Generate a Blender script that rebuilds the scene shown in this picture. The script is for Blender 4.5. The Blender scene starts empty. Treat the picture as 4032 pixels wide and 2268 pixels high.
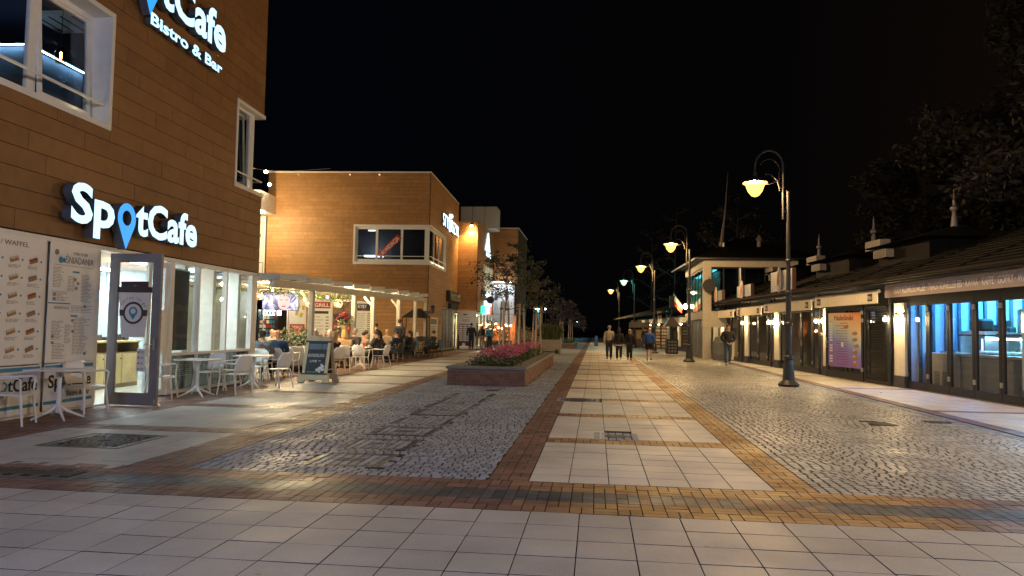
import bpy, bmesh, math, random
import numpy as np
from mathutils import Vector, Matrix
random.seed(7)
RNG = np.random.default_rng(7)
PI = math.pi
SC = bpy.context.scene
COL = SC.collection

# ---------------------------------------------------------------- camera
cam_d = bpy.data.cameras.new('camera'); cam = bpy.data.objects.new('camera', cam_d); COL.objects.link(cam)
yaw, pitch, roll = -0.111686, 0.0534408, 0.0176602
fw = Vector((math.sin(yaw)*math.cos(pitch), math.cos(yaw)*math.cos(pitch), math.sin(pitch)))
rt = Vector((math.cos(yaw), -math.sin(yaw), 0)); up = rt.cross(fw)
r2 = math.cos(roll)*rt + math.sin(roll)*up
u2 = -math.sin(roll)*rt + math.cos(roll)*up
m = Matrix((r2, u2, -fw)).transposed().to_4x4(); m.translation = (0, 0, 1.5)
cam.matrix_world = m
cam_d.sensor_width = 36.0; cam_d.lens = 2962.42/4032*36.0
cam_d.clip_start = 0.05; cam_d.clip_end = 2000
SC.camera = cam

# ---------------------------------------------------------------- world: night sky
W = bpy.data.worlds.new('World'); SC.world = W; W.use_nodes = True
wn = W.node_tree.nodes; bg = wn['Background']
bg.inputs['Strength'].default_value = 1.0
_tc = wn.new('ShaderNodeTexCoord'); _sx = wn.new('ShaderNodeSeparateXYZ'); _rp = wn.new('ShaderNodeValToRGB'); _mr = wn.new('ShaderNodeMapRange')
_mr.inputs['From Min'].default_value = -.4; _mr.inputs['From Max'].default_value = .7
W.node_tree.links.new(_tc.outputs['Generated'], _sx.inputs['Vector']); W.node_tree.links.new(_sx.outputs['X'], _mr.inputs['Value']); W.node_tree.links.new(_mr.outputs['Result'], _rp.inputs['Fac']); W.node_tree.links.new(_rp.outputs['Color'], bg.inputs['Color'])
_rp.color_ramp.elements[0].position = .0; _rp.color_ramp.elements[0].color = (.00022, .00032, .00060, 1)      # town glow: navy on the left, faint brown on the right
_rp.color_ramp.elements[1].position = 1.0; _rp.color_ramp.elements[1].color = (.0020, .0011, .0007, 1)
_e = _rp.color_ramp.elements.new(.55); _e.color = (.00035, .00030, .00032, 1)

SC.view_settings.view_transform = 'Standard'; SC.view_settings.look = 'None'
SC.view_settings.gamma = 1.0; SC.view_settings.exposure = 1.82
SC.view_settings.use_curve_mapping = False
cy = SC.cycles
cy.max_bounces = 6; cy.diffuse_bounces = 3; cy.glossy_bounces = 3; cy.transmission_bounces = 4; cy.transparent_max_bounces = 12
cy.sample_clamp_indirect = 3.0; cy.sample_clamp_direct = 0.0
cy.use_denoising = True
try: cy.denoising_prefilter = 'ACCURATE'
except Exception: pass
cy.caustics_reflective = False; cy.caustics_refractive = False
try: cy.use_light_tree = True
except Exception: pass

# ---------------------------------------------------------------- materials
MATS = {}
def mat(name, col=(.5,.5,.5), rough=.6, metal=0., var=.12, scale=6., bump=0., bscale=60., spec=.5, emit=None, estr=0., tint=.0, wet=0., stain=0.):
    if name in MATS: return MATS[name]
    m = bpy.data.materials.new(name); m.use_nodes = True; MATS[name] = m
    n = m.node_tree.nodes; l = m.node_tree.links; b = n['Principled BSDF']
    b.inputs['Roughness'].default_value = rough; b.inputs['Metallic'].default_value = metal
    b.inputs['Specular IOR Level'].default_value = spec
    geo = n.new('ShaderNodeNewGeometry')
    src = None
    if var > 0 or tint:
        noi = n.new('ShaderNodeTexNoise'); noi.inputs['Scale'].default_value = scale; noi.inputs['Detail'].default_value = 4
        l.new(geo.outputs['Position'], noi.inputs['Vector'])
        mr = n.new('ShaderNodeMapRange'); mr.inputs['From Min'].default_value = .3; mr.inputs['From Max'].default_value = .7
        mr.inputs['To Min'].default_value = 1-var; mr.inputs['To Max'].default_value = 1+var
        l.new(noi.outputs['Fac'], mr.inputs['Value']); src = mr.outputs['Result']
        if stain:
            n3 = n.new('ShaderNodeTexNoise'); n3.inputs['Scale'].default_value = .9; n3.inputs['Detail'].default_value = 6; n3.inputs['Roughness'].default_value = .65
            l.new(geo.outputs['Position'], n3.inputs['Vector'])
            m3 = n.new('ShaderNodeMapRange'); m3.inputs['From Min'].default_value = .35; m3.inputs['From Max'].default_value = .65; m3.inputs['To Min'].default_value = 1-stain; m3.inputs['To Max'].default_value = 1+stain*.5
            l.new(n3.outputs['Fac'], m3.inputs['Value'])
            vo = n.new('ShaderNodeTexVoronoi'); vo.inputs['Scale'].default_value = 1.7; l.new(geo.outputs['Position'], vo.inputs['Vector'])
            m4 = n.new('ShaderNodeMapRange'); m4.inputs['From Min'].default_value = .025; m4.inputs['From Max'].default_value = .045; m4.inputs['To Min'].default_value = .72; m4.inputs['To Max'].default_value = 1
            l.new(vo.outputs['Distance'], m4.inputs['Value'])
            x1 = n.new('ShaderNodeMath'); x1.operation = 'MULTIPLY'; l.new(m3.outputs['Result'], x1.inputs[0]); l.new(m4.outputs['Result'], x1.inputs[1])
            x2 = n.new('ShaderNodeMath'); x2.operation = 'MULTIPLY'; l.new(x1.outputs['Value'], x2.inputs[0]); l.new(src, x2.inputs[1]); src = x2.outputs['Value']
        if tint:
            at = n.new('ShaderNodeAttribute'); at.attribute_name = 'tint'
            ma = n.new('ShaderNodeMath'); ma.operation = 'MULTIPLY_ADD'; ma.inputs[1].default_value = tint
            l.new(at.outputs['Fac'], ma.inputs[0]); l.new(src, ma.inputs[2]); src = ma.outputs['Value']
        vm = n.new('ShaderNodeVectorMath'); vm.operation = 'SCALE'; vm.inputs[0].default_value = col[:3]
        l.new(src, vm.inputs['Scale']); l.new(vm.outputs['Vector'], b.inputs['Base Color'])
    else:
        b.inputs['Base Color'].default_value = (*col[:3], 1)
    if wet > 0:
        n2 = n.new('ShaderNodeTexNoise'); n2.inputs['Scale'].default_value = 1.3; n2.inputs['Detail'].default_value = 5
        l.new(geo.outputs['Position'], n2.inputs['Vector'])
        m2 = n.new('ShaderNodeMapRange'); m2.inputs['From Min'].default_value = .35; m2.inputs['From Max'].default_value = .65
        m2.inputs['To Min'].default_value = rough-wet; m2.inputs['To Max'].default_value = rough+wet
        l.new(n2.outputs['Fac'], m2.inputs['Value']); l.new(m2.outputs['Result'], b.inputs['Roughness'])
    if bump > 0:
        nb = n.new('ShaderNodeTexNoise'); nb.inputs['Scale'].default_value = bscale; nb.inputs['Detail'].default_value = 3
        l.new(geo.outputs['Position'], nb.inputs['Vector'])
        bp = n.new('ShaderNodeBump'); bp.inputs['Strength'].default_value = bump; bp.inputs['Distance'].default_value = .01
        l.new(nb.outputs['Fac'], bp.inputs['Height']); l.new(bp.outputs['Normal'], b.inputs['Normal'])
    if emit:
        b.inputs['Emission Color'].default_value = (*emit[:3], 1); b.inputs['Emission Strength'].default_value = estr
    return m

def glass(name, tintc=(.93,.96,.97), rough=.02, refl=1.0):
    if name in MATS: return MATS[name]
    m = bpy.data.materials.new(name); m.use_nodes = True; MATS[name] = m
    n = m.node_tree.nodes; l = m.node_tree.links
    n.remove(n['Principled BSDF']); out = n['Material Output']
    tr = n.new('ShaderNodeBsdfTransparent'); tr.inputs['Color'].default_value = (*tintc, 1)
    gl = n.new('ShaderNodeBsdfGlossy'); gl.inputs['Roughness'].default_value = rough
    fr = n.new('ShaderNodeFresnel'); fr.inputs['IOR'].default_value = 1.5
    mu = n.new('ShaderNodeMath'); mu.operation = 'MULTIPLY'; mu.inputs[1].default_value = refl
    mx = n.new('ShaderNodeMixShader')
    ge = n.new('ShaderNodeNewGeometry'); inv = n.new('ShaderNodeMath'); inv.operation = 'SUBTRACT'; inv.inputs[0].default_value = refl; l.new(ge.outputs['Backfacing'], inv.inputs[1]); inv.use_clamp = True; l.new(inv.outputs['Value'], mu.inputs[1])
    l.new(fr.outputs['Fac'], mu.inputs[0]); l.new(mu.outputs['Value'], mx.inputs['Fac']); l.new(tr.outputs['BSDF'], mx.inputs[1]); l.new(gl.outputs['BSDF'], mx.inputs[2])
    l.new(mx.outputs['Shader'], out.inputs['Surface'])
    return m

def bowl_mat(name, col, s):
    if name in MATS: return MATS[name]
    m = bpy.data.materials.new(name); m.use_nodes = True; MATS[name] = m
    n = m.node_tree.nodes; l = m.node_tree.links; n.remove(n['Principled BSDF'])
    em = n.new('ShaderNodeEmission'); em.inputs['Color'].default_value = (*col, 1); em.inputs['Strength'].default_value = s
    tr = n.new('ShaderNodeBsdfTransparent'); mx = n.new('ShaderNodeMixShader'); mx.inputs['Fac'].default_value = .5
    l.new(em.outputs['Emission'], mx.inputs[1]); l.new(tr.outputs['BSDF'], mx.inputs[2]); l.new(mx.outputs['Shader'], n['Material Output'].inputs['Surface'])
    return m
def emat(name, col, s): return mat(name, (0.02,0.02,0.02), rough=.5, var=0, emit=col, estr=s)

# ---------------------------------------------------------------- mesh builder
class MB:
    def __init__(self): self.v = []; self.f = []; self.m = []
    def add(self, vs, fs, mi=0):
        o = len(self.v); self.v += [tuple(p) for p in vs]; self.f += [tuple(i+o for i in f) for f in fs]; self.m += [mi]*len(fs); return self
    def box(self, x0, x1, y0, y1, z0, z1, mi=0, b=0.):
        if x0 > x1: x0, x1 = x1, x0
        if y0 > y1: y0, y1 = y1, y0
        if z0 > z1: z0, z1 = z1, z0
        if b <= 0:
            vs = [(x,y,z) for z in (z0,z1) for y in (y0,y1) for x in (x0,x1)]
            return self.add(vs, [(0,2,3,1),(4,5,7,6),(0,1,5,4),(2,6,7,3),(0,4,6,2),(1,3,7,5)], mi)
        b = min(b, (x1-x0)*.45, (y1-y0)*.45, (z1-z0)*.45)
        bm = bmesh.new(); bmesh.ops.create_cube(bm, size=1)
        for v in bm.verts: v.co = Vector(((x0+x1)/2+v.co.x*(x1-x0), (y0+y1)/2+v.co.y*(y1-y0), (z0+z1)/2+v.co.z*(z1-z0)))
        bmesh.ops.bevel(bm, geom=list(bm.edges), offset=b, segments=1, affect='EDGES')
        return self.addbm(bm, mi)
    def addbm(self, bm, mi=0, M=None):
        bm.verts.index_update()
        vs = [(M @ v.co if M else v.co) for v in bm.verts]
        fs = [tuple(v.index for v in f.verts) for f in bm.faces]; bm.free(); return self.add(vs, fs, mi)
    def rbox(self, c, s, ang=0, axis='Z', mi=0, b=0.):
        t = MB().box(-s[0]/2, s[0]/2, -s[1]/2, s[1]/2, -s[2]/2, s[2]/2, b=b)
        M = Matrix.Translation(c) @ Matrix.Rotation(ang, 4, axis)
        return self.add([M @ Vector(p) for p in t.v], t.f, mi)
    def bar(self, p, q, w, h=None, mi=0):
        p = Vector(p); q = Vector(q); h = h or w; d = (q-p); L = d.length
        M = Matrix.Translation((p+q)/2) @ d.to_track_quat('Y', 'Z').to_matrix().to_4x4()
        t = MB().box(-w/2, w/2, -L/2, L/2, -h/2, h/2)
        return self.add([M @ Vector(a) for a in t.v], t.f, mi)
    def tube(self, pts, r, n=8, mi=0, caps=True):
        pts = [Vector(p) for p in pts]; rs = r if isinstance(r, (list, tuple)) else [r]*len(pts)
        o = len(self.v); prev = None
        for i, p in enumerate(pts):
            d = (pts[min(i+1, len(pts)-1)]-pts[max(i-1, 0)]).normalized()
            ref = Vector((0,0,1)) if abs(d.z) < .95 else Vector((1,0,0))
            if prev is not None:
                a = (prev - d*prev.dot(d)); a = a.normalized() if a.length > 1e-4 else d.cross(ref).normalized()
            else: a = d.cross(ref).normalized()
            prev = a; b = d.cross(a)
            for k in range(n):
                t = 2*PI*k/n; self.v.append(tuple(p + (a*math.cos(t)+b*math.sin(t))*rs[i]))
        for i in range(len(pts)-1):
            for k in range(n):
                k2 = (k+1) % n; self.f.append((o+i*n+k, o+i*n+k2, o+(i+1)*n+k2, o+(i+1)*n+k)); self.m.append(mi)
        if caps:
            self.f.append(tuple(o+k for k in range(n))[::-1]); self.m.append(mi)
            self.f.append(tuple(o+(len(pts)-1)*n+k for k in range(n))); self.m.append(mi)
        return self
    def lathe(self, prof, c=(0,0,0), n=16, mi=0):
        o = len(self.v)
        for r, z in prof:
            for k in range(n):
                t = 2*PI*k/n; self.v.append((c[0]+r*math.cos(t), c[1]+r*math.sin(t), c[2]+z))
        for i in range(len(prof)-1):
            for k in range(n):
                k2 = (k+1) % n; self.f.append((o+i*n+k, o+i*n+k2, o+(i+1)*n+k2, o+(i+1)*n+k)); self.m.append(mi)
        self.f.append(tuple(o+k for k in range(n))[::-1]); self.m.append(mi)
        self.f.append(tuple(o+(len(prof)-1)*n+k for k in range(n))); self.m.append(mi)
        return self
    def ball(self, c, r, n=8, mi=0, s=(1,1,1)):
        prof = []
        k = max(4, n//2+1)
        for i in range(1, k):
            a = -PI/2 + PI*i/k; prof.append((math.cos(a)*r, math.sin(a)*r))
        o = len(self.v); self.lathe(prof, (0,0,0), n, mi)
        for i in range(o, len(self.v)):
            v = self.v[i]; self.v[i] = (c[0]+v[0]*s[0], c[1]+v[1]*s[1], c[2]+v[2]*s[2])
        return self
    def quad(self, a, b, c, d, mi=0): return self.add([a,b,c,d], [(0,1,2,3)], mi)
    def prism(self, poly, z0, z1, mi=0):
        n = len(poly); vs = [(x,y,z0) for x,y in poly]+[(x,y,z1) for x,y in poly]
        fs = [tuple(range(n))[::-1], tuple(range(n, 2*n))]+[(i,(i+1)%n,n+(i+1)%n,n+i) for i in range(n)]
        return self.add(vs, fs, mi)
    def xf(self, M, start=0):
        for i in range(start, len(self.v)): self.v[i] = tuple(M @ Vector(self.v[i]))
        return self
    def mesh(self, name, mats, smooth=False, tint=None):
        me = bpy.data.meshes.new(name); me.from_pydata(self.v, [], self.f)
        for mm in (mats if isinstance(mats, (list, tuple)) else [mats]): me.materials.append(mm)
        if any(self.m): me.polygons.foreach_set('material_index', self.m)
        if smooth: me.polygons.foreach_set('use_smooth', [True]*len(self.f))
        if tint is not None:
            a = me.attributes.new('tint', 'FLOAT', 'POINT'); a.data.foreach_set('value', [tint]*len(self.v))
        me.update(); return me
    def build(self, name, mats, parent=None, loc=None, rot=None, **k):
        return put(self.mesh(name, mats, **k), name, parent, loc, rot)

def put(me, name, parent=None, loc=None, rot=None, scale=None):
    o = bpy.data.objects.new(name, me); COL.objects.link(o)
    if parent is not None: o.parent = parent
    if loc is not None: o.location = loc
    if rot is not None: o.rotation_euler = rot
    if scale is not None: o.scale = scale
    return o
def thing(name, label, cat, loc=(0,0,0), rz=0., group=None):
    o = bpy.data.objects.new(name, None); COL.objects.link(o)
    o.location = loc; o.rotation_euler = (0,0,rz); o.empty_display_size = .2
    return tag(o, label, cat, group)
def tag(o, label=None, cat=None, group=None, kind=None):
    if label: o['label'] = label
    if cat: o['category'] = cat
    if group: o['group'] = group
    if kind: o['kind'] = kind
    return o
def stuff(o): o['kind'] = 'stuff'; return o
def struct(o): o['kind'] = 'structure'; return o
def children(o): return [c for c in ALLCH.get(o.name, [])]
def copy_tree(src, loc, rz, label, kids):
    r = src.copy(); COL.objects.link(r); r.location = loc; r.rotation_euler = (0,0,rz); r['label'] = label
    for ch, gs in kids:
        c = ch.copy(); COL.objects.link(c); c.parent = r
        for g in gs:
            d = g.copy(); COL.objects.link(d); d.parent = c
    return r
def kids_of(o):
    ob = [x for x in bpy.data.objects if x.parent is o]
    return [(c, [g for g in bpy.data.objects if g.parent is c]) for c in ob]

TS = bpy.data.scenes.new('workbench')
def evaluated_mesh(o):
    TS.collection.objects.link(o)
    with bpy.context.temp_override(scene=TS, view_layer=TS.view_layers[0]): dg = bpy.context.evaluated_depsgraph_get()
    dg.update()
    me = bpy.data.meshes.new_from_object(o.evaluated_get(dg)); TS.collection.objects.unlink(o); return me
# text as real extruded geometry
_tc = {}
def text_mesh(s, h, ext=.01, bold=0., mats=None, width=None, space=1.0, res=3):
    cu = bpy.data.curves.new('text', 'FONT'); cu.body = s; cu.size = 1.0; cu.extrude = 0; cu.offset = bold; cu.resolution_u = res; cu.space_character = space
    cu.fill_mode = 'BOTH'; cu.extrude = .1 if ext > 0 else 0
    o = bpy.data.objects.new('text', cu); me = evaluated_mesh(o)
    bpy.data.objects.remove(o); bpy.data.curves.remove(cu)
    n = len(me.vertices); co = np.zeros(n*3); me.vertices.foreach_get('co', co); co = co.reshape(-1, 3)
    k = h/.73
    x0 = co[:,0].min() if n else 0
    co[:,0] = (co[:,0]-x0)*k; co[:,1] *= k
    if width and n: co[:,0] *= width/max(co[:,0].max(), 1e-6)
    if ext > 0: co[:,2] = (co[:,2] > 0)*ext
    me.vertices.foreach_set('co', co.ravel()); me.materials.clear()
    for mm in (mats if isinstance(mats, (list, tuple)) else [mats]): me.materials.append(mm)
    if isinstance(mats, (list, tuple)) and len(mats) > 1:
        for p in me.polygons: p.material_index = 0 if p.normal.z > .9 else 1
    else:
        me.polygons.foreach_set('material_index', [0]*len(me.polygons))
    me.update(); return me
def text(parent, s, loc, h, mats, ext=.01, bold=0., width=None, flip=False, name='lettering', rz=0., space=1.0, center=False, tilt=0.):
    """flip False: reads along local +X, faces local -Y; True: reads along local -X, faces +Y."""
    me = text_mesh(s, h, ext, bold, mats, width, space); me.name = name
    R = Matrix.Rotation(PI if flip else 0, 4, 'Z') @ Matrix.Rotation(PI/2, 4, 'X')
    if tilt: R = R @ Matrix.Rotation(tilt, 4, 'Z')
    if center:
        w = max((v.co.x for v in me.vertices), default=0); me.transform(Matrix.Translation((-w/2, 0, 0)))
    me.transform(R)
    return put(me, name, parent, loc, (0,0,rz))
def lines(mb, x0, x1, y, zs, h, t=.003, mi=0, seed=0, sgn=-1, jit=.3):
    """rows of small print built as thin raised strips (menus too small to read)"""
    r = random.Random(seed)
    for z in zs:
        xe = x1 - r.random()*jit*(x1-x0)
        x = x0
        while x < xe-.02:
            w = min(r.uniform(.04, .13)*(1 if abs(x1-x0) < 1.5 else 2), xe-x)
            mb.box(x, x+w, y, y+sgn*t, z, z+h, mi); x += w+.02
# ================================================================ GROUND
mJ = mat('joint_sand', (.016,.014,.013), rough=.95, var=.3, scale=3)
gmb = MB().box(-400, 400, -60, 700, -1.0, -.0075)
ground = struct(gmb.build('ground', mJ)); ground['label'] = 'dark sand and asphalt ground under all the paving'

SLAB = [mat('slab_%d' % i, c, rough=.55, var=.13, scale=75, bump=.10, bscale=220, tint=.05, wet=.08, stain=.17, spec=.35) for i, c in enumerate([(.52,.475,.425), (.68,.63,.57), (.50,.495,.485)])]
RED, LIT_ORA = (.21,.11,.085), (.44,.245,.085)  # orange end puts warm light into the brick colour
BR = [mat('brick_tone_%d' % i, tuple(RED[k]*(1-i/4)+LIT_ORA[k]*i/4 for k in range(3)), rough=.55, stain=.18, spec=.35, var=.15, scale=9, bump=.15, bscale=90, tint=.22, wet=.12) for i in range(5)]
mDK = mat('brick_anthracite', (.065,.07,.085), rough=.5, var=.2, scale=9, bump=.15, tint=.3, wet=.1)
mCOB = mat('granite_sett', (.31,.33,.385), rough=.55, var=.13, scale=9, bump=.15, bscale=70, tint=.20, spec=.25, stain=.18, wet=.14)
mCOBR = mat('granite_sett_warm', (.40,.385,.35), rough=.45, var=.15, scale=7, bump=.2, bscale=70, tint=.20, spec=.36, stain=.15, wet=.12)
mCDK = mat('basalt_sett', (.045,.052,.07), rough=.42, var=.2, scale=9, bump=.3, tint=.3, wet=.1)

def shape_pts(kind, seed):
    r = random.Random(seed)
    if kind == 'rect':
        out = [(-.5,-.5),(.5,-.5),(.5,.5),(-.5,.5)]; top = [(x*.990, y*.990) for x, y in out]; zt = [0]*4; zb = -.0015
    elif kind == 'cob4':
        j = lambda: r.uniform(-.035,.035)
        out = [(-.47+j(),-.47+j()),(.47+j(),-.47+j()),(.47+j(),.47+j()),(-.47+j(),.47+j())]; top = [(x*.88,y*.88) for x,y in out]; zt = [r.uniform(-.001,.001) for _ in out]; zb = -.006
    else:
        out = []
        for k, (x, y) in enumerate([(-.36,-.48),(.36,-.48),(.48,-.34),(.48,.34),(.36,.48),(-.36,.48),(-.48,.34),(-.48,-.34)]):
            out.append((x+r.uniform(-.035,.035), y+r.uniform(-.035,.035)))
        top = [(x*.89,y*.89) for x,y in out]; zt = [r.uniform(-.0006,.0006) for _ in out]; zb = -.005
    n = len(out)
    v = [(x,y,-.03) for x,y in out]+[(x,y,zb) for x,y in out]+[(top[i][0],top[i][1],zt[i]) for i in range(n)]
    f = [(i,(i+1)%n,n+(i+1)%n,n+i) for i in range(n)]+[(n+i,n+(i+1)%n,2*n+(i+1)%n,2*n+i) for i in range(n)]+[tuple(range(2*n,3*n))]
    return np.array(v), f
VAR = {}
def variant(kind, k):
    key = (kind, k)
    if key not in VAR: VAR[key] = shape_pts(kind, k*13+5)
    return VAR[key]
VM = {}
def vmesh(kind, k, m, name):
    key = (kind, k, m.name, name)
    if key not in VM:
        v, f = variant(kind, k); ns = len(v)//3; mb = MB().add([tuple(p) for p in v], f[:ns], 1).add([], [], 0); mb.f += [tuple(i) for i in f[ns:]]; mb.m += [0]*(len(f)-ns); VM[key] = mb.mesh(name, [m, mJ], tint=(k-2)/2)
    return VM[key]
def lay(parent, pname, pcs, nmax=290, z=0., rest_name=None):
    """pcs: (x, y, rot, w, d, kind, material) ; the nearest nmax become objects of their own, the rest one part"""
    pcs = sorted(pcs, key=lambda p: p[0]**2+p[1]**2 + (0 if vis(p[0], p[1]) else 1e4))
    r = random.Random(len(pcs))
    for p in pcs[:nmax]:
        k = r.randrange(5)
        put(vmesh(p[5], k, p[6], pname), pname, parent, (p[0], p[1], z+r.uniform(-.0012,.0012)), (r.gauss(0,.006 if p[5]!='rect' else .0015), r.gauss(0,.006 if p[5]!='rect' else .0015), p[2]), (p[3], p[4], 1))
    rest = pcs[nmax:]
    if rest:
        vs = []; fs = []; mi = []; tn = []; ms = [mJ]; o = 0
        for p in rest:
            k = r.randrange(5); v, f = variant(p[5], k); c, s = math.cos(p[2]), math.sin(p[2])
            q = v*np.array([p[3], p[4], 1.])
            tx, ty = r.gauss(0,.010), r.gauss(0,.010)
            if p[5] == 'rect': tx *= .12; ty *= .12
            w = np.empty_like(q); w[:,0] = q[:,0]*c-q[:,1]*s+p[0]; w[:,1] = q[:,0]*s+q[:,1]*c+p[1]; w[:,2] = q[:,2]+z+r.uniform(-.0015,.0015)+q[:,0]*tx+q[:,1]*ty
            vs.append(w); fs += [tuple(i+o for i in a) for a in f]; o += len(v); tn += [(k-2)/2]*len(v)
            if p[6] not in ms: ms.append(p[6])
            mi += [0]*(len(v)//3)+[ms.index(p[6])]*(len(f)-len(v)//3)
        me = bpy.data.meshes.new(rest_name or pname+'s'); me.from_pydata(np.concatenate(vs).tolist(), [], fs)
        for mm in ms: me.materials.append(mm)
        me.polygons.foreach_set('material_index', mi)
        a = me.attributes.new('tint', 'FLOAT', 'POINT'); a.data.foreach_set('value', tn); me.update()
        stuff(put(me, rest_name or pname+'s_beyond', parent))
def vis(x, y):
    if y < 3.9: return False
    return -.74 < (x)/y < .59
HOLES = []   # (x0,x1,y0,y1) kept free for covers and planters
def free(x, y): return not any(a < x < b and c < y < d for a, b, c, d in HOLES)
HOLES += [(-6.66,-5.56,8.38,9.46), (-.02,.63,10.45,11.2), (-.72,.12,15.85,16.6), (4.6,5.0,13.1,13.8), (5.75,6.1,13.75,14.15), (-9,-5.03,6.83,7.13), (-2.62,-2.3,17.9,18.3)]
PLANT = (-3.84,-1.80,19.42,32.5)
def slabs(x0, x1, y0, y1, m, t=.4, g=.010, ox=0, skip=True):
    out = []; nx = max(1, round((x1-x0)/t)); ny = max(1, round((y1-y0)/t)); dx = (x1-x0)/nx; dy = (y1-y0)/ny
    for i in range(nx):
        for j in range(ny):
            x = x0+(i+.5)*dx; y = y0+(j+.5)*dy
            if free(x, y): out.append((x, y, 0, dx-g*.8, dy-g*1.3, 'rect', m))
    return out
def lit_brick(x):   # brick tone: warm light along the walkway painted in as orange, red elsewhere
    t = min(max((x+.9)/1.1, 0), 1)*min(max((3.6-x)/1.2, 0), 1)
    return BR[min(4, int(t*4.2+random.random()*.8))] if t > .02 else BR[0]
def basket(x0, x1, y0, y1, mf, c=.2, g=.009, ph=0):
    out = []; nx = max(1, round((x1-x0)/c)); ny = max(1, round((y1-y0)/c)); dx = (x1-x0)/nx; dy = (y1-y0)/ny
    for i in range(nx):
        for j in range(ny):
            x = x0+i*dx; y = y0+j*dy
            for k in (0, 1):
                if (i+j+ph) % 2: q = (x+dx/2, y+(k+.5)*dy/2, 0, dx-g, dy/2-g)
                else: q = (x+(k+.5)*dx/2, y+dy/2, 0, dx/2-g, dy-g)
                if free(q[0], q[1]): out.append((*q, 'rect', mf(q[0])))
    return out
def running(x0, x1, y0, y1, mf, g=.006):
    out = []; nx = round((x1-x0)/.1); dx = (x1-x0)/nx
    for i in range(nx):
        o = .1 if i % 2 else 0
        ys = [y0]+[y0+o+.2*k for k in range(0, 3) if y0 < y0+o+.2*k < y1-.02]+[y1]
        for a, b in zip(ys[:-1], ys[1:]):
            q = (x0+(i+.5)*dx, (a+b)/2)
            if b-a > .03 and free(*q): out.append((*q, 0, dx-g, b-a-g, 'rect', mf(q[0])))
    return out
def setting(name, label):
    o = bpy.data.objects.new(name, None); COL.objects.link(o); o['kind'] = 'structure'; o['label'] = label; return o

# foreground plaza of 0.4 m slabs
plaza = setting('plaza', 'foreground plaza of large beige square slabs')
lay(plaza, 'paving_slab', slabs(-9.314, 8.686, 1.054, 6.254, SLAB[0]))
# transverse brick band
band = setting('brick_band', 'brick band crossing the whole street, red edges and dark centre')
dk = lambda x: mDK if not (0 < x < 2.0 and random.random() < .22) else BR[1]  # scattered warm bricks paint the same warm light on the dark row
bp = basket(-8.6, 8.6, 6.258, 6.658, lit_brick) + running(-8.6, 8.6, 6.66, 7.06, dk) + basket(-8.6, 8.6, 7.062, 7.462, lit_brick, ph=1)
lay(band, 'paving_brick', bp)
# walkway: panels of 6 x 6 slabs with red band left, strips and right band painted orange for warm light
walk = setting('walkway', 'central walkway of pale slab panels edged with red brick, warm light painted on it in orange')
P0 = 7.47; PER = 3.05; pcs = []; bks = []
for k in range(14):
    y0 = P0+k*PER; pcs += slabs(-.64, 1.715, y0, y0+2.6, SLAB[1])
    bks += basket(-.64, 1.715, y0+2.605, y0+PER-.005, lit_brick)
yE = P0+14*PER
bks += basket(-1.045, -.645, P0, yE, lambda x: BR[0]) + basket(1.72, 2.115, P0, yE, lambda x: BR[4] if random.random() < .75 else BR[3], ph=1)  # right band painted orange for the warm light
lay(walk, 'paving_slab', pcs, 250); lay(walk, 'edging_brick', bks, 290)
fw_ = MB().box(-.64, 1.715, yE, 140, -.02, -.003); far = fw_.build('far_slab_surface', SLAB[1], walk)
MB().box(1.72, 2.115, yE, 140, -.02, -.002).build('far_brick_surface', BR[4], walk)
MB().box(-1.045, -.645, yE, 140, -.02, -.002).build('far_brick_edge', BR[0], walk)
# left pavement: panels of slabs beside the cafe, red diagonal-looking band
side = setting('left_pavement', 'cafe side pavement of slab panels and red brick')
pcs = []; bks = []
for k in range(14):
    y0 = 7.28+k*PER; sx = -.012*(y0-8)
    a = 0 if k else 0
    pcs += slabs(-7.36+sx, -4.86+sx, y0, y0+2.6, SLAB[2], g=.005)
    bks += basket(-7.36+sx, -4.86+sx, y0+2.605, y0+PER-.005, lambda x: BR[0])
for k in range(210):
    y0 = 7.47+k*.2; xl = -4.85-.012*(y0-8); xr = -4.2-.028*(min(y0, 30)-7.5)
    n = max(1, round((xr-xl)/.2))
    bks += basket(xl, xr, y0, y0+.2, lambda x: BR[0], ph=k)
bks += basket(-8.66, -7.37, 7.47, 19.2, lambda x: BR[0]) + basket(-9.2, -7.6, 19.2, 50, lambda x: BR[0], c=.4)
lay(side, 'paving_slab', pcs, 200); lay(side, 'paving_brick', bks, 290)
# cobbles
def cobbles(x0f, x1f, y0, y1, m, wave, mf=None, near=15):
    out = []; c = .105
    ny = int((y1-y0)/c)
    for j in range(ny):
        y = y0+(j+.5)*c; x0 = x0f(y); x1 = x1f(y); n = int((x1-x0)/c); off = random.random()*c
        x = x0
        while x < x1-.03:
            w = c*random.uniform(.85, 1.2)
            if x+w > x1: w = x1-x
            if w < .045: break
            xc = x+w/2; x += w
            e = min(1, max(0, (y-y0)/.5), max(0, (x1-xc)/.3), max(0, (xc-x0)/.3))
            yy = y + e*wave*math.sin(2*PI*xc/1.25) + e*random.uniform(-.006,.006)
            sl = e*wave*math.cos(2*PI*xc/1.25)*2*PI/1.25*.6
            if -3.165 < xc < -2.255 and any(a_-.03 < yy < a_+.87 for a_ in LADS): continue
            if not free(xc, yy) or (PLANT[0]-.02 < xc < PLANT[1]+.02 and PLANT[2] < yy < PLANT[3]): continue
            mm = mf(xc, y) if mf else None
            d = c*random.uniform(.86, .95)
            out.append((xc, yy, sl, w-.011, d, 'cob8' if y < near else 'cob4', mm or m))
    return out
LADS = (7.87, 9.03, 10.25, 11.47, 12.68, 13.9, 15.1, 16.3)
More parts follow.
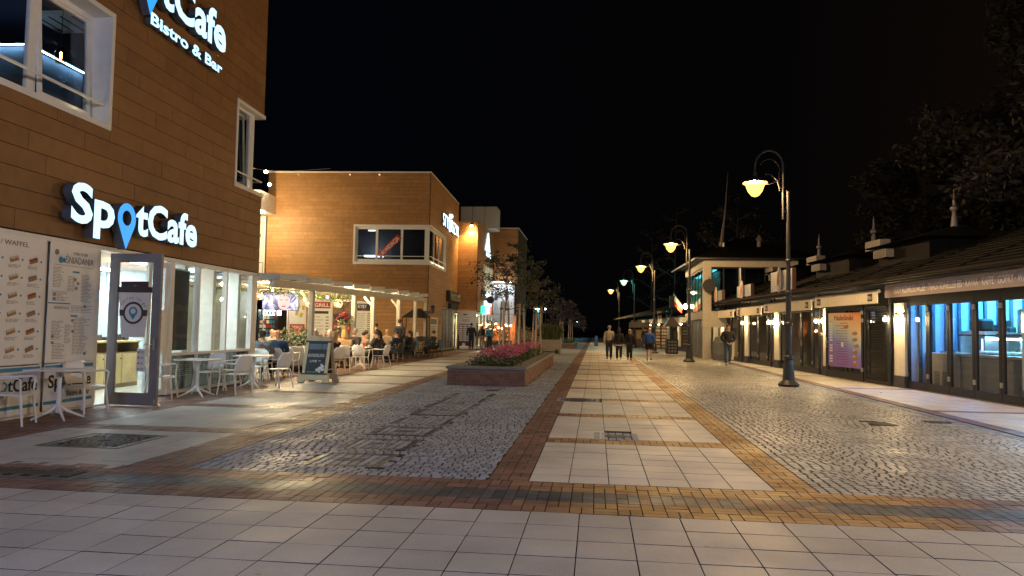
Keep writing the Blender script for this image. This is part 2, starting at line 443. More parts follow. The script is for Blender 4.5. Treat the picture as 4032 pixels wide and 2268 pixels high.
def ladder_setts():
    out = []
    for k, y0 in enumerate(LADS):
        for i in range(9):
            for j in range(8):
                x = -3.15+.0985*(i+.5); y = y0+.105*(j+.5); ex = i in (0,8); ey = j in (0,7); mid = 3 <= i <= 5 and 3 <= j <= 4
                dark = (ex or (ey and k in (0,1,2,4)) or (mid and k in (0,1,2)))
                out.append((x, y, random.uniform(-.03,.03), .0985-(.003 if dark else .010), .105-(.004 if dark else .012), 'cob8', mCDK if dark else mCOB))
    return out
def ladder(x, y):
    return None
    for k, y0 in enumerate((7.87, 9.03, 10.25, 11.47, 12.68, 13.9, 15.1, 16.3)):
        if y0 <= y <= y0+.84 and -3.14 < x < -2.28:
            ex = x < -2.98 or x > -2.44; ey = y < y0+.15 or y > y0+.70
            if k in (0,1,2,4) and (ex or ey): return mCDK
            if k in (3,5,6,7) and ex and not (k == 5 and y > y0+.5): return mCDK
            if k in (0,1,2) and -2.85 < x < -2.6 and y0+.32 < y < y0+.5: return mCDK
    return None
cl = setting('left_cobbles', 'grey cobbled strip left of the walkway with dark square inlays')
lay(cl, 'cobblestone', cobbles(lambda y: -4.2-.028*(min(y, 30)-7.5), lambda y: -1.05, 7.47, 42, mCOB, .012, ladder) + ladder_setts(), rest_name='cobblestones_beyond')
cr = setting('right_cobbles', 'grey cobbled roadway right of the walkway laid in waves')
lay(cr, 'cobblestone', cobbles(lambda y: 2.12, lambda y: 6.18, 7.47, 48, mCOBR, .05), rest_name='cobblestones_beyond')
MB().box(2.12, 6.18, 48, 140, -.02, -.002).build('far_cobble_surface', mCOBR, cr)
MB().box(-4.9, -1.05, 42, 140, -.02, -.002).build('far_cobble_surface', mCOB, cl)
# right pavement in front of the shops
rp = setting('right_pavement', 'pale slab pavement in front of the glazed shops')
cuts = [(7.47,15.85),(16.1,21.9),(22.15,27.8),(28.05,33.4),(33.65,39.4),(39.65,46)]
pcs = []; bks = []
for a, b in cuts:
    pcs += slabs(6.74, 10.74, a, b, SLAB[1], g=.005); bks += basket(6.74, 10.7, b, b+.24, lambda x: BR[0])
bks += basket(6.45, 6.735, 7.47, 46, lambda x: BR[0] if random.random() < .7 else BR[1])
lay(rp, 'paving_slab', pcs, 200); lay(rp, 'kerb_brick', bks, 200)
lay(rp, 'kerb_sett', [(x, y, 0, .09, .10, 'cob4', mCOB) for y in np.arange(7.5, 46, .105).tolist() for x in (6.24, 6.335)]+[], 150)
MB().box(6.18, 6.45, 7.47, 46, -.02, -.01).build('kerb_mortar', mJ, rp)
# terrace floor beneath the pergola
tf = MB().box(-40, -9.2, 19.3, 41.2, -.02, -.001); struct(tf.build('terrace_floor', mat('terrace_screed', (.30,.25,.20), rough=.6, var=.15, scale=2, bump=.1)))
MB().box(-7.6, -4.0, 50, 140, -.02, -.003).build('far_pavement_surface', SLAB[2], side)
MB().box(6.18, 12, 46, 140, -.02, -.003).build('far_pavement_surface', SLAB[2], rp)

# covers
mIron = mat('cast_iron', (.10,.09,.08), rough=.5, metal=.6, var=.3, scale=30, bump=.4, bscale=80)
tg = thing('tree_grate', 'square dark cast iron grate with rings set in the slabs at left', 'grate', (-6.11, 8.92, 0), 0)
g = MB()
for r0 in (.12,.2,.28,.36,.44):
    n = 28
    for k in range(n):
        a, b = 2*PI*k/n, 2*PI*(k+.72)/n
        g.add([(math.cos(t)*r, math.sin(t)*r, zz) for zz in (-.01, .003) for t in (a, b) for r in (r0-.028, r0+.014)], [(4,5,7,6),(0,1,5,4),(2,6,7,3),(0,4,6,2),(1,3,7,5)])
g.build('ring_grid', mIron, tg)
g = MB()
for s in (-1, 1):
    g.box(-.54,.54,s*.54,s*.49,-.012,.004); g.box(s*.49,s*.54,-.485,.485,-.012,.004)
for k in range(12):
    t = 2*PI*k/12; g.bar((math.cos(t)*.1, math.sin(t)*.1, -.004), (math.cos(t)*.48, math.sin(t)*.48, -.004), .02, .012)
g.build('frame', mIron, tg)
pcs = []
for i in range(10):
    for j in range(10):
        x, y = -.44+i*.098, -.44+j*.098
        if x*x+y*y > .49**2: pcs.append((x, y, 0, .085, .085))
g = MB()
for x, y, _, w, d in pcs: g.box(x-w/2, x+w/2, y-d/2, y+d/2, -.014, .001, b=.008)
stuff(g.build('corner_setts', mCDK, tg))
def cover(name, label, x, y, r, square=None, rz=0):
    t = thing(name, label, 'manhole cover', (x, y, 0), rz, None)
    g = MB().lathe([(r,-.012),(r,.003),(r*.93,.004),(r*.92,-.001),(r*.1,-.001)], n=24)
    for k in range(-3, 4):
        w = math.sqrt(max(0, (r*.85)**2-(k*r*.24)**2)); g.box(-w, w, k*r*.24-.012, k*r*.24+.012, -.003, .003)
    g.build('lid', mIron, t)
    if square:
        sx, sy = square; g = MB(); nx = int(sx*2/.1); ny = int(sy*2/.1)
        for i in range(nx):
            for j in range(ny):
                px, py = -sx+(i+.5)*2*sx/nx, -sy+(j+.5)*2*sy/ny
                if px*px+py*py > (r+.03)**2: g.box(px-sx/nx+.006, px+sx/nx-.006, py-sy/ny+.006, py+sy/ny-.006, -.014, random.uniform(-.001,.003), b=.01)
        stuff(g.build('sett_surround', mCOB, t))
    return t
cover('manhole_cover', 'small round iron cover in a rectangle of setts in the second walkway panel', .30, 10.83, .16, (.32,.36))
cover('manhole_cover', 'wide round iron cover overlapping the red band beside the walkway', -.36, 16.22, .34, (.46,.40))
cover('manhole_cover', 'round iron cover in the right hand cobbles, left of two', 4.8, 13.45, .2)
cover('manhole_cover', 'round iron cover in the right hand cobbles, right of two near the kerb', 5.93, 13.95, .17)
cover('manhole_cover', 'small dark iron cover just in front of the brick planter', -2.46, 18.1, .16)
t = thing('drain_channel', 'long dark slotted drain channel at the left edge of the brick band', 'drain', (-7.0, 6.98, 0))
g = MB().box(-2,1.97,-.15,-.12,-.014,.003).box(-2,1.97,.12,.15,-.014,.003); g.build('frame', mIron, t)
g = MB()
for k in range(66): g.box(-1.99+k*.06, -1.96+k*.06, -.12, .12, -.014, .0)
stuff(g.build('slots', mIron, t))
# ================================================================ CAFE BUILDING (left)
CA = Vector((-8.684, 10.75, 0)); CRZ = math.atan2(.99960, -.02834)
def cf(s, y=0, z=0):
    c, n = math.cos(CRZ), math.sin(CRZ); return (CA.x+s*c-y*n, CA.y+s*n+y*c, z)
mWood = [mat('plank_%d' % i, c, rough=.6, var=.10, scale=5, stain=.14, bump=.08, bscale=50, tint=.0) for i, c in enumerate([(.255,.122,.040), (.235,.110,.035), (.27,.132,.045), (.245,.116,.040)])]
mWoodGap = mat('plank_backing', (.03,.018,.01), rough=.9, var=.1)
mWhiteF = mat('white_frame', (.78,.76,.72), rough=.45, var=.04, bump=.03)
mGreyF = mat('grey_door_frame', (.22,.20,.21), rough=.45, var=.05)
mGlass = glass('clear_glass'); mGlassD = glass('dark_glass', (.55,.58,.6))
mPlast = mat('white_plaster', (.74,.72,.68), rough=.8, var=.05, bump=.1)
mDark = mat('charcoal', (.03,.03,.032), rough=.6, var=.1); mBlack = mat('black_print', (.02,.02,.02), rough=.6, var=0)
mSteel = mat('brushed_steel', (.55,.54,.52), rough=.3, metal=1., var=.05)
mPaper = mat('poster_paper', (.82,.80,.77), rough=.35, var=.03); mBlueP = mat('blue_print', (.04,.25,.42), rough=.5, var=.05)
mGreyP = mat('grey_print', (.22,.21,.2), rough=.6, var=0)

mWoodLight = [mat('light_plank_%d' % i, c, rough=.6, var=.10, scale=5, stain=.12, bump=.08, bscale=50) for i, c in enumerate([(.40,.20,.07), (.37,.185,.064), (.43,.215,.078), (.385,.195,.07)])]
def planks(parent, x0, x1, z0, z1, y, ph, pl, holes=(), wood=None, th=.022, nmax=290, off=None, seed=1, side=-1, ax='x'):
    """horizontal cladding boards on the local plane y (facing side)"""
    r = random.Random(seed); cells = []; row = 0; z = z0
    while z < z1-.02:
        zt = min(z+ph, z1); x = x0-(off[row % len(off)] if off else r.uniform(0, pl))
        while x < x1:
            a, b = max(x, x0), min(x+pl, x1)
            segs = [(a, b, z, zt)]
            for hx0, hx1, hz0, hz1 in holes:
                ns = []
                for (sa, sb, sz, st) in segs:
                    if sb <= hx0 or sa >= hx1 or st <= hz0+.001 or sz >= hz1-.001: ns.append((sa, sb, sz, st)); continue
                    if sa < hx0: ns.append((sa, hx0, sz, st))
                    if sb > hx1: ns.append((hx1, sb, sz, st))
                    if sz < hz0-.03: ns.append((max(sa,hx0), min(sb,hx1), sz, hz0))
                    if st > hz1+.03: ns.append((max(sa,hx0), min(sb,hx1), hz1, st))
                segs = ns
            cells += [s for s in segs if s[1]-s[0] > .04]
            x += pl
        z += ph; row += 1
    g = .005; rest = {}
    for i, (a, b, c, d) in enumerate(cells):
        mi = r.randrange(4); yy = y+side*r.uniform(0,.002)
        def bx(mb):
            if ax == 'x': mb.box(a+g, b-g, yy, yy+side*th, c+g, d-g)
            else: mb.box(yy, yy+side*th, a+g, b-g, c+g, d-g)
        if i < nmax: q = MB(); bx(q); q.build('cladding_board', (wood or mWood)[mi], parent)
        else: bx(rest.setdefault(mi, MB()))
    if rest:
        q = MB()
        for mi, k in rest.items(): q.add(k.v, k.f, mi)
        stuff(q.build('cladding_boards_above', wood or mWood, parent))
def window(parent, x0, x1, z0, z1, y, fwid=.07, dep=.07, mull=(), trans=(), fm=None, gm=None, name='window', ax='x'):
    fm = fm or mWhiteF; g = MB()
    xs = [x0]+list(mull)+[x1]; zs = [z0]+list(trans)+[z1]
    def B(a, b, c, d, t0, t1):
        if ax == 'x': g.box(a, b, t0, t1, c, d)
        else: g.box(t0, t1, a, b, c, d)
    B(x0, x1, z0, z0+fwid, y, y+dep); B(x0, x1, z1-fwid, z1, y, y+dep)
    for i, x in enumerate(xs):
        a = x0 if i == 0 else (x1-fwid if i == len(xs)-1 else x-fwid/2); B(a, a+fwid, z0+fwid, z1-fwid, y+.001, y+dep-.001)
    for z in trans: B(x0+fwid, x1-fwid, z-fwid/2, z+fwid/2, y+.002, y+dep-.002)
    w = g.build(name, fm, parent)
    for a, b in zip(xs[:-1], xs[1:]):
        for c, d in zip(zs[:-1], zs[1:]):
            q = MB(); i = fwid*.4
            if ax == 'x': q.box(a+i, b-i, y+dep*.45, y+dep*.55, c+i, d-i)
            else: q.box(y+dep*.45, y+dep*.55, a+i, b-i, c+i, d-i)
            q.build('pane', gm or mGlass, w)
    return w

cafe = thing('cafe_building', 'tall corner cafe building with brown board cladding and lit glazed ground floor', 'cafe', tuple(CA), CRZ)
E0 = 8.24; ZG = 2.83; W1 = (-3.4, 1.68, 4.90, 7.03); W2 = (6.62, E0+.1, 4.86, 7.05)
planks(cafe, -5.0, E0, ZG+.02, 11.3, -.02, .31, 2.4, holes=[W1, W2], off=[.3, 1.5, .9, 2.1, .1, 1.2, 1.9], seed=3)
b = MB()
for a, c_, d, e in [(-5,E0-.01,ZG,W1[2]), (-5,E0-.01,W1[3],11.25), (-5,W1[0],W1[2],W1[3]), (W1[1],W2[0],W1[2],W1[3])]: b.box(a, c_, -.018, .25, d, e)
b.box(E0-.3, E0-.005, .25, 9, ZG, 4.86).box(E0-.3, E0-.005, .25, 9, 7.05, 11.25).box(-5, -4.8, 0, 9, 0, 11.25).box(-5, E0, 8.8, 9, 0, 11.25).box(-5, E0, .25, 8.8, 11.05, 11.25)
b.build('wall', mWoodGap, cafe)
# end face cladding (towards the terrace) and coping
planks(cafe, .0, 3.0, ZG+.02, 4.84, E0, .31, 2.4, seed=5, side=1, ax='y', nmax=20); 
MB().box(-5.05, E0+.05, -.06, .2, 11.3, 11.38).build('coping', mWhiteF, cafe)
# glazed ground floor: head beam, sill and posts
MB().box(-5, E0, -.03, .22, ZG-.075, ZG).box(-5, 1.6, -.02, .1, 0.005, .05).box(3.95, E0, -.02, .12, 0.005, .07).build('shopfront_rail', mWhiteF, cafe)
for i, (a, c_) in enumerate([(.2,.26),(1.5,1.62),(3.95,4.1),(5.13,5.2),(6.48,6.55),(7.9,8.2)]):
    MB().box(a, c_, -.025, .1, .05, ZG-.08).build('post', mWhiteF, cafe)
for a, c_ in [(4.1,5.13),(5.2,6.48),(6.55,7.9)]:
    MB().box(a, c_, -.012, .05, .80, .86).build('transom', mWhiteF, cafe)
    MB().box(a, c_, .02, .028, .86, ZG-.08).build('pane', mGlass, cafe)
    q = MB().box(a, c_, .02, .028, .07, .80).build('pane', glass('frosted_glass', (.27,.30,.30), .15), cafe)
    q = MB()
    r = random.Random(int(a*10))
    for k in range(5):
        x = a+.12+k*(c_-a-.15)/5
        lines(q, x, x+.17, .015, [.72-.045*i for i in range(9)], .012, .002, seed=k, jit=.5)
    stuff(q.build('white_print', mat('faint_white_print', (.45,.5,.5), rough=.7, var=0), cafe))
# end glazing and the corner post
window(cafe, .1, 2.6, .07, ZG-.08, E0-.08, .08, .06, mull=(1.3,), ax='y')
window(cafe, 2.6, 5.2, .07, ZG-.08, E0-.08, .08, .06, mull=(3.9,), ax='y')
# interior of the ground floor
mFloorI = mat('pale_floor', (.40,.38,.34), rough=.35, var=.08); mCeil = mat('ceiling_white', (.75,.76,.75), rough=.8, var=.03)
MB().box(-4.8, E0-.1, .12, 8.7, -.01, .005).build('interior_floor', mFloorI, cafe)
MB().box(-4.8, E0-.3, .25, 8.7, ZG+.0, ZG+.12).build('interior_ceiling', mCeil, cafe)
MB().box(-4.8, E0-.1, 5.4, 5.5, 0, ZG).build('interior_wall', mat('interior_wall_tone', (.46,.54,.56), rough=.7, var=.08), cafe)
MB().box(-4.8, 1.5, .2, .26, 0, ZG).build('poster_backing', mPlast, cafe)
MB().box(E0-.3, E0-.2, 2.6, 5.4, 0, ZG).build('interior_end_wall', MATS['interior_wall_tone'], cafe)
eCool = emat('cool_panel', (.74,.97,1.0), 16.0); eWarm = emat('warm_bulb', (1.,.62,.25), 60.)
for k, (s, y) in enumerate([(2.5,1.2),(2.5,3.4),(4.8,1.3),(4.8,3.6),(7.0,1.3),(7.0,3.6)]):
    MB().box(s-.6, s+.6, y-.15, y+.15, ZG-.03, ZG-.002).build('ceiling_panel_light', eCool, cafe)
for a, c_ in [(5.1,5.28),(6.45,6.6),(7.8,7.95)]:
    MB().box(a, c_, .3, .62, 0, ZG).build('interior_column', mPlast, cafe)
# counter and shelving seen through the door
mOak = mat('pale_oak', (.50,.36,.16), rough=.45, var=.15, scale=3); 
ct = thing('service_counter', 'pale oak counter with two cupboard doors inside the cafe doorway', 'counter', cf(5.1, 2.2), CRZ)
MB().box(-1.0, 1.0, -.35, .35, 1.02, 1.07, b=.01).build('worktop', mOak, ct)
MB().box(-1.0,1.0,-.3,.3,.0,.1).box(-1,1,.2,.3,.1,1.02).box(-1,-.96,-.3,.2,.1,1.02).box(.96,1,-.3,.2,.1,1.02).box(-.96,.96,-.3,.2,.78,.8).build('carcass', mat('oak_dark', (.28,.19,.09), var=.1), ct)
for k in range(3):
    d = MB().box(-.95+k*.64, -.95+k*.64+.62, -.325, -.3, .1, .77, b=.004).build('cupboard_door', mOak, ct)
    MB().ball((-.95+k*.64+.56, -.34, .66), .015).build('knob', mDark, d)
q = MB()
for k in range(7): q.box(-.9+k*.25, -.9+k*.25+.15, -.2, .05, 1.07, 1.07+random.uniform(.03,.14), b=.01)
stuff(q.build('counter_items', mDark, ct))
# counter end on the side facing the door
MB().box(-1.06,-1.001,-.345,.345,.02,1.0).build('end_panel', mOak, ct)
sh = thing('back_shelf', 'tall back shelf with bottles and boxes inside the cafe', 'shelf', cf(4.6, 5.2), CRZ)
q = MB()
for z in (.5,1.0,1.5,2.0): q.box(-1.6,1.6,-.25,.15,z,z+.03)
q.build('board', mOak, sh)
q = MB()
for z in (.53,1.03,1.53,2.03):
    for k in range(16): q.box(-1.5+k*.19,-1.5+k*.19+.1,-.2,.0,z,z+random.uniform(.12,.32), random.randrange(3), b=.01)
stuff(q.build('shelf_goods', [mat('goods_a', (.4,.1,.05)), mat('goods_b', (.5,.45,.3)), mat('goods_c', (.06,.2,.3))], sh))
ns = thing('neon_sign', 'small red neon sign glowing inside above the cafe door leaf', 'sign', cf(5.8, 4.4, 2.15), CRZ)
text(ns, 'OPEN', (-.5,0,0), .17, emat('neon_red', (1,.02,.02), 14), .03, .01, width=1.0)
lo = thing('pin_lamp', 'blue glowing map pin hung inside behind the fixed door leaf', 'sign', cf(6.3, 3.2, 2.1), CRZ)
MB().lathe([(.01,-.28),(.12,-.02),(.14,.08),(.09,.17),(.01,.2)], n=12).build('pin', emat('pin_blue', (.05,.45,1.), 5), lo)
for k, (s, y) in enumerate([(3.0,2.0),(3.9,2.6),(4.9,2.0),(5.9,1.4),(6.9,2.2)]):
    pl = thing('pendant_lamp', 'warm pendant bulb inside the cafe, %s from the door' % ['first','second','third','fourth','fifth'][k], 'pendant lamp', cf(s, y, 2.2), CRZ, 'pendant lamps in the cafe')
    MB().tube([(0,0,.04),(0,0,.6)], .006, 5).build('cord', mDark, pl); MB().ball((0,0,-.02), .045, 10).build('bulb', eWarm, pl)
for k, (s, lab) in enumerate([(4.62,'first dark roll-up banner hung inside the first cafe window'), (5.35,'narrow dark banner hung beside the second cafe window post')]):
    rb = thing('window_banner', lab, 'banner', cf(s+.05, .16, .9), CRZ)
    w = (.38,.13)[k]; MB().box(-w, w, 0, .012, 0, 1.72).build('sheet', mDark, rb); MB().tube([(-w,0,1.74),(w,0,1.74)], .02, 8).build('roller', mSteel, rb)
for k, (s, y, c_) in enumerate([(6.0,1.4,(.10,.07,.05)),(7.2,1.2,(.05,.05,.06))]):
    pass
# open door leaf standing square to the wall
dr = MB()
W_, H_ = 1.0, 2.72; X = []
dr.box(0,.16,-.03,.03,.02,H_).box(W_-.16,W_,-.03,.03,.02,H_).box(.16,W_-.16,-.03,.03,.02,.24).box(.16,W_-.16,-.03,.03,H_-.16,H_)
leaf = dr.build('open_door_leaf', mGreyF, cafe); leaf['label'] = 'door leaf standing open towards the street with a paper cup picture on its glass'
leaf.matrix_parent_inverse = Matrix.Identity(4)
# leaf local x runs from hinge towards the street: rotate -90 deg about Z in the building frame
leaf.location = (1.90, -.04, 0); leaf.rotation_euler = (0,0,-PI/2-.06)
MB().box(.15, W_-.15, -.004, .004, .23, H_-.15).build('pane', mGlass, leaf)
h = MB().box(W_-.1, W_-.06, -.06, -.03, 1.0, 1.2, b=.01); h.tube([(W_-.08,-.05,1.1),(W_-.08,-.09,1.1),(W_-.24,-.09,1.1)], .011, 8); h.tube([(W_-.08,.03,1.1),(W_-.08,.09,1.1),(W_-.24,.09,1.1)], .011, 8)
h.build('handle', mSteel, leaf)
mCupW = mat('cup_white', (.72,.68,.66), rough=.6, var=.03); mCupB = mat('cup_brown', (.055,.035,.035), rough=.6, var=.05)
q = MB(); y0 = -.012
q.add([(.26,y0,1.22),(.70,y0,1.22),(.78,y0,2.02),(.18,y0,2.02),(.26,.008,1.22),(.70,.008,1.22),(.78,.008,2.02),(.18,.008,2.02)], [(0,1,2,3),(7,6,5,4),(0,4,5,1),(1,5,6,2),(2,6,7,3),(3,7,4,0)])
q.build('cup_picture', mCupW, leaf)
q = MB().box(.14,.82,y0-.003,.009,2.02,2.12).box(.22,.74,y0-.002,.009,2.12,2.22)
q.add([(.215,y0-.003,1.60),(.745,y0-.003,1.60),(.755,y0-.003,1.71),(.205,y0-.003,1.71)], [(0,1,2,3)])
ring = [(.48+math.cos(2*PI*k/28)*.2, 1.655+math.sin(2*PI*k/28)*.2) for k in range(28)]
q.add([(x,y0-.004,z) for x,z in ring], [tuple(range(28))]); q.build('cup_lid', mCupB, leaf)
q = MB().add([(.48+(x-.48)*.8,y0-.006,1.655+(z-1.655)*.8) for x,z in ring], [tuple(range(28))]); q.build('cup_badge', mCupW, leaf)
pin = [(.48,1.53)]+[(.48+math.cos(a)*.085, 1.68+math.sin(a)*.085) for a in np.linspace(-.35, PI+.35, 14)]
MB().add([(x,y0-.008,z) for x,z in pin], [tuple(range(len(pin)))]).build('cup_pin', mBlueP, leaf)
MB().add([(.48+math.cos(2*PI*k/16)*.05,y0-.010,1.685+math.sin(2*PI*k/16)*.05) for k in range(16)], [tuple(range(16))]).build('cup_face', mCupW, leaf)
for k, chh in enumerate('Coffee to go'):
    if chh == ' ': continue
    a = PI*.82 - k*(PI*.64)/11
    me = text_mesh(chh, .055, 0, .01, mGreyP); me.transform(Matrix.Rotation(a-PI/2, 4, 'Z')); me.transform(Matrix.Rotation(PI/2, 4, 'X'))
    put(me, 'cup_lettering', leaf, (.48+math.cos(a)*.25-.015, y0-.004, 1.655+math.sin(a)*.25))
q = MB().box(.58,.74,-.010,.009,.62,1.02); q.build('door_notice', mPaper, leaf)
q = MB()
for i in range(4):
    q.ball((.62,-.014,.96-.1*i), .02, 8, s=(1,.2,1)); lines(q, .66, .73, -.012, [.97-.1*i, .955-.1*i, .94-.1*i], .006, seed=i)
stuff(q.build('notice_print', mGreyP, leaf))
MB().tube([(.97,-.04,.12),(1.0,-.10,.005)], .008, 6).tube([(.97,-.04,.12),(1.03,.06,.005)], .008, 6).build('door_stop', mSteel, leaf)
# closed second leaf
window(cafe, 3.22, 3.93, .02, 2.72, .02, .11, .06, trans=(.95,), name='fixed_door_leaf')
MB().box(3.34,3.8,-.012,.0,.98,1.75).build('leaf_notice', mPaper, cafe)
q = MB(); lines(q, 3.5, 3.7, -.014, [1.6-.05*i for i in range(5)], .02, seed=2); stuff(q.build('leaf_notice_print', mGreyP, cafe))

# posters
def poster(name, label, s0, s1, z0, z1):
    t = thing(name, label, 'poster', cf(s0, -.05, z0), CRZ); MB().box(0, s1-s0, -.012, .0, 0, z1-z0).build('sheet', mPaper, t)
    return t
p1 = poster('menu_poster', 'big waffle menu with rows of waffle photos left of the cafe door', -2.3, .17, .82, 2.76)
text(p1, 'GOFRY / WAFFEL', (1.05, -.014, 1.78), .075, mGreyP, .002, .005, width=1.05)
mWaf = mat('waffle_brown', (.40,.20,.07), var=.3, scale=40); mCream = mat('waffle_cream', (.62,.56,.45), var=.2, scale=40); mBerry = mat('waffle_red', (.32,.06,.03), var=.3, scale=40)
dots = MB()
for j in range(6):
    for i in range(6):
        x = .12+i*.40; z = 1.58-j*.27
        if i < 2 and x < 0: continue
        w = MB(); M = Matrix.Translation((x+.09,-.014,z)) @ Matrix.Rotation(-.28, 4, 'Y')
        t = MB().box(-.09,.09,-.006,.0,-.035,.035,b=.004); w.add([M@Vector(p) for p in t.v], t.f, 0)
        for k in range(4):
            t = MB().ball((-.06+k*.04, -.008, .02+.008*random.random()), .024, 8, s=(1,.3,.9)); w.add([M@Vector(p) for p in t.v], t.f, 1)
        w.build('waffle_photo', [mWaf, (mCream, mBerry, mCream, mGreyP)[(i+j*2) % 4]], p1)
        dots.lathe([(.018,0),(.018,.004)], (0,0,0), 10)
        for q_ in range(len(dots.v)-20, len(dots.v)): v = dots.v[q_]; dots.v[q_] = (x+.26+v[0], -.012-v[2], z+v[1])
stuff(dots.build('price_dots', mBlueP, p1))
q = MB()
for j in range(6):
    for i in range(6): lines(q, .10+i*.40, .36+i*.40, -.012, [1.49-j*.27, 1.472-j*.27, 1.454-j*.27], .007, seed=i*7+j, jit=.4)
stuff(q.build('small_print', mGreyP, p1))
p2 = poster('menu_poster', 'tall breakfast menu headed SNIADANIA directly left of the cafe door', .28, 1.47, .82, 2.76)
text(p2, 'ŚNIADANIA', (.36,-.014,1.62), .12, mGreyP, .002, 0, width=.72); text(p2, '9.00-13.00', (.55,-.014,1.77), .05, mGreyP, .002, .004, width=.36)
text(p2, 'FRÜHSTÜCK', (.14,-.014,.86), .05, mGreyP, .002, 0, width=.36)
q = MB().box(.1,.78+.3,-.0145,-.012,1.575,1.582).box(.0,.52,-.016,-.012,.945,.965,1).box(.5,1.1,-.0145,-.012,.82,.825)
q.ball((.25,-.014,1.66),.055,12,1,(1,.2,1)).ball((.33,-.014,1.66),.04,12,1,(1,.2,1)).ball((.15,-.014,1.78),.05,10,0,(1,.2,1))
for (x,z) in [(.55,1.47),(.55,.74)]: q.box(x,x+.17,-.0145,-.012,z,z+.03,1)
q.build('headings', [mGreyP, mBlueP], p2)
q = MB(); c = 0
for x0, x1, za, zb in [(.08,.34,1.53,1.2),(.08,.5,1.14,.98),(.78,1.08,1.45,.98),(.1,.4,.66,.36),(.14,.48,.30,.05),(.62,1.06,.72,.1),(.55,1.1,.92,.84),(.42,.6,.6,.3),(.44,.7,1.4,1.15)]:
    c += 1; z = za
    while z > zb: lines(q, x0, x1, -.012, [z], .008, seed=c*31+int(z*100), jit=.45); z -= .024
for x,z in [(.62,1.36),(.70,1.3),(.66,1.22),(.14,1.1),(.14,1.02),(.9,.92),(.14,.32),(.14,.42),(.6,.68),(.62,.5),(.95,.12)]: q.ball((x,-.012,z), .035, 8, s=(1,.15,.8))
stuff(q.build('small_print', mGreyP, p2))
for s0, s1, lab, sub in [(-1.65,.17,'low white cafe banner with blue stripes at the far left below the waffle menu',0), (.28,1.47,'low white banner reading SpotCafe Bistro and Bar under the breakfast menu',1)]:
    t = thing('logo_banner', lab, 'banner', cf(s0, -.05, .06), CRZ); w = s1-s0
    MB().box(0,w,-.012,0,0,.74).build('sheet', mPaper, t)
    MB().box(0,w,-.016,-.012,.10,.15).box(0,w,-.016,-.012,.66,.72).build('stripe', mBlueP, t)
    lw = min(1.05, w-.1); x0 = w-lw-.05
    text(t, 'Sp', (x0,-.016,.36), .21, mBlack, .003, .018, width=lw*.27); text(t, 'tCafe', (x0+lw*.42,-.016,.36), .21, mBlack, .003, .018, width=lw*.58)
    px, pz = x0+lw*.345, .42; pp = [(px, pz-.15)]+[(px+math.cos(a)*.07, pz+.03+math.sin(a)*.07) for a in np.linspace(-.4,PI+.4,12)]
    MB().add([(x,-.0165,z) for x,z in pp], [tuple(range(len(pp)))]).build('logo_pin', mBlueP, t)
    MB().add([(px+math.cos(2*PI*k/12)*.035,-.018,pz+.035+math.sin(2*PI*k/12)*.035) for k in range(12)], [tuple(range(12))]).build('logo_pin_hole', mPaper, t)
    if sub: text(t, 'Bistro & Bar', (x0+lw*.42,-.016,.2), .09, mBlack, .003, .006, width=lw*.56)

# illuminated letter signs
eFace = emat('sign_face', (.44,.76,1.0), .55); ePin = emat('sign_pin', (.02,.22,.62), .55); mSide = mat('sign_return', (.10,.12,.14), rough=.5, var=.1)
def prefix_w(s, h, bold): 
    me = text_mesh(s, h, 0, bold, mSide); w = max((v.co.x for v in me.vertices), default=0); bpy.data.meshes.remove(me); return w
def letters(parent, word, x, z, h, w, ext, y, bold=.03):
    tot = prefix_w(word, h, bold)
    for i, c in enumerate(word):
        if c == ' ': continue
        cw = prefix_w(c, h, bold); xo = prefix_w(word[:i+1], h, bold)-cw
        me = text_mesh(c, h, ext, bold, [eFace, mSide]); k = w/tot
        me.transform(Matrix.Scale(k, 4, (1,0,0)))
        me.transform(Matrix.Rotation(PI/2, 4, 'X'))
        put(me, 'letter', parent, (x+xo*k, y, z))
def pin_letter(parent, cx, cz, r, ext, y):
    bm = bmesh.new()
    out = [(cx, cz-r*2.05)]+[(cx+math.cos(a)*r, cz+math.sin(a)*r) for a in np.linspace(-.5, PI+.5, 22)]
    inn = [(cx+math.cos(2*PI*k/20)*r*.5, cz+r*.02+math.sin(2*PI*k/20)*r*.5) for k in range(20)]
    v1 = [bm.verts.new((x,y-ext,z)) for x,z in out]; v2 = [bm.verts.new((x,y-ext,z)) for x,z in inn]
    es = [bm.edges.new((v1[i], v1[(i+1)%len(v1)])) for i in range(len(v1))]+[bm.edges.new((v2[i], v2[(i+1)%len(v2)])) for i in range(len(v2))]
    bmesh.ops.triangle_fill(bm, edges=es, use_beauty=True)
    nf = len(bm.faces); r_ = bmesh.ops.extrude_face_region(bm, geom=list(bm.faces))
    bmesh.ops.translate(bm, vec=(0,ext,0), verts=[g for g in r_['geom'] if isinstance(g, bmesh.types.BMVert)])
    bmesh.ops.recalc_face_normals(bm, faces=list(bm.faces))
    me = bpy.data.meshes.new('pin'); bm.to_mesh(me); bm.free(); me.materials.append(ePin); me.materials.append(mSide)
    for p in me.polygons: p.material_index = 0 if abs(p.normal.y) > .9 and p.center.y < y-ext*.9 else 1
    put(me, 'pin_letter', parent)
def cafe_sign(label, s0, s1, z, h, sub=False):
    t = thing('illuminated_sign', label, 'sign', cf(s0, -.06, z), CRZ); w = s1-s0
    letters(t, 'Sp', 0, 0, h, w*.285, .16, -.05); pin_letter(t, w*.375, h*.36, w*.068, .16, -.05); letters(t, 'tCafe', w*.445, 0, h, w*.555, .16, -.05)
    if sub: letters(t, 'Bistro & Bar', w*.40, -.50, .24, w*.60, .10, -.05, bold=.03)
    rail = MB().box(.1, w-.1, -.05, -.0, h*.30, h*.34).build('mounting_rail', mSide, t)
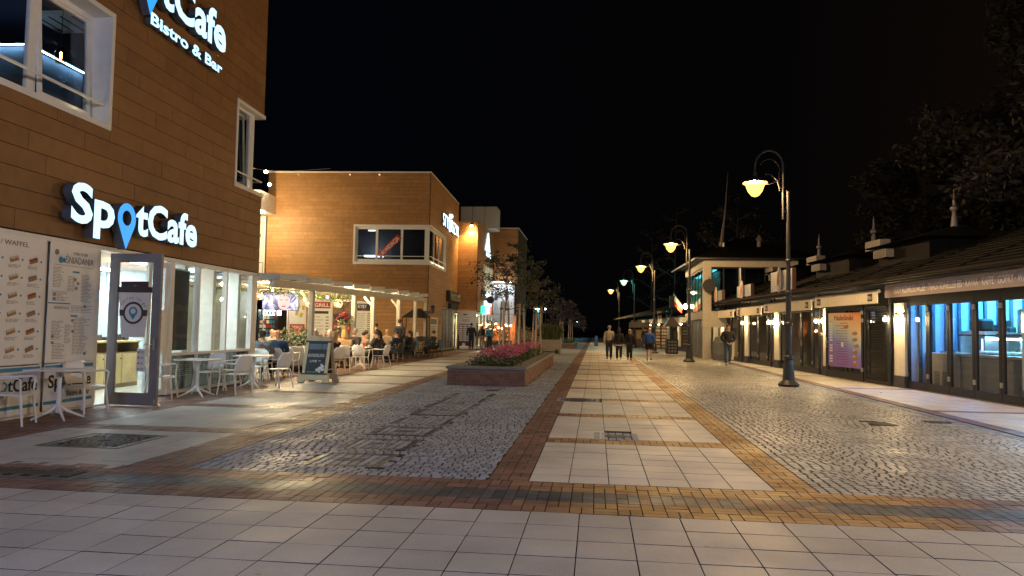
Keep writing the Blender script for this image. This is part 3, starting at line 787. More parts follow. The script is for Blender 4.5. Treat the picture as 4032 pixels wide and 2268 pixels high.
cafe_sign('lower glowing white SpotCafe letters above the cafe shopfront', .42, 4.48, 3.13, .65)
cafe_sign('upper glowing white SpotCafe Bistro and Bar letters near the roof, cut by the picture edge', .55, 5.45, 7.72, .80, True)

# first-floor windows with deep white surrounds
def surround(x0, x1, z0, z1, dep, right=True, left=True):
    q = MB().box(x0, x1, -.06, dep, z0, z0+.10).box(x0, x1, -.06, dep, z1-.09, z1)
    if right: q.box(x1-.09, x1, -.06, dep, z0+.10, z1-.09)
    if left: q.box(x0, x0+.09, -.06, dep, z0+.10, z1-.09)
    return q.build('window_surround', mWhiteF, cafe)
sr = surround(W1[0], W1[1], W1[2], W1[3], .42)
window(cafe, W1[0]+.09, .12, W1[2]+.10, W1[3]-.09, .30, .09, .07, mull=(-1.7,), gm=mGlass)
window(cafe, .12, W1[1]-.09, W1[2]+.10, W1[3]-.09, .30, .10, .07, gm=mGlass)
# tilted sash
q = window(cafe, .22, 1.50, W1[2]+.2, W1[3]-.17, .22, .07, .05, gm=mGlass, name='tilted_sash'); q.matrix_local = Matrix.Translation((0,.30,W1[2]+.2)) @ Matrix.Rotation(-.06, 4, 'X') @ Matrix.Translation((0,-.30,-W1[2]-.2))
MB().tube([(-3.3,.04,W1[2]+.45),(1.58,.04,W1[2]+.45)], .028, 8).build('guard_rail', mWhiteF, cafe)
eSill = emat('sill_led', (1,.9,.55), 12)
def sill_light(s, y, z):
    MB().lathe([(.03,0),(.03,.012)], (s,y,z), 8).build('sill_light', eSill, cafe)
for s in (-2.4,-.55,1.05): sill_light(s, .12, W1[2]+.101)
surround(W2[0], E0, W2[2], W2[3], .42, right=False)
MB().box(E0, E0+.06, -.06, 1.7, W2[3]-.09, W2[3]+.01).box(E0, E0+.06, -.06, 1.7, W2[2], W2[2]+.1).build('corner_surround', mWhiteF, cafe)
window(cafe, W2[0]+.09, 7.75, W2[2]+.10, W2[3]-.09, .10, .06, .05)
q = window(cafe, W2[0]+.16, 7.69, W2[2]+.17, W2[3]-.16, .18, .05, .04, name='tilted_sash'); q.matrix_local = Matrix.Translation((0,.2,W2[2]+.2)) @ Matrix.Rotation(-.04, 4, 'X') @ Matrix.Translation((0,-.2,-W2[2]-.2))
MB().box(7.75, 7.92, .08, .22, W2[2]+.1, W2[3]-.09).build('corner_post', mWhiteF, cafe)
MB().tube([(6.72,.02,W2[2]+.42),(E0+.10,.02,W2[2]+.42),(E0+.10,1.4,W2[2]+.42)], .022, 8).build('guard_rail', mWhiteF, cafe)
for s in (6.95, 7.6): sill_light(s, .1, W2[2]+.101)
# upper rooms
mNavy = mat('navy_wall', (.016,.022,.05), rough=.7, var=.2, scale=1.5)
MB().box(-4.8,6.3,4.4,4.5,4.6,8.1).box(6.2,6.3,.3,4.4,4.6,8.1).box(-4.8,6.2,.3,4.4,4.6,4.7).box(-4.8,6.2,.26,4.4,7.95,8.1).build('upper_room', mNavy, cafe)
MB().box(6.31,E0-.31,2.6,2.7,4.6,7.6).box(6.31,E0-.31,.3,2.6,4.6,4.7).box(6.31,E0-.31,.3,2.6,7.5,7.6).build('corner_room', mat('grey_wall', (.22,.22,.23), rough=.7, var=.2, scale=1.2), cafe)
MB().ball((7.2,1.4,7.0),.07,8).build('ceiling_bulb', emat('bulb_soft', (1,.85,.6), 6), cafe)
pn = thing('mural_screen', 'dark blue mural wall with a glowing top edge behind the upper cafe window', 'partition', cf(0,0,0), CRZ)
MB().box(3.1, 4.85, 2.75, 2.83, 4.75, 7.03).box(3.1, 3.18, 2.83, 4.3, 4.75, 7.03).build('panel', mat('mural_blue', (.09,.13,.19), rough=.6, var=.25, scale=1.2), pn)
MB().box(3.1, 4.85, 2.64, 2.66, 7.03, 7.05).box(3.0,3.02,2.75,4.3,7.03,7.05).build('led_strip', emat('led_cool', (.45,.75,1.), 9), pn)
MB().box(3.02, 4.9, 2.60, 2.75, 7.052, 7.075).build('led_cover', mDark, pn)
q = MB()
for k in range(9):
    x = 3.3+random.random()*1.4; z = 5.3+random.random()*1.5
    q.tube([(x+.06*i, 2.745, z+.05*math.sin(i*1.7+k)+.02*i*(k%3-1)) for i in range(6)], .008, 4)
q.build('line_drawing', mat('mural_white', (.5,.55,.6), var=0), pn)
pl = thing('pendant_lamp', 'amber glass pendant bulb behind the upper left cafe window', 'pendant lamp', (-10.0, 12.79, 6.3), 0)
MB().lathe([(.085,0),(.10,.08),(.10,.2),(.05,.28),(.02,.3)], n=12).build('glass_shade', glass('amber_glass', (.75,.5,.28)), pl)
MB().tube([(0,0,.06),(0,0,.2)], .014, 8).build('filament', emat('filament', (1,.55,.15), 70), pl); MB().tube([(0,0,.29),(0,0,1.6)], .006, 5).build('cord', mDark, pl)
ac = thing('ceiling_cassette', 'pale square air conditioning cassette on the dark upper ceiling', 'air conditioner', cf(4.0, 2.6, 7.86), CRZ)
q = MB().box(-.5,.5,-.5,.5,0,.08); q.build('grille', mPlast, ac)
q = MB()
for k in range(4): q.box(-.4,.4,-.44+k*.26,-.40+k*.26,-.006,.001)
q.build('slot', mDark, ac)
# ================================================================ SECOND BUILDING (middle left)
B2 = (-9.35, 41.2, 0); R2 = .035
b2 = thing('shop_building', 'two storey board clad building with a corner window and red banner, behind the terrace', 'building', B2, R2)
HB = 10.15
gf = [(-9.4,-7.95,.1,2.95), (-7.9,-6.9,.3,2.95), (-6.8,-5.45,.3,2.95), (-5.42,-4.15,.3,2.95), (-4.05,-3.1,.35,2.85)]
planks(b2, -9.35, 0, 0.1, HB, -.02, .215, 1.9, holes=[(-4.3,.1,4.95,7.2)]+gf, seed=11, nmax=250, wood=mWoodLight)
planks(b2, 0, 10.75, 0.1, HB, .02, .215, 1.9, holes=[(-.1,5.4,4.95,7.2),(4.7,10.8,0,2.8)], seed=12, nmax=200, side=1, ax='y', wood=mWoodLight)
g = MB().box(-9.35,-.02,-.015,.2,7.2,HB).box(-9.35,-4.3,-.015,.2,4.95,7.2).box(-9.35,-.02,-.015,.2,2.95,4.95).box(-9.35,-.02,-.015,.2,0,.3).box(-3.1,-.02,-.015,.2,.3,2.95)
g.box(-.2,.015,.2,10.7,7.2,HB).box(-.2,.015,5.4,10.7,2.8,7.2).box(-.2,.015,.2,5.4,2.8,4.95).box(-.2,.015,.2,4.7,0,2.8)
g.box(-9.35,-.2,9.9,10.1,0,HB).box(-9.35,-9.2,.2,9.9,0,HB).box(-9.2,-.2,.2,9.9,HB-.2,HB-.02).box(-9.2,-.2,.2,9.9,3.1,3.2).box(-9.2,-.2,7.0,7.1,0,HB)
g.build('wall', mWoodGap, b2)
MB().box(-9.4,.06,-.08,.12,HB,HB+.07).box(-.06,.06,.12,10.75,HB,HB+.07).build('coping', mWhiteF, b2)
# corner window
wf = MB().box(-4.3,.09,-.09,.3,4.95,5.12).box(-4.3,.09,-.09,.3,7.08,7.2).box(-4.3,-4.2,-.09,.3,5.12,7.08).box(-.1,.09,.3,5.4,4.95,5.12).box(-.1,.09,.3,5.4,7.08,7.2).box(-.3,.09,5.28,5.4,5.12,7.08)
wf.build('window_surround', mWhiteF, b2)
window(b2, -4.2,-.12,5.12,7.08,.02,.13,.08, mull=(-2.98,-1.55), gm=mGlassD)
window(b2, .1,5.28,5.12,7.08,-.1,.12,.08, mull=(1.8,3.5), gm=mGlassD, ax='y')
MB().box(-.12,.0,.02,.15,5.12,7.08).build('corner_post', mWhiteF, b2)
MB().tube([(-4.2,-.1,5.42),(.12,-.1,5.42),(.12,5.3,5.42)],.025,6).build('guard_rail', mWhiteF, b2)
for k, y in enumerate((1.0,2.2,3.4,4.5)): MB().lathe([(.05,0),(.05,.02)], (0.03,y,5.121), 8).build('sill_light', eSill, b2)
bn = thing('sale_banner', 'slanted red banner reading LIKWIDACJA behind the middle pane of the corner window', 'banner', (-9.35-2.83, 41.2-.08, 5.42), R2)
t_ = MB().box(0,1.62,-.012,0,-.17,.17); t_.xf(Matrix.Rotation(-.78,4,'Y')); t_.build('sheet', mat('banner_red', (.45,.02,.02), rough=.5, var=.05), bn)
me = text_mesh('LIKWIDACJA', .22, .004, .02, mPaper, width=1.42); me.transform(Matrix.Translation((.10,-.11,.0))); me.transform(Matrix.Rotation(PI/2,4,'X')); me.transform(Matrix.Translation((0,-.016,0))); me.transform(Matrix.Rotation(-.78,4,'Y')); put(me, 'lettering', bn)
ups = MB().box(-9.2,-.3,3.0,3.1,3.3,HB-.3); ups.build('room_wall', mat('dim_room', (.16,.15,.15), rough=.8, var=.3, scale=.8), b2)
MB().box(-4.3,-3.2,2.2,2.5,5.6,5.68).box(-4.0,-3.6,1.9,2.0,7.1,7.14).build('room_light', emat('room_cool', (.75,.85,1.), 5), b2)
# ground floor windows and menu boards on the terrace wall
for a,b_,c,d in gf:
    q = MB().box(a,b_,-.05,.03,c,c+.07).box(a,b_,-.05,.03,d-.07,d).box(a,a+.06,-.05,.03,c+.07,d-.07).box(b_-.06,b_,-.05,.03,c+.07,d-.07); q.build('window_frame', mWhiteF, b2)
a,b_,c,d = gf[3]; MB().box(a+.06,b_-.06,-.01,.0,c,d).build('pane', mGlass, b2)
mRedP = mat('red_print', (.42,.03,.03), rough=.5, var=.05); mYel = mat('yellow_print', (.55,.45,.05), rough=.5, var=.2, scale=30)
def gl2(x,y,z):
    c,s = math.cos(R2), math.sin(R2); return (B2[0]+x*c-y*s, B2[1]+x*s+y*c, z)
def board(label, i, head=None, hc=None):
    a,b_,c,d = gf[i]; t = thing('menu_board', label, 'menu board', gl2(a+.07,-.02,c+.07), R2); MB().box(0,b_-a-.14,-.015,0.015,0,d-c-.14).build('sheet', mPaper, t); return t, b_-a-.14, d-c-.14
t,w,h = board('drinks board with yellow glasses over a red DRINK strip', 1)
MB().box(.0,w,-.025,-.015,.75,1.15).build('red_strip', mRedP, t); text(t,'DRINK',(.08,-.026,.85),.22,mPaper,.004,.02,width=w-.16)
for k,(x,z) in enumerate([(.2,2.0),(.5,2.05),(.75,1.95),(.35,1.65),(.6,1.55)]): MB().lathe([(.06,0),(.08,.25)], (0,0,0), 8).xf(Matrix.Translation((x,-.03,z))@Matrix.Rotation(.2*(k-2),4,'Y')@Matrix.Scale(.15,4,(0,1,0))).build('glass_picture', mYel, t)
t,w,h = board('white grill menu board with a red GRILL heading', 2)
MB().box(.0,w,-.025,-.015,h-.45,h-.08).build('red_strip', mRedP, t); text(t,'GRILL',(.3,-.026,h-.36),.2,mPaper,.004,.02,width=.85)
MB().box(.2,w-.1,-.025,-.015,h-.75,h-.6).build('dark_strip', mDark, t)
q = MB()
for k in range(9): lines(q,.15,w-.35,-.015,[h-.95-.17*k],.03,.006,seed=k); q.box(w-.25,w-.08,-.022,-.015,h-.97-.17*k,h-.91-.17*k)
stuff(q.build('print', mGreyP, t))
t = thing('menu_board','food picture board over a red FOOD strip, beside the bottle shelves','menu board', gl2(gf[2][1]-.02+.1,-.06,.4), R2)
MB().box(0,1.1,-.015,.015,0,2.45).build('sheet', mat('food_photo', (.22,.13,.08), rough=.5, var=.7, scale=4), t); MB().box(0,1.1,-.025,-.015,.75,1.15).build('red_strip', mRedP, t); text(t,'FOOD',(.12,-.026,.85),.22,mPaper,.004,.02,width=.85)
MB().lathe([(.45,0),(.40,.02)],(0,0,0),20).xf(Matrix.Translation((.55,-.02,1.55))@Matrix.Rotation(PI/2,4,'X')@Matrix.Scale(.6,4,(0,1,0))).build('pan_picture', mDark, t)
t,w,h = board('tall white fish menu board with dark RYBY heading', 4)
MB().box(.0,w,-.025,-.015,h-.45,h-.05).build('dark_strip', mDark, t); text(t,'RYBY',(.05,-.026,h-.30),.2,mPaper,.004,.02,width=.5); text(t,'SMAK',(.25,-.03,h-.42),.1,mRedP,.004,.015,width=.3)
q = MB()
for k in range(14): lines(q,.06,w-.3,-.015,[h-.62-.12*k],.025,.006,seed=k+40); q.box(w-.22,w-.06,-.022,-.015,h-.64-.12*k,h-.58-.12*k)
stuff(q.build('print', mGreyP, t))
# lit bottle shelves behind the bar window
bs = thing('bottle_shelf', 'lit wall of bottles on shelves seen through the terrace window', 'shelf', gl2(-4.78, .9, .3), R2)
MB().box(-.75,.75,.3,.34,0,2.6).build('back', emat('shelf_glow', (1,.78,.38), 2.2), bs)
q = MB()
for z in (.5,1.0,1.5,2.0): q.box(-.75,.75,-.1,.3,z,z+.03)
q.build('board', mWhiteF, bs)
mBot = [mat('bottle_%d' % i, c, rough=.15, var=.1) for i,c in enumerate([(.25,.12,.02),(.05,.12,.05),(.5,.4,.2),(.3,.05,.03)])]
for z in (1.03,1.53,2.03):
    for k in range(11):
        MB().lathe([(.035,0),(.035,.2),(.012,.26),(.012,.33)],(-.68+k*.135,.08,z),8).build('bottle', mBot[(k*7+int(z*10))%4], bs)
rack = thing('magazine_rack', 'bright magazine rack at the far left end of the terrace', 'rack', gl2(-9.0,-.6,0), R2)
q = MB()
for k in range(8): q.box(-.4,.55,-.1+k*.03,.0+k*.03,.25+k*.25,.27+k*.25)
q.box(-.42,-.4,-.1,.3,0,2.3).box(.55,.57,-.1,.3,0,2.3); q.build('frame', mDark, rack)
q = MB(); 
for k in range(8):
    for j in range(5): q.box(-.38+j*.19,-.22+j*.19,-.06+k*.03,-.05+k*.03,.28+k*.25,.46+k*.25,random.randrange(3))
stuff(q.build('magazines', [mPaper, mBlueP, mRedP], rack))
MB().box(-.3,.7,.35,.4,2.0,2.75).build('light_box', emat('lightbox', (1,.95,.85), 7), rack)
# side wall signs and glazed entrance
sg = thing('illuminated_sign','glowing white STYL i SZYK letters on the dark side wall of the middle building','sign', gl2(.06,3.6,7.72), R2)
eS2 = emat('sign_white', (.6,.85,1.), 1.3)
text(sg,'STYL',(0,0,0),.8,[eS2,mSide],.1,.0,width=2.7,rz=PI/2); text(sg,'SZYK',(0,3.75,0),.8,[eS2,mSide],.1,.0,width=2.8,rz=PI/2)
MB().tube([(.05,3.2,0),(.05,3.2,.75)],.1,8).ball((.05,3.2,1.0),.16,8).build('i_letter', eS2, sg)
sg = thing('shop_sign','dark unlit box letters over the glazed door of the middle building','sign', gl2(.06,6.3,3.25), R2)
MB().box(0,.22,-.25,4.3,-.1,.6).box(.0,.2,.5,3.6,-.55,-.2).build('backing', mDark, sg)
text(sg,'PALCE LIZAĆ',(.23,.1,.0),.42,mat('dim_letter',(.35,.33,.3),var=.1),.05,.02,width=3.9,rz=PI/2)
window(b2,4.75,10.6,.05,2.75,-.1,.09,.12,mull=(5.9,7.1,8.2,9.4),fm=mat('bronze_frame',(.42,.36,.27),rough=.4,metal=.3),ax='y',name='glazed_entrance')
MB().box(-3.0,-.4,4.75,4.8,0,2.75).box(-2.5,-2.4,4.8,9.8,0,2.75).build('entrance_room', mat('room_pale',(.5,.48,.42),var=.3,scale=1.5), b2)
MB().box(-1.6,-1.3,5.2,9.6,2.6,2.65).build('entrance_light', emat('entrance_cool',(.9,1.,.85),7), b2)
q = MB()
for k in range(5):
    for j in range(4): q.box(-.9,-.6,5.4+k*.85,6.1+k*.85,.1+j*.38,.4+j*.38,b=.03)
stuff(q.build('stacked_baskets', mat('basket_cream',(.55,.5,.35),var=.2,scale=10), b2))
for k,(a,w,lab) in enumerate([(.4,2.6,'white menu poster on the side wall left of the glazed shop door'),(3.2,1.2,'narrow tan poster on the side wall right next to the glazed shop door')]):
    t = thing('wall_poster', lab, 'poster', gl2(.05,a,.2), R2); MB().box(0,.02,0,w,0,1.85).build('sheet',[mPaper,mat('tan_print',(.45,.33,.2))][k],t)
    q = MB().box(.02,.03,.3,w-.4,1.45,1.75); r=random.Random(k)
    for j in range(12): q.box(.02,.03,.2,w-.3-r.random()*.5,1.3-.09*j,1.33-.09*j)
    stuff(q.build('print', mGreyP if k==0 else mRedP, t))
# white balcony slab and lamp at the left end of the facade
bal = thing('balcony','white concrete balcony with railing at the left end of the middle building','balcony',(-18.75,40.2,0),R2)
MB().box(-6,.55,-1.6,.95,7.7,8.75).build('slab', mPlast, bal)
MB().box(-6,-.15,1.0,1.1,3.6,7.7).build('white_wall', mPlast, bal)
window(bal,-1.5,-.5,4.3,6.2,.9,.12,.08); text(bal,'IO.',(-1.0,.98,6.4),.35,mGreyP,.01,.01,width=.75)
q = MB()
for k in range(7): q.tube([(-1.8+k*.35,-.3,3.9),(-1.8+k*.35,-.3,4.9)],.02,5)
q.tube([(-1.8,-.3,4.9),(.3,-.3,4.9)],.025,6).box(-6,.4,-.5,.95,3.5,3.9); q.build('railing', mGreyF, bal)
dl = thing('soffit_lamp','bright round lamp under the white balcony slab','lamp',(-18.35,39.3,7.62),0)
MB().lathe([(.16,-.02),(.14,.08)],n=12).build('lens', emat('soffit_warm',(1,.85,.55),60), dl)
l = bpy.data.lights.new('soffit_spot','POINT'); l.energy = 230; l.color = (1,.74,.38); l.shadow_soft_size = .12
o = bpy.data.objects.new('soffit_bulb', l); COL.objects.link(o); o.parent = dl; o.location = (.3,-1.6,-.5)
for k,(x,) in enumerate([(-7.6,),(-4.6,),(-2.9,)]): MB().ball((x,-.1,HB-.12),.05,6).build('eaves_bulb', emat('eaves_glow',(1,.7,.4),.35), b2)
st = thing('roof_string_lights','two bare bulbs on a cable running off the cafe corner above the balcony','string lights',(-15.5,36,9.0),0)
MB().tube([(-3.5,2,.9),(-1.6,1,.45),(.2,0,.2),(2.6,-1,.1)],.015,4).build('cable',mDark,st)
for p in [(-1.6,1,.38),(-2.8,1.6,.62),(-2.3,3,.1)]: MB().ball(p,.085,8).build('bulb',emat('string_bulb',(1,.80,.5),38),st)

# ================================================================ THIRD AND FOURTH BUILDINGS
b3 = thing('shop_building','narrow board clad building with a spotlit front and a glowing sail shaped sign','building',(-8.32,52.1,0),0)
planks(b3,-1.5,0,2.65,9.0,-.02,.215,1.9,seed=21,nmax=60,wood=mWoodLight); planks(b3,0,8.3,2.65,9.0,.02,.215,1.9,holes=[(2.6,7.2,3.8,6.2)],seed=22,nmax=120,side=1,ax='y',wood=mWoodLight)
MB().box(-1.5,-.02,0,.2,2.6,9.0).box(-.2,.015,.2,8.3,6.2,9.0).box(-.2,.015,.2,2.6,2.6,6.2).box(-.2,.015,7.2,8.3,2.6,6.2).box(-.2,.015,2.6,7.2,2.6,3.8).box(-4,-.2,8.1,8.3,0,9).box(-4,-3.8,0,8.1,0,9).box(-3.8,-.2,.2,8.1,8.8,8.95).build('wall',mWoodGap,b3)
window(b3,2.6,7.2,3.8,6.2,-.1,.12,.2,mull=(3.8,5.0,6.1),ax='y'); MB().box(-.8,-.7,2.6,7.2,3.8,6.2).build('curtain',mat('curtain_pale',(.55,.55,.45),var=.3,scale=5),b3)
MB().box(-.5,-.45,2.8,7,6.0,6.1).build('window_light',emat('win_warm',(1,.95,.7),1.6),b3)
for y in (3,4.2,5.4,6.6): MB().lathe([(.06,0),(.06,.03)],(.12,y,3.9),8).build('sill_light',eSill,b3)
MB().box(-.12,.0,.1,8.3,0,.12).box(-.12,0,.1,8.3,2.55,2.65).build('shopfront_rail',mWhiteF,b3)
window(b3,.15,8.2,.12,2.55,-.1,.08,.08,mull=(1.7,3.3,4.9,6.6),ax='y',name='shopfront')
MB().box(-2.6,-2.5,.2,8.1,0,2.55).build('shop_wall',mat('room_yellow',(.6,.5,.25),var=.4,scale=3),b3); MB().box(-1.4,-1.2,.6,8,2.45,2.5).build('shop_light',emat('shop_glow',(1,.92,.65),16),b3)
q=MB(); r=random.Random(3)
for k in range(26): q.ball((-1.0+r.uniform(-.4,.4),r.uniform(.3,3.6),r.uniform(1.3,2.4)),r.uniform(.06,.12),6)
stuff(q.build('glowing_globes',emat('globe_glow',(1,.9,.55),7),b3))
lt = thing('facade_spotlight','small facade lamp glowing at the top of the narrow building','lamp',(-8.75,51.75,8.75),0)
MB().box(-.06,.06,0,.3,0,.1).lathe([(.10,-.12),(.06,.0)],n=10).build('housing',mDark,lt); MB().lathe([(.085,-.14),(.085,-.121)],n=10).build('lens',emat('spot_lens',(1,.75,.3),120),lt)
l = bpy.data.lights.new('facade_spot','SPOT'); l.energy = 260; l.color = (1,.66,.25); l.spot_size = 2.2; l.spot_blend = .8; l.shadow_soft_size=.06
o = bpy.data.objects.new('facade_beam',l); COL.objects.link(o); o.parent = lt; o.location=(0,-.02,-.2)
sg = thing('illuminated_sign','tall glowing white and cyan sail shaped sign on the narrow building','sign',(-8.24,54.9,6.95),0)
q = MB(); n=9
q.add([(.08,.2,.35),(.08,2.4,.35),(.08,1.45,1.75),(0,.2,.35),(0,2.4,.35),(0,1.45,1.75)],[(0,1,2),(5,4,3),(0,3,4,1),(1,4,5,2),(2,5,3,0)]).build('sail',emat('sign_cyan',(.40,.85,1.),.9),sg)
text(sg,'BALTIC',(.02,.1,-.1),.3,[eS2,mSide],.08,.02,width=2.5,rz=PI/2)
for z,lab,c,w in [(3.75,'dark and white lettered sign on the narrow building above the round bracket sign',0,1),(3.15,'white lightbox sign under the round bracket sign',1,1),(2.68,'green white and red lightbox sign over the narrow shopfront',2,1)]:
    t = thing('lightbox_sign',lab,'sign',(-8.28,53.0,z),0)
    if c==0:
        text(t,'KINO',(.05,.6,0),.5,mDark,.08,.03,width=2,rz=PI/2); text(t,'11:1',(.05,2.8,0),.5,[eS2,mSide],.08,.03,width=2,rz=PI/2)
    elif c==1: MB().box(0,.15,2.4,5.2,0,.42).build('box',eS2,t); text(t,'BISTRO',(.16,2.7,.08),.22,mBlueP,.01,.01,width=2.2,rz=PI/2)
    else:
        MB().box(0,.15,.9,2.2,-.1,.4).build('box_green',emat('sg_green',(.02,.6,.3),1.2),t); MB().box(0,.15,2.2,4.4,-.1,.4).build('box_white',eS2,t); MB().box(0,.15,4.4,5.2,-.1,.4).build('box_red',emat('sg_red',(.9,.05,.04),1.2),t)
        text(t,'PIZZERIA',(.16,2.3,.0),.22,mGreyP,.01,.01,width=2.0,rz=PI/2)
t = thing('bracket_sign','round dark sign on a bracket sticking out from the narrow building','sign',(-8.28,53.4,3.55),0)
MB().tube([(0,0,0),(.9,0,0)],.03,6).build('bracket',mDark,t); MB().lathe([(.27,-.05),(.27,.05)],n=20).xf(Matrix.Translation((.75,0,-.05))@Matrix.Rotation(PI/2,4,'X')).build('disc',mat('sign_navy',(.03,.05,.12),rough=.4),t); MB().box(.05,.62,-.04,.04,-.12,.1).build('plate',mat('sign_gold',(.4,.28,.08)),t)
gp = thing('directory_board','white shopping gallery directory board with a red grid beside the narrow shopfront','notice board',(-9.66,52.0,0),0)
MB().box(0,1.32,-.06,.0,0,2.6).build('panel',mPaper,gp); MB().box(-.03,1.37,-.07,-.0,2.6,2.66).box(1.325,1.37,-.07,0,0,2.6).build('frame',mWhiteF,gp)
mMar = mat('maroon_print',(.20,.02,.04),rough=.5,var=.05)
q = MB().box(.12,1.05,-.065,-.06,.12,1.75).box(.42,.75,-.065,-.06,2.38,2.44); q.build('grid_ground',mMar,gp)
text(gp,'GP',(.42,-.065,2.32),.14,mMar,.004,.01); text(gp,'GALERIA PROMENADA',(.18,-.065,2.18),.06,mGreyP,.004,.003,width=.85)
q=MB()
for i in range(3):
    for j in range(8): q.box(.16+i*.3,.42+i*.3,-.07,-.065,.55+j*.148,.66+j*.148)
q.box(.4,.62,-.07,-.065,.2,.42)
stuff(q.build('tenant_plates',mPaper,gp))
q=MB(); lines(q,.35,.95,-.06,[2.05,1.97,1.89],.03,.006,seed=3,jit=.2); stuff(q.build('print',mGreyP,gp))
rb = thing('roof_plant_box','pale panelled plant room box on the roof behind the middle building','roof structure',(-10.3,56,9.0),0)
for k in range(3): MB().box(.93*k,.93*k+.9,0,2,0,1.66).build('panel',mat('pale_panel',(.45,.47,.47),rough=.6,var=.06),rb)
b4 = thing('shop_building','farthest brown building on the left carrying the big fashion poster','building',(-6.5,62,0),0)
planks(b4,-3.5,0,5.1,9.8,-.02,.215,1.9,seed=31,nmax=80,wood=mWoodLight)
MB().box(-3.5,-.01,0,8,2.7,9.8).box(-3.5,-3.4,0,8,0,2.7).box(-3.4,-.01,7.9,8,0,2.7).box(-.1,-.01,0,.2,0,2.7).build('wall',mWoodGap,b4); MB().box(-3.5,.05,-.06,8,9.8,9.86).build('coping',mWhiteF,b4)
MB().box(-3.4,-.2,2.4,2.5,.1,2.6).build('lit_room',mat('room_orange',(.6,.25,.1),var=.5,scale=3),b4)
q=MB(); r=random.Random(9)
for k in range(22): q.ball((r.uniform(-2.3,-.3),r.uniform(.3,2),r.uniform(1.3,2.4)),r.uniform(.05,.10),6)
stuff(q.build('glowing_globes',emat('globe_orange',(1,.5,.2),14),b4))
bb = thing('fashion_billboard','large pale billboard with two walking figures in dark clothes on the far brown building','billboard',(-8.75,61.9,1.9),0)
MB().box(0,2.0,-.08,0,0,3.2).build('sheet',mat('billboard_white',(.55,.56,.57),rough=.6,var=.04),bb); MB().box(0,2.0,-.09,-.08,.72,.76).box(-.03,0,-.1,0,0,3.2).box(2.0,2.03,-.1,0,0,3.2).build('frame',mGreyF,bb)
for k,x in enumerate((.5,1.4)):
    q = MB().box(x-.13,x+.13,-.1,-.08,1.9,2.6,b=.03).ball((x,-.09,2.78),.09,8,s=(1,.2,1.2)).bar((x-.04,-.09,1.9),(x-.08+.2*k,-.09,1.05),.07,.02).bar((x+.05,-.09,1.9),(x+.12,-.09,1.2),.07,.02).bar((x-.13,-.09,2.5),(x-.28,-.09,2.1),.05,.02).bar((x+.13,-.09,2.5),(x+.2,-.09,2.0),.05,.02)
    q.build('figure_picture',mat('billboard_grey',(.07,.06,.07),var=.2),bb)
t = thing('billboard_lamp','narrow lamp bar lighting the fashion billboard from above','lamp',(-8.6,61.0,5.3),0); MB().bar((0,0,0),(0,.8,-.1),.04,.04).bar((1.7,0,0),(1.7,.8,-.1),.04,.04).build('bracket',mDark,t); MB().box(-.1,1.8,-.05,.05,-.04,.04).build('housing',mDark,t); MB().box(-.05,1.75,-.03,.06,-.05,-.041).build('tube',emat('billboard_tube',(.85,.95,1.),55),t)
sg = thing('illuminated_sign','small blue lit sign glimpsed between the planter trees','sign',(-3.5,80,6.3),0); sg.location=(-7.85,80,6.3); MB().box(0,.35,0,.1,0,.9).build('face',emat('far_blue',(.1,.45,1.),8),sg); MB().tube([(.17,.05,-6.3),(.17,.05,0)],.06,6).build('pole',mDark,sg)

# ================================================================ PERGOLA
mBeam = mat('cream_paint',(.42,.38,.31),rough=.5,var=.06)
pg = thing('pergola','long cream terrace pergola with retractable white roof between the cafe and the next building','pergola',(0,0,0),0)
def bz(y): return 2.70+(y-18.9)*.016
def bx_(y): return -8.47-(y-18.9)*.022
MB().bar((bx_(18.9),18.9,bz(18.9)-.12),(bx_(38.9),38.9,bz(38.9)-.12),.14,.20).build('front_beam',mBeam,pg)
for y in (21.9,26.2,28.7,32.9,36.3,38.8):
    q = MB().box(bx_(y)-.08,bx_(y)+.08,y-.08,y+.08,0,bz(y)-.22,b=.02)
    q.bar((bx_(y),y,bz(y)-.62),(bx_(y)-.35,y,bz(y)-.24),.07,.08) if y in (21.9,28.7,32.9) else None
    q.build('post',mBeam,pg)
for k in range(9):
    y0 = 19.05+k*2.2; MB().bar((bx_(y0)-.1,y0,bz(y0)+.06),(bx_(y0+2.0)-.1,y0+2.0,bz(y0)+.17),.5,.16).build('roof_module',mat('canvas_white',(.60,.62,.64),rough=.7,var=.08,bump=.1),pg)
for y in np.arange(19.5,39,1.1).tolist(): MB().bar((bx_(y),y,bz(y)+.05),(-18.5,y,bz(y)+.25),.07,.1).build('rafter',mBeam,pg)
q = MB()
for k in range(16):
    y0 = 19.2+k*1.24; q.add([(bx_(y0)-.25,y0,bz(y0)+.13),(bx_(y0)-.25,y0+1.24,bz(y0)+.15),(-18.5,y0+1.24,bz(y0)+.35),(-18.5,y0,bz(y0)+.33),(bx_(y0)-.25,y0,bz(y0)+.15),(bx_(y0)-.25,y0+1.24,bz(y0)+.17),(-18.5,y0+1.24,bz(y0)+.37),(-18.5,y0,bz(y0)+.35)],[(0,3,2,1),(4,5,6,7),(0,1,5,4),(2,3,7,6)])
q.build('roof_canvas',MATS['canvas_white'],pg)
tw = thing('terrace_side_wall','pale grey wall closing the far left side of the terrace','wall',(-19.3,19.2,0),0); MB().box(-.2,0,0,22,0,3.4).build('panel',mat('pale_blue_wall',(.40,.46,.47),rough=.7,var=.25,scale=1.0),tw)
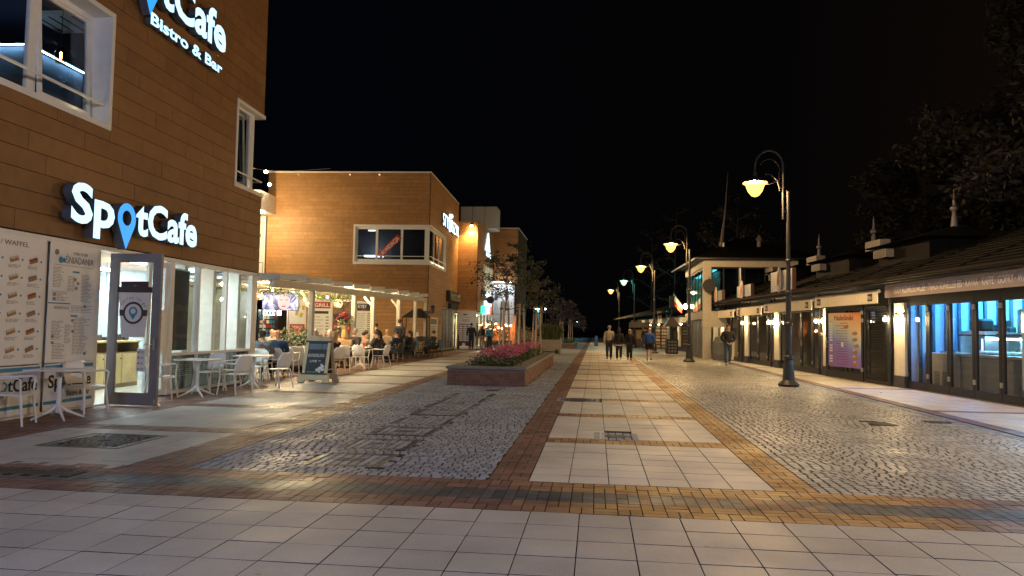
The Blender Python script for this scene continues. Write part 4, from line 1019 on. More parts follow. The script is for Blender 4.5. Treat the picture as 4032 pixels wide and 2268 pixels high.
# festoon bulbs
sl = thing('festoon_lights','rows of small round white bulbs strung under the pergola roof','string lights',(0,0,0),0)
eBulb = emat('festoon_bulb',(1,.76,.42),290)
BULBS = [(-10.0,21.8),(-10.4,22.6),(-10.3,22.6),(-9.4,21.3),(-9.8,22.1),(-10.1,23.0),(-10.5,23.8),(-10.4,23.8),(-9.8,23.3),(-10.1,24.2),(-10.4,24.9),(-8.9,21.5),(-9.4,23.7),(-9.8,24.6),(-10.2,25.4),(-9.4,25.0),(-9.8,25.8),(-10.2,26.7),(-9.0,25.5),(-9.5,26.5),(-9.9,27.3),(-9.1,27.0),(-9.5,27.8),(-9.9,28.5),(-9.1,28.4),(-9.6,30.6),(-9.2,31.7),(-9.3,33.2)]
BULBS += [(-12.5,24+2*k) for k in range(6)]+[(-15,25+2.5*k) for k in range(6)]
me = MB().ball((0,0,0),.036,8).lathe([(.015,.03),(.015,.07)],n=6).mesh('bulb',eBulb)
for k,(x,y) in enumerate(BULBS): put(me,'bulb',sl,(x+(.08 if k in (2,7) else 0),y,2.8-.0))
q = MB()
for row in (BULBS[:8],BULBS[8:15],BULBS[15:22],BULBS[22:28],BULBS[28:34],BULBS[34:]):
    row = sorted(row); 
    q.tube([(x,y,2.87) for x,y in row],.006,4)
q.build('cable',mDark,sl)
# leafy garland
mLeafG = mat('garland_leaf',(.06,.10,.025),rough=.6,var=.4,scale=20); 
def leaves(mb,c,rad,n,s,r,flat=1.,mi=0,mn=0):
    for _ in range(n):
        d = Vector((r.gauss(0,1),r.gauss(0,1),r.gauss(0,1)*flat)); d = d.normalized()*(r.random()**.45)
        p = Vector((c[0]+d.x*rad[0],c[1]+d.y*rad[1],c[2]+d.z*rad[2]))
        a = Vector((r.gauss(0,1),r.gauss(0,1),r.gauss(0,.6))).normalized(); b = a.cross(Vector((r.gauss(0,1),r.gauss(0,1),r.gauss(0,1)))).normalized()
        ss = s*r.uniform(.6,1.3)
        mb.add([p-a*ss,p+b*ss*.42,p+a*ss,p-b*ss*.42],[(0,1,2,3)],mi)
gr = thing('leafy_garland','green leaf garland hanging under the pergola roof over the television','garland',(0,0,0),0)
q = MB(); r = random.Random(5)
for x,y,z,w in [(-12.2,26,2.72,.3),(-11.7,26,2.78,.32),(-11.2,26,2.7,.34),(-10.8,26,2.68,.3),(-10.4,26,2.66,.25),(-10.1,26.2,2.62,.25),(-9.8,26.4,2.58,.25),(-9.5,26.6,2.55,.42),(-9.2,26.6,2.56,.4),(-8.9,26.4,2.62,.22),(-13,26,2.74,.3),(-14,26,2.74,.3)]: leaves(q,(x,y,z-.08),(.34,.2,w*.55),85,.045,r)
stuff(q.build('leaves',mLeafG,gr)); MB().tube([(-14.5,26,2.8),(-12,26,2.78),(-10.4,26,2.7),(-8.8,26.4,2.68)],.012,5).build('stem',mDark,gr)
for k,(x,y,z,lab) in enumerate([(-12.2,26.2,2.5,'woven amber pendant lamp left of the television'),(-10.62,27,2.3,'woven amber pendant lamp partly behind the pergola post'),(-9.5,27,2.28,'woven amber pendant lamp hanging under the thickest leaves')]):
    t = thing('wicker_lamp',lab,'pendant lamp',(x,y,z),0,'wicker lamps under the pergola'); q = MB()
    for j in range(10):
        a = 2*PI*j/10; q.tube([(math.cos(a+i*.12)*rr,math.sin(a+i*.12)*rr,zz) for i,(rr,zz) in enumerate([(.05,-.13),(.14,-.06),(.15,.03),(.08,.13),(.03,.17)])],.008,4)
    q.build('shade',mat('wicker',(.45,.25,.08)),t); MB().ball((0,0,0),.05,8).build('bulb',emat('wicker_bulb',(1,.6,.22),90),t); MB().tube([(0,0,.17),(0,0,.55)],.006,4).build('cord',mDark,t)
tv = thing('television','large television hung over the terrace showing a close-up of a face with bright highlights','television',(-12.45,27,2.03),.0)
MB().box(0,1.42,0,.07,-.02,.66,b=.01).build('housing',mDark,tv)
m_ = bpy.data.materials.new('screen_picture'); m_.use_nodes=True; MATS['screen_picture']=m_; n=m_.node_tree.nodes; l_=m_.node_tree.links; b_=n['Principled BSDF']; b_.inputs['Base Color'].default_value=(.01,.01,.01,1)
nz=n.new('ShaderNodeTexNoise'); nz.inputs['Scale'].default_value=3.2; nz.inputs['Detail'].default_value=3; nz.inputs['Distortion'].default_value=.8; rp=n.new('ShaderNodeValToRGB'); g_=n.new('ShaderNodeNewGeometry'); l_.new(g_.outputs['Position'],nz.inputs['Vector']); l_.new(nz.outputs['Fac'],rp.inputs['Fac'])
e=rp.color_ramp.elements; e[0].position=.36; e[0].color=(.01,.02,.10,1); e[1].position=.62; e[1].color=(.75,.80,1,1); x_=rp.color_ramp.elements.new(.48); x_.color=(.16,.14,.30,1); l_.new(rp.outputs['Color'],b_.inputs['Emission Color']); b_.inputs['Emission Strength'].default_value=.45
MB().box(.02,1.40,-.006,0,.0,.64).build('screen',m_,tv)
eSkin = emat('screen_skin',(.85,.48,.46),.42); q=MB().ball((0,0,0),.24,20,s=(1,.03,1.25)); q.xf(Matrix.Translation((.85,-.008,.30))); 
for i,v in enumerate(q.v): q.v[i]=(v[0],v[1],min(max(v[2],.0),.64))
q.build('face_picture',eSkin,tv)
q=MB().box(.78,.93,-.02,-.016,.12,.16,b=.01); q.build('mouth_picture',emat('screen_lip',(.25,.02,.06),.35),tv); q=MB().box(.70,.80,-.02,-.016,.36,.39).box(.92,1.02,-.02,-.016,.36,.39).build('eye_picture',emat('screen_dark',(.06,.03,.06),.2),tv)
MB().tube([(.7,.05,.66),(.7,.05,.95)],.02,6).build('mount',mDark,tv)

# ================================================================ TERRACE FURNITURE
mChair = mat('white_plastic',(.82,.80,.77),rough=.4,var=.03); mChairB = mat('black_plastic',(.025,.025,.028),rough=.45,var=.05)
def build_chair(name,label,cm,grp):
    t = thing(name,label,'chair',(0,0,0),0,grp)
    q = MB(); pts=[]
    for i in range(5):
        for j in range(5):
            x=(-.5+i/4)*.44*(1-.0*j); y=-.20+j/4*.42; pts.append((x,y,.45-.012*math.cos((i-2)*.7)*math.sin(j/4*PI)+(.0 if j<4 else -.012)))
    vs = pts+[(x,y,z-.022) for x,y,z in pts]; fs=[]
    for i in range(4):
        for j in range(4): a=i*5+j; fs+= [(a,a+5,a+6,a+1),(25+a,25+a+1,25+a+6,25+a+5)]
    rim=[i*5 for i in range(5)]+[20+j for j in range(1,5)]+[i*5+4 for i in (3,2,1,0)]+[3,2,1]
    fs+=[(rim[k],rim[k-1],25+rim[k-1],25+rim[k]) for k in range(len(rim))]
    q.add(vs,fs).build('seat',cm,t,smooth=False)
    q=MB(); vs=[]; n=8
    zs=[.47,.56,.68,.78,.84]; ws=[.20,.215,.22,.20,.13]
    for lay_ in (0,.018):
        for z,w in zip(zs,ws):
            for k in range(n+1):
                u=-1+2*k/n; vs.append((u*w,-.215-(z-.45)*.28+.045*(u*u)-lay_,z))
    m_=n+1; L_=len(zs); fs=[]
    for i in range(L_-1):
        for k in range(n): a=i*m_+k; b=a+L_*m_; fs+=[(a,a+1,a+m_+1,a+m_),(b,b+m_,b+m_+1,b+1)]
    for i in range(L_-1):
        for k in (0,n): a=i*m_+k; fs.append((a,a+m_,a+m_+L_*m_,a+L_*m_))
    for k in range(n): a=k; fs.append((a,a+L_*m_,a+1+L_*m_,a+1)); a=(L_-1)*m_+k; fs.append((a,a+1,a+1+L_*m_,a+L_*m_))
    q.add(vs,fs).build('backrest',cm,t,smooth=True)
    for s in (-1,1):
        MB().tube([(s*.21,.20,.43),(s*.245,.25,.0)],[.019,.015],8).build('leg',cm,t)
        MB().tube([(s*.21,-.20,.44),(s*.235,-.30,.0)],[.019,.015],8).build('leg',cm,t)
        MB().tube([(s*.22,.20,.42),(s*.255,.21,.655),(s*.26,.17,.675),(s*.25,-.15,.665),(s*.215,-.27,.66)],.014,8).build('armrest',cm,t)
    return t
def build_table(name,label,cm,grp):
    t = thing(name,label,'table',(0,0,0),0,grp); MB().box(-.35,.35,-.35,.35,.735,.76,b=.008).build('tabletop',cm,t)
    MB().tube([(0,0,.10),(0,0,.3),(0,0,.6),(0,0,.735)],[.045,.032,.032,.06],10).build('column',cm,t)
    for k in range(4):
        a=PI/4+k*PI/2; c,s=math.cos(a),math.sin(a); MB().tube([(c*.02,s*.02,.2),(c*.12,s*.12,.12),(c*.36,s*.36,.012)],[.026,.024,.014],8).build('foot',cm,t)
    return t
chairs=[('white plastic armchair at the far left edge, near side of the poster table',-8.28,9.95,-1.25),
('white armchair on the far side of the table below the breakfast menu',-8.3,11.55,-1.75),
('white armchair between the open door leaf and the first shopfront table',-8.42,13.95,-1.25),
('white armchair on the street side of the first shopfront table, turned to the window',-7.52,15.15,1.2),
('white armchair behind the first shopfront table',-8.42,15.75,PI-.2),
('white armchair between the two shopfront tables, close to the glass',-8.4,16.45,-.3),
('white armchair beyond the second shopfront table by the cafe corner',-8.45,18.1,PI),
('white armchair on the street side of the second shopfront table',-7.52,17.25,1.25),
('white armchair holding the person in the grey vest',-9.05,19.75,.15),
('white armchair holding the bald man in the blue jacket',-8.92,20.45,.1),
('empty white armchair seen from behind left of the chalkboard',-9.02,21.5,.05),
('white armchair holding the blond woman in black behind the chalkboard',-7.86,22.1,1.0),
('empty white armchair with its back to the street beyond the chalkboard',-8.28,24.35,.1),
('empty white armchair at the corner of the drinks table',-7.95,24.95,.0),
('cream lit armchair holding the man in the black hoodie at the street side',-7.68,26.5,1.35),
('white armchair holding the man in brown behind the chalkboard',-8.55,22.3,-1.4),
('white armchair holding the man in the open dark jacket',-8.5,26.0,PI-.3),
('pale armchair tucked behind the grey sofa left of the pergola post',-9.6,24.0,PI)]
c0=None
for k,(lab,x,y,rz) in enumerate(chairs):
    if c0 is None: c0=build_chair('armchair',lab,mChair,'white plastic armchairs outside the cafe'); c0.location=(x,y,0); c0.rotation_euler=(0,0,rz); ck=kids_of(c0)
    else: copy_tree(c0,(x,y,0),rz,lab,ck)
t0=None
for lab,x,y,rz in [('white square table in front of the cafe posters',-8.1,10.68,.1),('white square table outside the first shopfront window',-8.05,14.6,.05),('white square table outside the last shopfront window',-8.0,17.0,.0),('white table between the man in brown and the blond woman',-8.3,22.9,.2),('white table with red drink and cup in front of the man in the dark jacket',-8.15,25.6,.1),('white table beside the grey vest and blue jacket guests',-9.6,21.0,.1)]:
    if t0 is None: t0=build_table('cafe_table',lab,mChair,'white pedestal tables outside the cafe'); t0.location=(x,y,0); t0.rotation_euler=(0,0,rz); tk=kids_of(t0)
    else: copy_tree(t0,(x,y,0),rz,lab,tk)
b0=None; mBlank=mat('blue_blanket',(.10,.16,.24),rough=.9,var=.15,scale=20,bump=.3)
for lab,x,y,rz,bl in [('black armchair with a blue blanket, foremost at the dark terrace tables',-8.3,34.2,.1,1),('black armchair left of the foremost blanket chair',-9.0,33.9,.6,1),('black armchair holding the bearded man',-9.25,36.4,PI,0),('black armchair with blue blanket at the far right of the terrace',-8.0,37.2,1.3,1),('black armchair with blanket just left of the bald bearded man',-9.7,34.6,-.4,1),('black armchair on the street side of the dark tables',-7.95,35.6,1.2,0),('black armchair holding the person in the pink coat',-8.62,34.9,.4,0),('black armchair with a blue blanket behind the man in the black hoodie',-8.6,31.6,.2,1),('black armchair holding the guest in navy near the white post',-8.1,30.2,1.2,0),('black armchair holding the guest in charcoal next to the waiter',-8.9,30.4,-.9,0),('black armchair facing the street just past the waiter',-8.25,32.9,1.3,0),('black armchair holding the guest in the slate jacket',-9.5,32.2,-1,0),('black armchair nearest to the glazed door posters',-8.6,38.2,.5,1)]:
    if b0 is None: b0=build_chair('armchair',lab,mChairB,'black armchairs at the far terrace tables'); b0.location=(x,y,0); b0.rotation_euler=(0,0,rz); bk=kids_of(b0)
    else: copy_tree(b0,(x,y,0),rz,lab,bk)
    if bl:
        t=thing('blanket','blue blanket folded over the back of %s' % lab.replace(' with a blue blanket','').replace(' with blue blanket','').replace(' with blanket',''),'blanket',(x,y,0),rz)
        MB().box(-.2,.2,-.36,-.325,.42,.86,b=.012).box(-.2,.2,-.29,-.265,.6,.86,b=.01).box(-.2,.2,-.355,-.27,.85,.875,b=.01).build('cloth',mBlank,t)
t1=build_table('cafe_table','black square table in the middle of the dark terrace chairs',mChairB,None); t1.location=(-8.8,35.5,0)
# things on the tables
t=thing('drinking_glass','tall glass of red drink on the table by the dark jacket man','glass',(-8.0,25.5,.762)); MB().lathe([(.03,0),(.038,.14)],n=12).build('drink',emat('red_drink',(.5,.03,.01),.5) if 0 else mat('red_drink',(.6,.05,.02),rough=.2,var=0),t)
t=thing('coffee_cup','white cup right of the red drink','cup',(-7.86,25.62,.762)); MB().lathe([(.025,0),(.04,.03),(.043,.075)],n=12).build('cup_body',mPaper,t); MB().tube([(.04,0,.06),(.07,0,.05),(.06,0,.02),(.035,0,.02)],.006,6).build('handle',mPaper,t)
for k,(dx,lab) in enumerate([(-.22,'left of the two small shakers on the drinks table'),(-.12,'right of the two small shakers on the drinks table')]):
    t=thing('salt_shaker',lab,'shaker',(-8.15+dx,25.6,.762)); MB().lathe([(.02,0),(.018,.07)],n=8).build('body',mGlassD if 0 else mPaper,t); MB().lathe([(.02,.07),(.014,.095)],n=8).build('cap',mSteel,t)
t=thing('beer_glass','beer glass on the table left of the chalkboard','glass',(-8.45,22.75,.762)); MB().lathe([(.032,0),(.04,.15)],n=12).build('beer',mat('beer',(.5,.25,.04),rough=.2,var=0),t); MB().lathe([(.04,.15),(.041,.18)],n=12).build('foam',mPaper,t)
# sandwich board
sb=thing('sandwich_board','wooden A-frame chalkboard reading Bundesliga LIVE on the pavement','sign board',(-7.17,18.62,0),-.05)
mPine=mat('pale_pine',(.52,.42,.27),rough=.5,var=.12,scale=8); mChalk=mat('chalkboard',(.009,.012,.017),rough=.6,var=.3,scale=6); mCh=mat('chalk_white',(.55,.58,.60),rough=.9,var=.1)
for s,nm in ((1,'front_frame'),(-1,'rear_frame')):
    Mx=Matrix.Translation((0,.36 if s>0 else .40,1.15))@Matrix.Rotation(PI if s<0 else 0,4,'Z')@Matrix.Rotation(-.27,4,'X')
    q=MB().box(-.34,-.26,-.02,.02,-1.17,.0).box(.26,.34,-.02,.02,-1.17,.0).box(-.34,.34,-.025,.021,-.07,.03).box(-.34,.34,-.024,.022,-1.08,-.98)
    q.box(-.42,-.24,-.03,.03,-1.18,-1.1).box(.24,.42,-.03,.03,-1.18,-1.1).box(-.4,.4,-.026,.026,-1.1,-.95)
    q.xf(Mx); q.build(nm,mPine,sb)
    q=MB().box(-.26,.26,-.012,.008,-.95,-.12).xf(Mx); bd_=q.build('chalkboard',mChalk,sb)
    q=MB().box(-.345,.345,-.032,.0,-.12,-.075).box(-.345,.345,-.04,.0,-.97,-.93).xf(Mx); q.build('trim',mDark,sb)
    if s>0:
        def T(st,x,z,h,w,m_=mCh,b=.008):
            me=text_mesh(st,h,.002,b,m_,width=w); me.transform(Matrix.Rotation(PI/2,4,'X')); me.transform(Matrix.Translation((x,-.013,z))); me.transform(Mx); put(me,'chalk_lettering',sb)
        MB().box(-.24,.10,-.017,-.012,-.30,-.15).box(.12,.25,-.017,-.012,-.30,-.15).xf(Mx).build('brand_label',mat('label_blue',(.10,.14,.20)),sb)
        T('Kozel',-.19,-.265,.08,.25,mPaper,.02); T('15.9',.135,-.265,.07,.10,mPaper,.015)
        T('BUNDESLIGA',-.23,-.50,.085,.44); T('LIVE',-.17,-.64,.06,.19,mCh,.015); T('TV',.06,-.63,.045,.07)
        q=MB()
        for (x,z,w) in [(.06,-.84,.05),(.13,-.80,.06),(.19,-.75,.05),(.2,-.83,.05),(.12,-.88,.04),(.16,-.7,.03)]:
            o_=len(q.v); q.ball((x,-.014,z),w,8,s=(1,.08,.9))
        q.box(-.22,.05,-.0145,-.012,-.90,-.893).xf(Mx); q.build('chalk_drawing',mCh,sb)
MB().box(-.33,.33,.33,.43,1.13,1.2).build('ridge',mPine,sb)
MB().bar((.3,.0+.13,.35),(.3,.63,.35),.02,.03).build('stay',mPine,sb)
# shrub boxes, sofa, bouquet, grill
def shrub(name,label,c,rad,n,s,lm,fl=None,nf=0,fs=.04,box=None,seed=1,cat='shrub'):
    t=thing(name,label,cat,(c[0],c[1],0)); r=random.Random(seed); q=MB(); leaves(q,(0,0,c[2]),rad,n,s,r); stuff(q.build('foliage',lm,t))
    if fl:
        q=MB()
        for k in range(nf):
            a=r.uniform(0,2*PI); u=r.random()**.5; p=(math.cos(a)*rad[0]*u,math.sin(a)*rad[1]*u,c[2]+rad[2]*(.35+.6*r.random())*(1-.5*u*u)); leaves(q,p,(fs,fs,fs),7,fs,r)
        stuff(q.build('blossoms',fl,t))
    if box: MB().box(-box[0],box[0],-box[1],box[1],0,box[2],b=.02).build('planter_box',box[3],t)
    return t
mLeafD=mat('shrub_leaf',(.05,.085,.03),rough=.55,var=.4,scale=12)
shrub('potted_shrub','leafy shrub with orange blossoms behind the blue jacket guest',(-9.65,23.6,1.02),(.95,.4,.42),900,.06,mLeafD,mat('orange_bloom',(.5,.12,.03)),14,.05,(.9,.3,.72,mat('grey_planter',(.13,.12,.11),rough=.7)),3)
sf=thing('garden_sofa','low grey woven sofa in front of the orange flowering shrub','sofa',(-9.05,22.95,0),.0)
mSofa=mat('grey_weave',(.22,.20,.18),rough=.8,bump=.3,bscale=120); MB().box(-.7,.7,-.3,.35,.2,.45,b=.04).build('seat',mSofa,sf); MB().box(-.7,.7,-.38,-.26,.2,.82,b=.03).build('backrest',mSofa,sf)
for s in (-1,1): MB().box(s*.62,s*.72,-.3,.35,.1,.65,b=.03).build('armrest',mSofa,sf)
bq=thing('flower_bouquet','tall vase with a big bunch of dark red flowers on the terrace divider','bouquet',(-8.85,25.9,0))
MB().box(-.35,.35,-.2,.2,0,1.0,b=.02).build('pedestal',mat('tan_wood',(.38,.24,.12),rough=.5),bq); MB().lathe([(.08,1.0),(.13,1.1),(.10,1.35),(.14,1.5)],n=12).build('vase',mat('ochre_vase',(.45,.30,.12),rough=.4),bq)
q=MB(); r=random.Random(8); leaves(q,(0,0,1.65),(.34,.25,.25),160,.06,r); stuff(q.build('leaves',mLeafD,bq)); q=MB()
for p in [(-.15,0,1.85),(.0,-.1,1.9),(-.05,.1,1.78),(-.22,0,1.74),(.1,0,1.8)]: leaves(q,p,(.09,.09,.08),40,.05,r)
stuff(q.build('blossoms',mat('dark_red_bloom',(.28,.012,.03),var=.3),bq))
gh=thing('grill_hut','black charcoal grill under a pitched metal hood on four posts','grill',(-9.1,37.6,0))
q=MB(); q.add([(-.68,-.45,1.95),(.68,-.45,1.95),(.68,.45,1.95),(-.68,.45,1.95),(-.12,0,2.42),(.25,0,2.42)],[(0,1,5,4),(1,2,5),(2,3,4,5),(3,0,4),(3,2,1,0)]); q.build('hood',mDark,gh)
MB().bar((.2,0,2.2),(.85,0,2.25),.16,.16).tube([(.85,0,2.2),(.85,0,2.5)],.09,8).lathe([(.16,0),(.02,.1)],(.85,0,2.5),10).build('flue',mDark,gh)
for sx in (-.62,.62):
    for sy in (-.4,.4): MB().tube([(sx,sy,0),(sx,sy,1.96)],.025,6).build('post',mDark,gh)
MB().box(-.6,.6,-.38,.38,.75,1.0,b=.02).box(-.6,.6,-.3,.3,.3,.34).build('fire_box',mDark,gh)
cy_=thing('paper_cup','pale paper cup standing on the grill','cup',(-9.0,37.5,1.0)); MB().lathe([(.06,0),(.08,.22)],n=10).build('cup_body',mPaper,cy_)
b_=thing('bollard','short dark bollard near the directory board','bollard',(-9.3,50.6,0)); MB().lathe([(.07,0),(.06,.95),(.05,1.0)],n=10).build('post',mDark,b_)
b_=thing('concrete_step','low pale concrete block beside the directory board','step',(-9.0,51.3,0)); MB().box(-.3,.3,-.2,.2,0,.22,b=.02).build('block',mPlast,b_)
# ================================================================ PAVILION SHOPS (right)
SO = (9.114, 17.307, 0); SRZ = math.atan2(.9967, -.0816)
def sf(s, y=0, z=0):
    c, n = math.cos(SRZ), math.sin(SRZ); return (SO[0]+s*c-y*n, SO[1]+s*n+y*c, z)
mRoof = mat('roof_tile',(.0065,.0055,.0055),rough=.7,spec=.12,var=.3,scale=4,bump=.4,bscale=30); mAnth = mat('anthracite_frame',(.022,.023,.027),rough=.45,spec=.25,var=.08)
mCrm = mat('cream_render',(.74,.68,.56),rough=.7,var=.05); mPlinth = mat('dark_plinth',(.05,.05,.055),rough=.6,var=.2)
pv = thing('shop_pavilion','long low row of glazed pavilion shops with dark tiled roof along the right side','shops',SO,SRZ)
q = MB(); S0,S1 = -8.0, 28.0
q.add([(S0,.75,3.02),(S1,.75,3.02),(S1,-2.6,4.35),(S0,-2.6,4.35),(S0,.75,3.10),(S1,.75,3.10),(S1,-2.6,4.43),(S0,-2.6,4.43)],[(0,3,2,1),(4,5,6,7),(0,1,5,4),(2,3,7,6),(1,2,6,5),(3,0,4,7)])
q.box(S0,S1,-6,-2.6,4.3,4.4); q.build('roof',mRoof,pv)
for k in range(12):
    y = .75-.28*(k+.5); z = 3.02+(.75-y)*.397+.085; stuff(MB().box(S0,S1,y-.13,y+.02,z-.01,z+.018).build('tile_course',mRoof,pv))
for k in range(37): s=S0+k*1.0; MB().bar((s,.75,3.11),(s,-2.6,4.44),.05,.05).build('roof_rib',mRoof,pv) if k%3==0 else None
MB().tube([(S0,.79,3.03),(S1,.79,3.03)],.05,8).build('gutter',mat('gutter_brown',(.03,.022,.018),rough=.75,spec=.1),pv)
MB().box(S0,S1,-.02,.72,2.94,2.99).build('soffit',mAnth,pv); MB().box(S0,S1,-.12,-.02,2.42,3.0).build('fascia',mAnth,pv)
MB().box(S0,S1,-6,-5.9,0,4.3).box(S1-.1,S1,-5.9,0,0,3).build('rear_wall',mCrm,pv)
MB().box(S0,S1,-5.9,.0,2.95,3.05).build('ceiling',mat('shop_ceiling',(.5,.5,.5)),pv); MB().box(S0,S1-.1,-5.9,.02,-.01,.02).build('shop_floor',mat('shop_floor',(.12,.11,.10),rough=.3),pv)
for a,lab in [(5.35,'p'),(10.75,'p'),(16.3,'p'),(20.9,'p'),(25.6,'p')]:
    MB().box(a-.28,a+.34,-.5,.04,.34,2.42).build('pilaster',mCrm,pv); MB().box(a-.30,a+.36,-.5,.07,.02,.34).build('plinth',mPlinth,pv)
    MB().tube([(a+.44,.12,.02),(a+.44,.12,2.95)],.045,8).build('downpipe',mAnth,pv)
    MB().box(a-.3,a+.36,-5.9,-.5,0,2.95).build('party_wall',mCrm,pv)
def leafdoor(a,b,y=-.05,z1=2.42,gm=None,ang=0,hdl=False):
    q = MB().box(a,b,y-.03,y+.03,.02,.22).box(a,b,y-.03,y+.03,z1-.1,z1).box(a,a+.085,y-.031,y+.031,.22,z1-.1).box(b-.085,b,y-.031,y+.031,.22,z1-.1)
    d = q.build('folding_door_leaf',mAnth,pv); MB().box(a+.05,b-.05,y-.006,y+.006,.2,z1-.08).build('pane',gm or mGlass,d)
    if hdl: MB().box(b-.06,b-.03,y+.03,y+.06,1.0,1.25).box(b-.2,b-.03,y+.05,y+.07,1.1,1.125).build('handle',mSteel,d)
    for z in (.35,2.15): MB().box(b-.05,b+.05,y+.03,y+.055,z,z+.12).build('hinge',mSteel,d)
    return d
ed=[5.05,3.95,2.93,1.82,.78,-.28,-1.35,-2.4,-3.45,-4.5]
for a,b in zip(ed[1:],ed[:-1]): leafdoor(a+.01,b-.01)
for a,b in [(11.2,12.3),(12.3,13.5),(13.5,14.8),(14.8,16.0),(16.75,17.8),(17.8,19.2),(19.2,20.6),(21.4,22.6),(22.6,24.0),(24.0,25.3)]: leafdoor(a+.01,b-.01,gm=glass('tinted_glass',(.75,.76,.78)),hdl=(a in (12.3,17.8,22.6)))
for a,b in [(7.5,8.8),(8.8,10.2)]: leafdoor(a,b,-.6,gm=MATS['tinted_glass'])
# interiors of the dark shops
mWarmW = mat('dim_shop_wall',(.30,.20,.14),rough=.8,var=.4,scale=1.2)
MB().box(5.75,10.4,-3.6,-3.5,0,2.95).box(11.1,15.9,-3.6,-3.5,0,2.95).box(16.7,20.5,-3.2,-3.1,0,2.95).box(21.3,25.2,-3.2,-3.1,0,2.95).build('back_partition',mWarmW,pv)
r = random.Random(12)
def furn(name,label,cat,s,y,mk):
    t = thing(name,label,cat,sf(s,y,.02),SRZ); mk(t); return t
def tall_cab(t):
    MB().box(-.6,.6,-.3,.3,0,1.0,b=.02).build('base_cabinet',mat('cab_wood',(.22,.13,.07),var=.2),t); MB().box(-.6,.6,-.3,.1,1.35,2.3,b=.02).build('wall_cabinet',mat('cab_pale',(.4,.38,.36),var=.2),t)
for k,(s,l) in enumerate([(8.3,'first'),(13.2,'second'),(18.6,'third'),(23.2,'fourth')]): furn('shop_cabinet','dim wooden cabinet inside the %s dark pavilion shop' % l,'cabinet',s,-2.6,tall_cab)
for k,(s,l) in enumerate([(12.4,'first'),(18.4,'second'),(22.8,'third')]):
    t = thing('wall_light','small warm light glowing deep inside the %s dark shop past the menu door' % l,'lamp',sf(s,-3.0,2.2),SRZ); MB().ball((0,0,0),.06,8).build('bulb',emat('dim_bulb',(1,.65,.35),28),t); MB().box(-.05,.05,-.4,-.05,-.02,.02).build('arm',mDark,t)
# blue lit ice cream shop
mRib = mat('white_wall_panel',(.62,.66,.68),rough=.5,var=.04)
MB().box(-8,5.0,-4.3,-4.2,0,2.95).build('back_partition',mRib,pv)
for k in range(30): MB().box(4.85-k*.42-.05,4.85-k*.42+.05,-4.2,-4.14,0,2.95).build('wall_batten',mat('dark_batten',(.06,.08,.10)),pv)
MB().box(4.99,5.05,-4.2,-.1,0,2.95).build('blue_side_wall',mRib,pv)
for k in range(11): MB().box(4.93,4.989,-.38-k*.36,-.30-k*.36,0,2.95).build('wall_batten',MATS['dark_batten'],pv)
def led(s0,s1,y,z,c,st,nm): MB().box(s0,s1,y-.03,y+.03,z-.03,z).build(nm,emat(nm+'_glow',c,st),pv)
led(3.9,4.6,-.9,2.92,(.03,.25,1.),110,'blue_led'); led(3.9,4.6,-2.3,2.92,(.05,.42,1.),190,'azure_led'); led(2.2,4.6,-3.7,2.92,(.15,.75,1.),120,'cyan_led')
led(.4,2.2,-2.0,2.92,(.1,.6,1.),9,'front_led')
def shopthing(name,label,cat,s,y): return thing(name,label,cat,sf(s,y,.02),SRZ)
t = shopthing('cooling_cabinet','pale brown cabinet with slotted vents behind the leftmost blue lit door leaves','cabinet',4.25,-.75)
MB().box(-.6,.6,-.35,.35,0,1.02,b=.02).build('body',mat('cab_tan',(.34,.29,.25),rough=.5,var=.1),t)
q = MB()
for i in range(3):
    for j in range(12): q.box(-.55+i*.38,-.28+i*.38,.35,.358,.12+j*.035,.135+j*.035)
stuff(q.build('vent_slots',mDark,t))
q=MB().tube([(-.4,0,1.02),(-.5,.1,1.35)],.012,6).tube([(-.3,0,1.02),(-.1,.1,1.3)],.012,6).box(-.6,.1,-.2,.2,1.02,1.06); q.build('tap',mSteel,t)
t = shopthing('espresso_machine','steel framed machine with glowing glass front on the blue shop counter','machine',4.0,-1.5)
q=MB().box(-.6,.6,-.3,.3,1.5,1.62).box(-.6,-.52,-.3,.3,0,1.5).box(.52,.6,-.3,.3,0,1.5).box(-.6,.6,-.3,.3,.9,1.0); q.build('frame',mat('machine_grey',(.4,.4,.42),metal=.5,rough=.35),t); MB().box(-.5,-.1,-.1,.1,1.0,1.42).build('screen',emat('machine_screen',(.3,.65,1.),1.6),t); MB().box(-.2,.3,-.2,.2,1.62,1.95,b=.05).build('hopper',mDark,t)
t = shopthing('display_case','long ice cream display case with a glass hood and dark lower front','display case',2.2,-1.2)
MB().box(-1.6,1.6,-.5,.5,0,.95,b=.02).build('body',mat('case_grey',(.17,.17,.18),rough=.4),t); MB().box(-1.62,1.62,-.52,.52,.95,1.02).build('counter_top',mSteel,t); MB().box(-1.6,1.6,.42,.44,1.02,1.5).box(-1.6,1.6,-.3,.44,1.5,1.515).build('glass_hood',mGlass,t); MB().box(-1.62,1.62,-.34,-.28,1.48,1.56).box(-1.62,1.62,.40,.46,1.49,1.53).build('hood_rail',mAnth,t)
q=MB()
for k in range(10): q.ball((-1.4+k*.31,0,1.05),.13,10,s=(1,1.6,.6))
stuff(q.build('ice_cream_tubs',mat('ice_pale',(.6,.65,.65),var=.1),t))
MB().box(-1.5,1.5,-.2,-.15,1.40,1.44).build('case_led',emat('case_led_glow',(.35,.75,1.),14),t)
t = shopthing('bright_fridge','tall glowing white drinks fridge at the right edge of the blue shop','fridge',3.05,-2.25)
t.rotation_euler=(0,0,SRZ+1.1); MB().box(-.35,.35,-.3,.28,0,2.2,b=.02).build('housing',mSteel,t); MB().box(-.3,.3,.28,.30,.5,2.05).build('lit_door',emat('fridge_glow',(.45,.85,1.),6),t)
q=MB()
for j in range(5): q.box(-.3,.3,.30,.31,.7+j*.28,.72+j*.28)
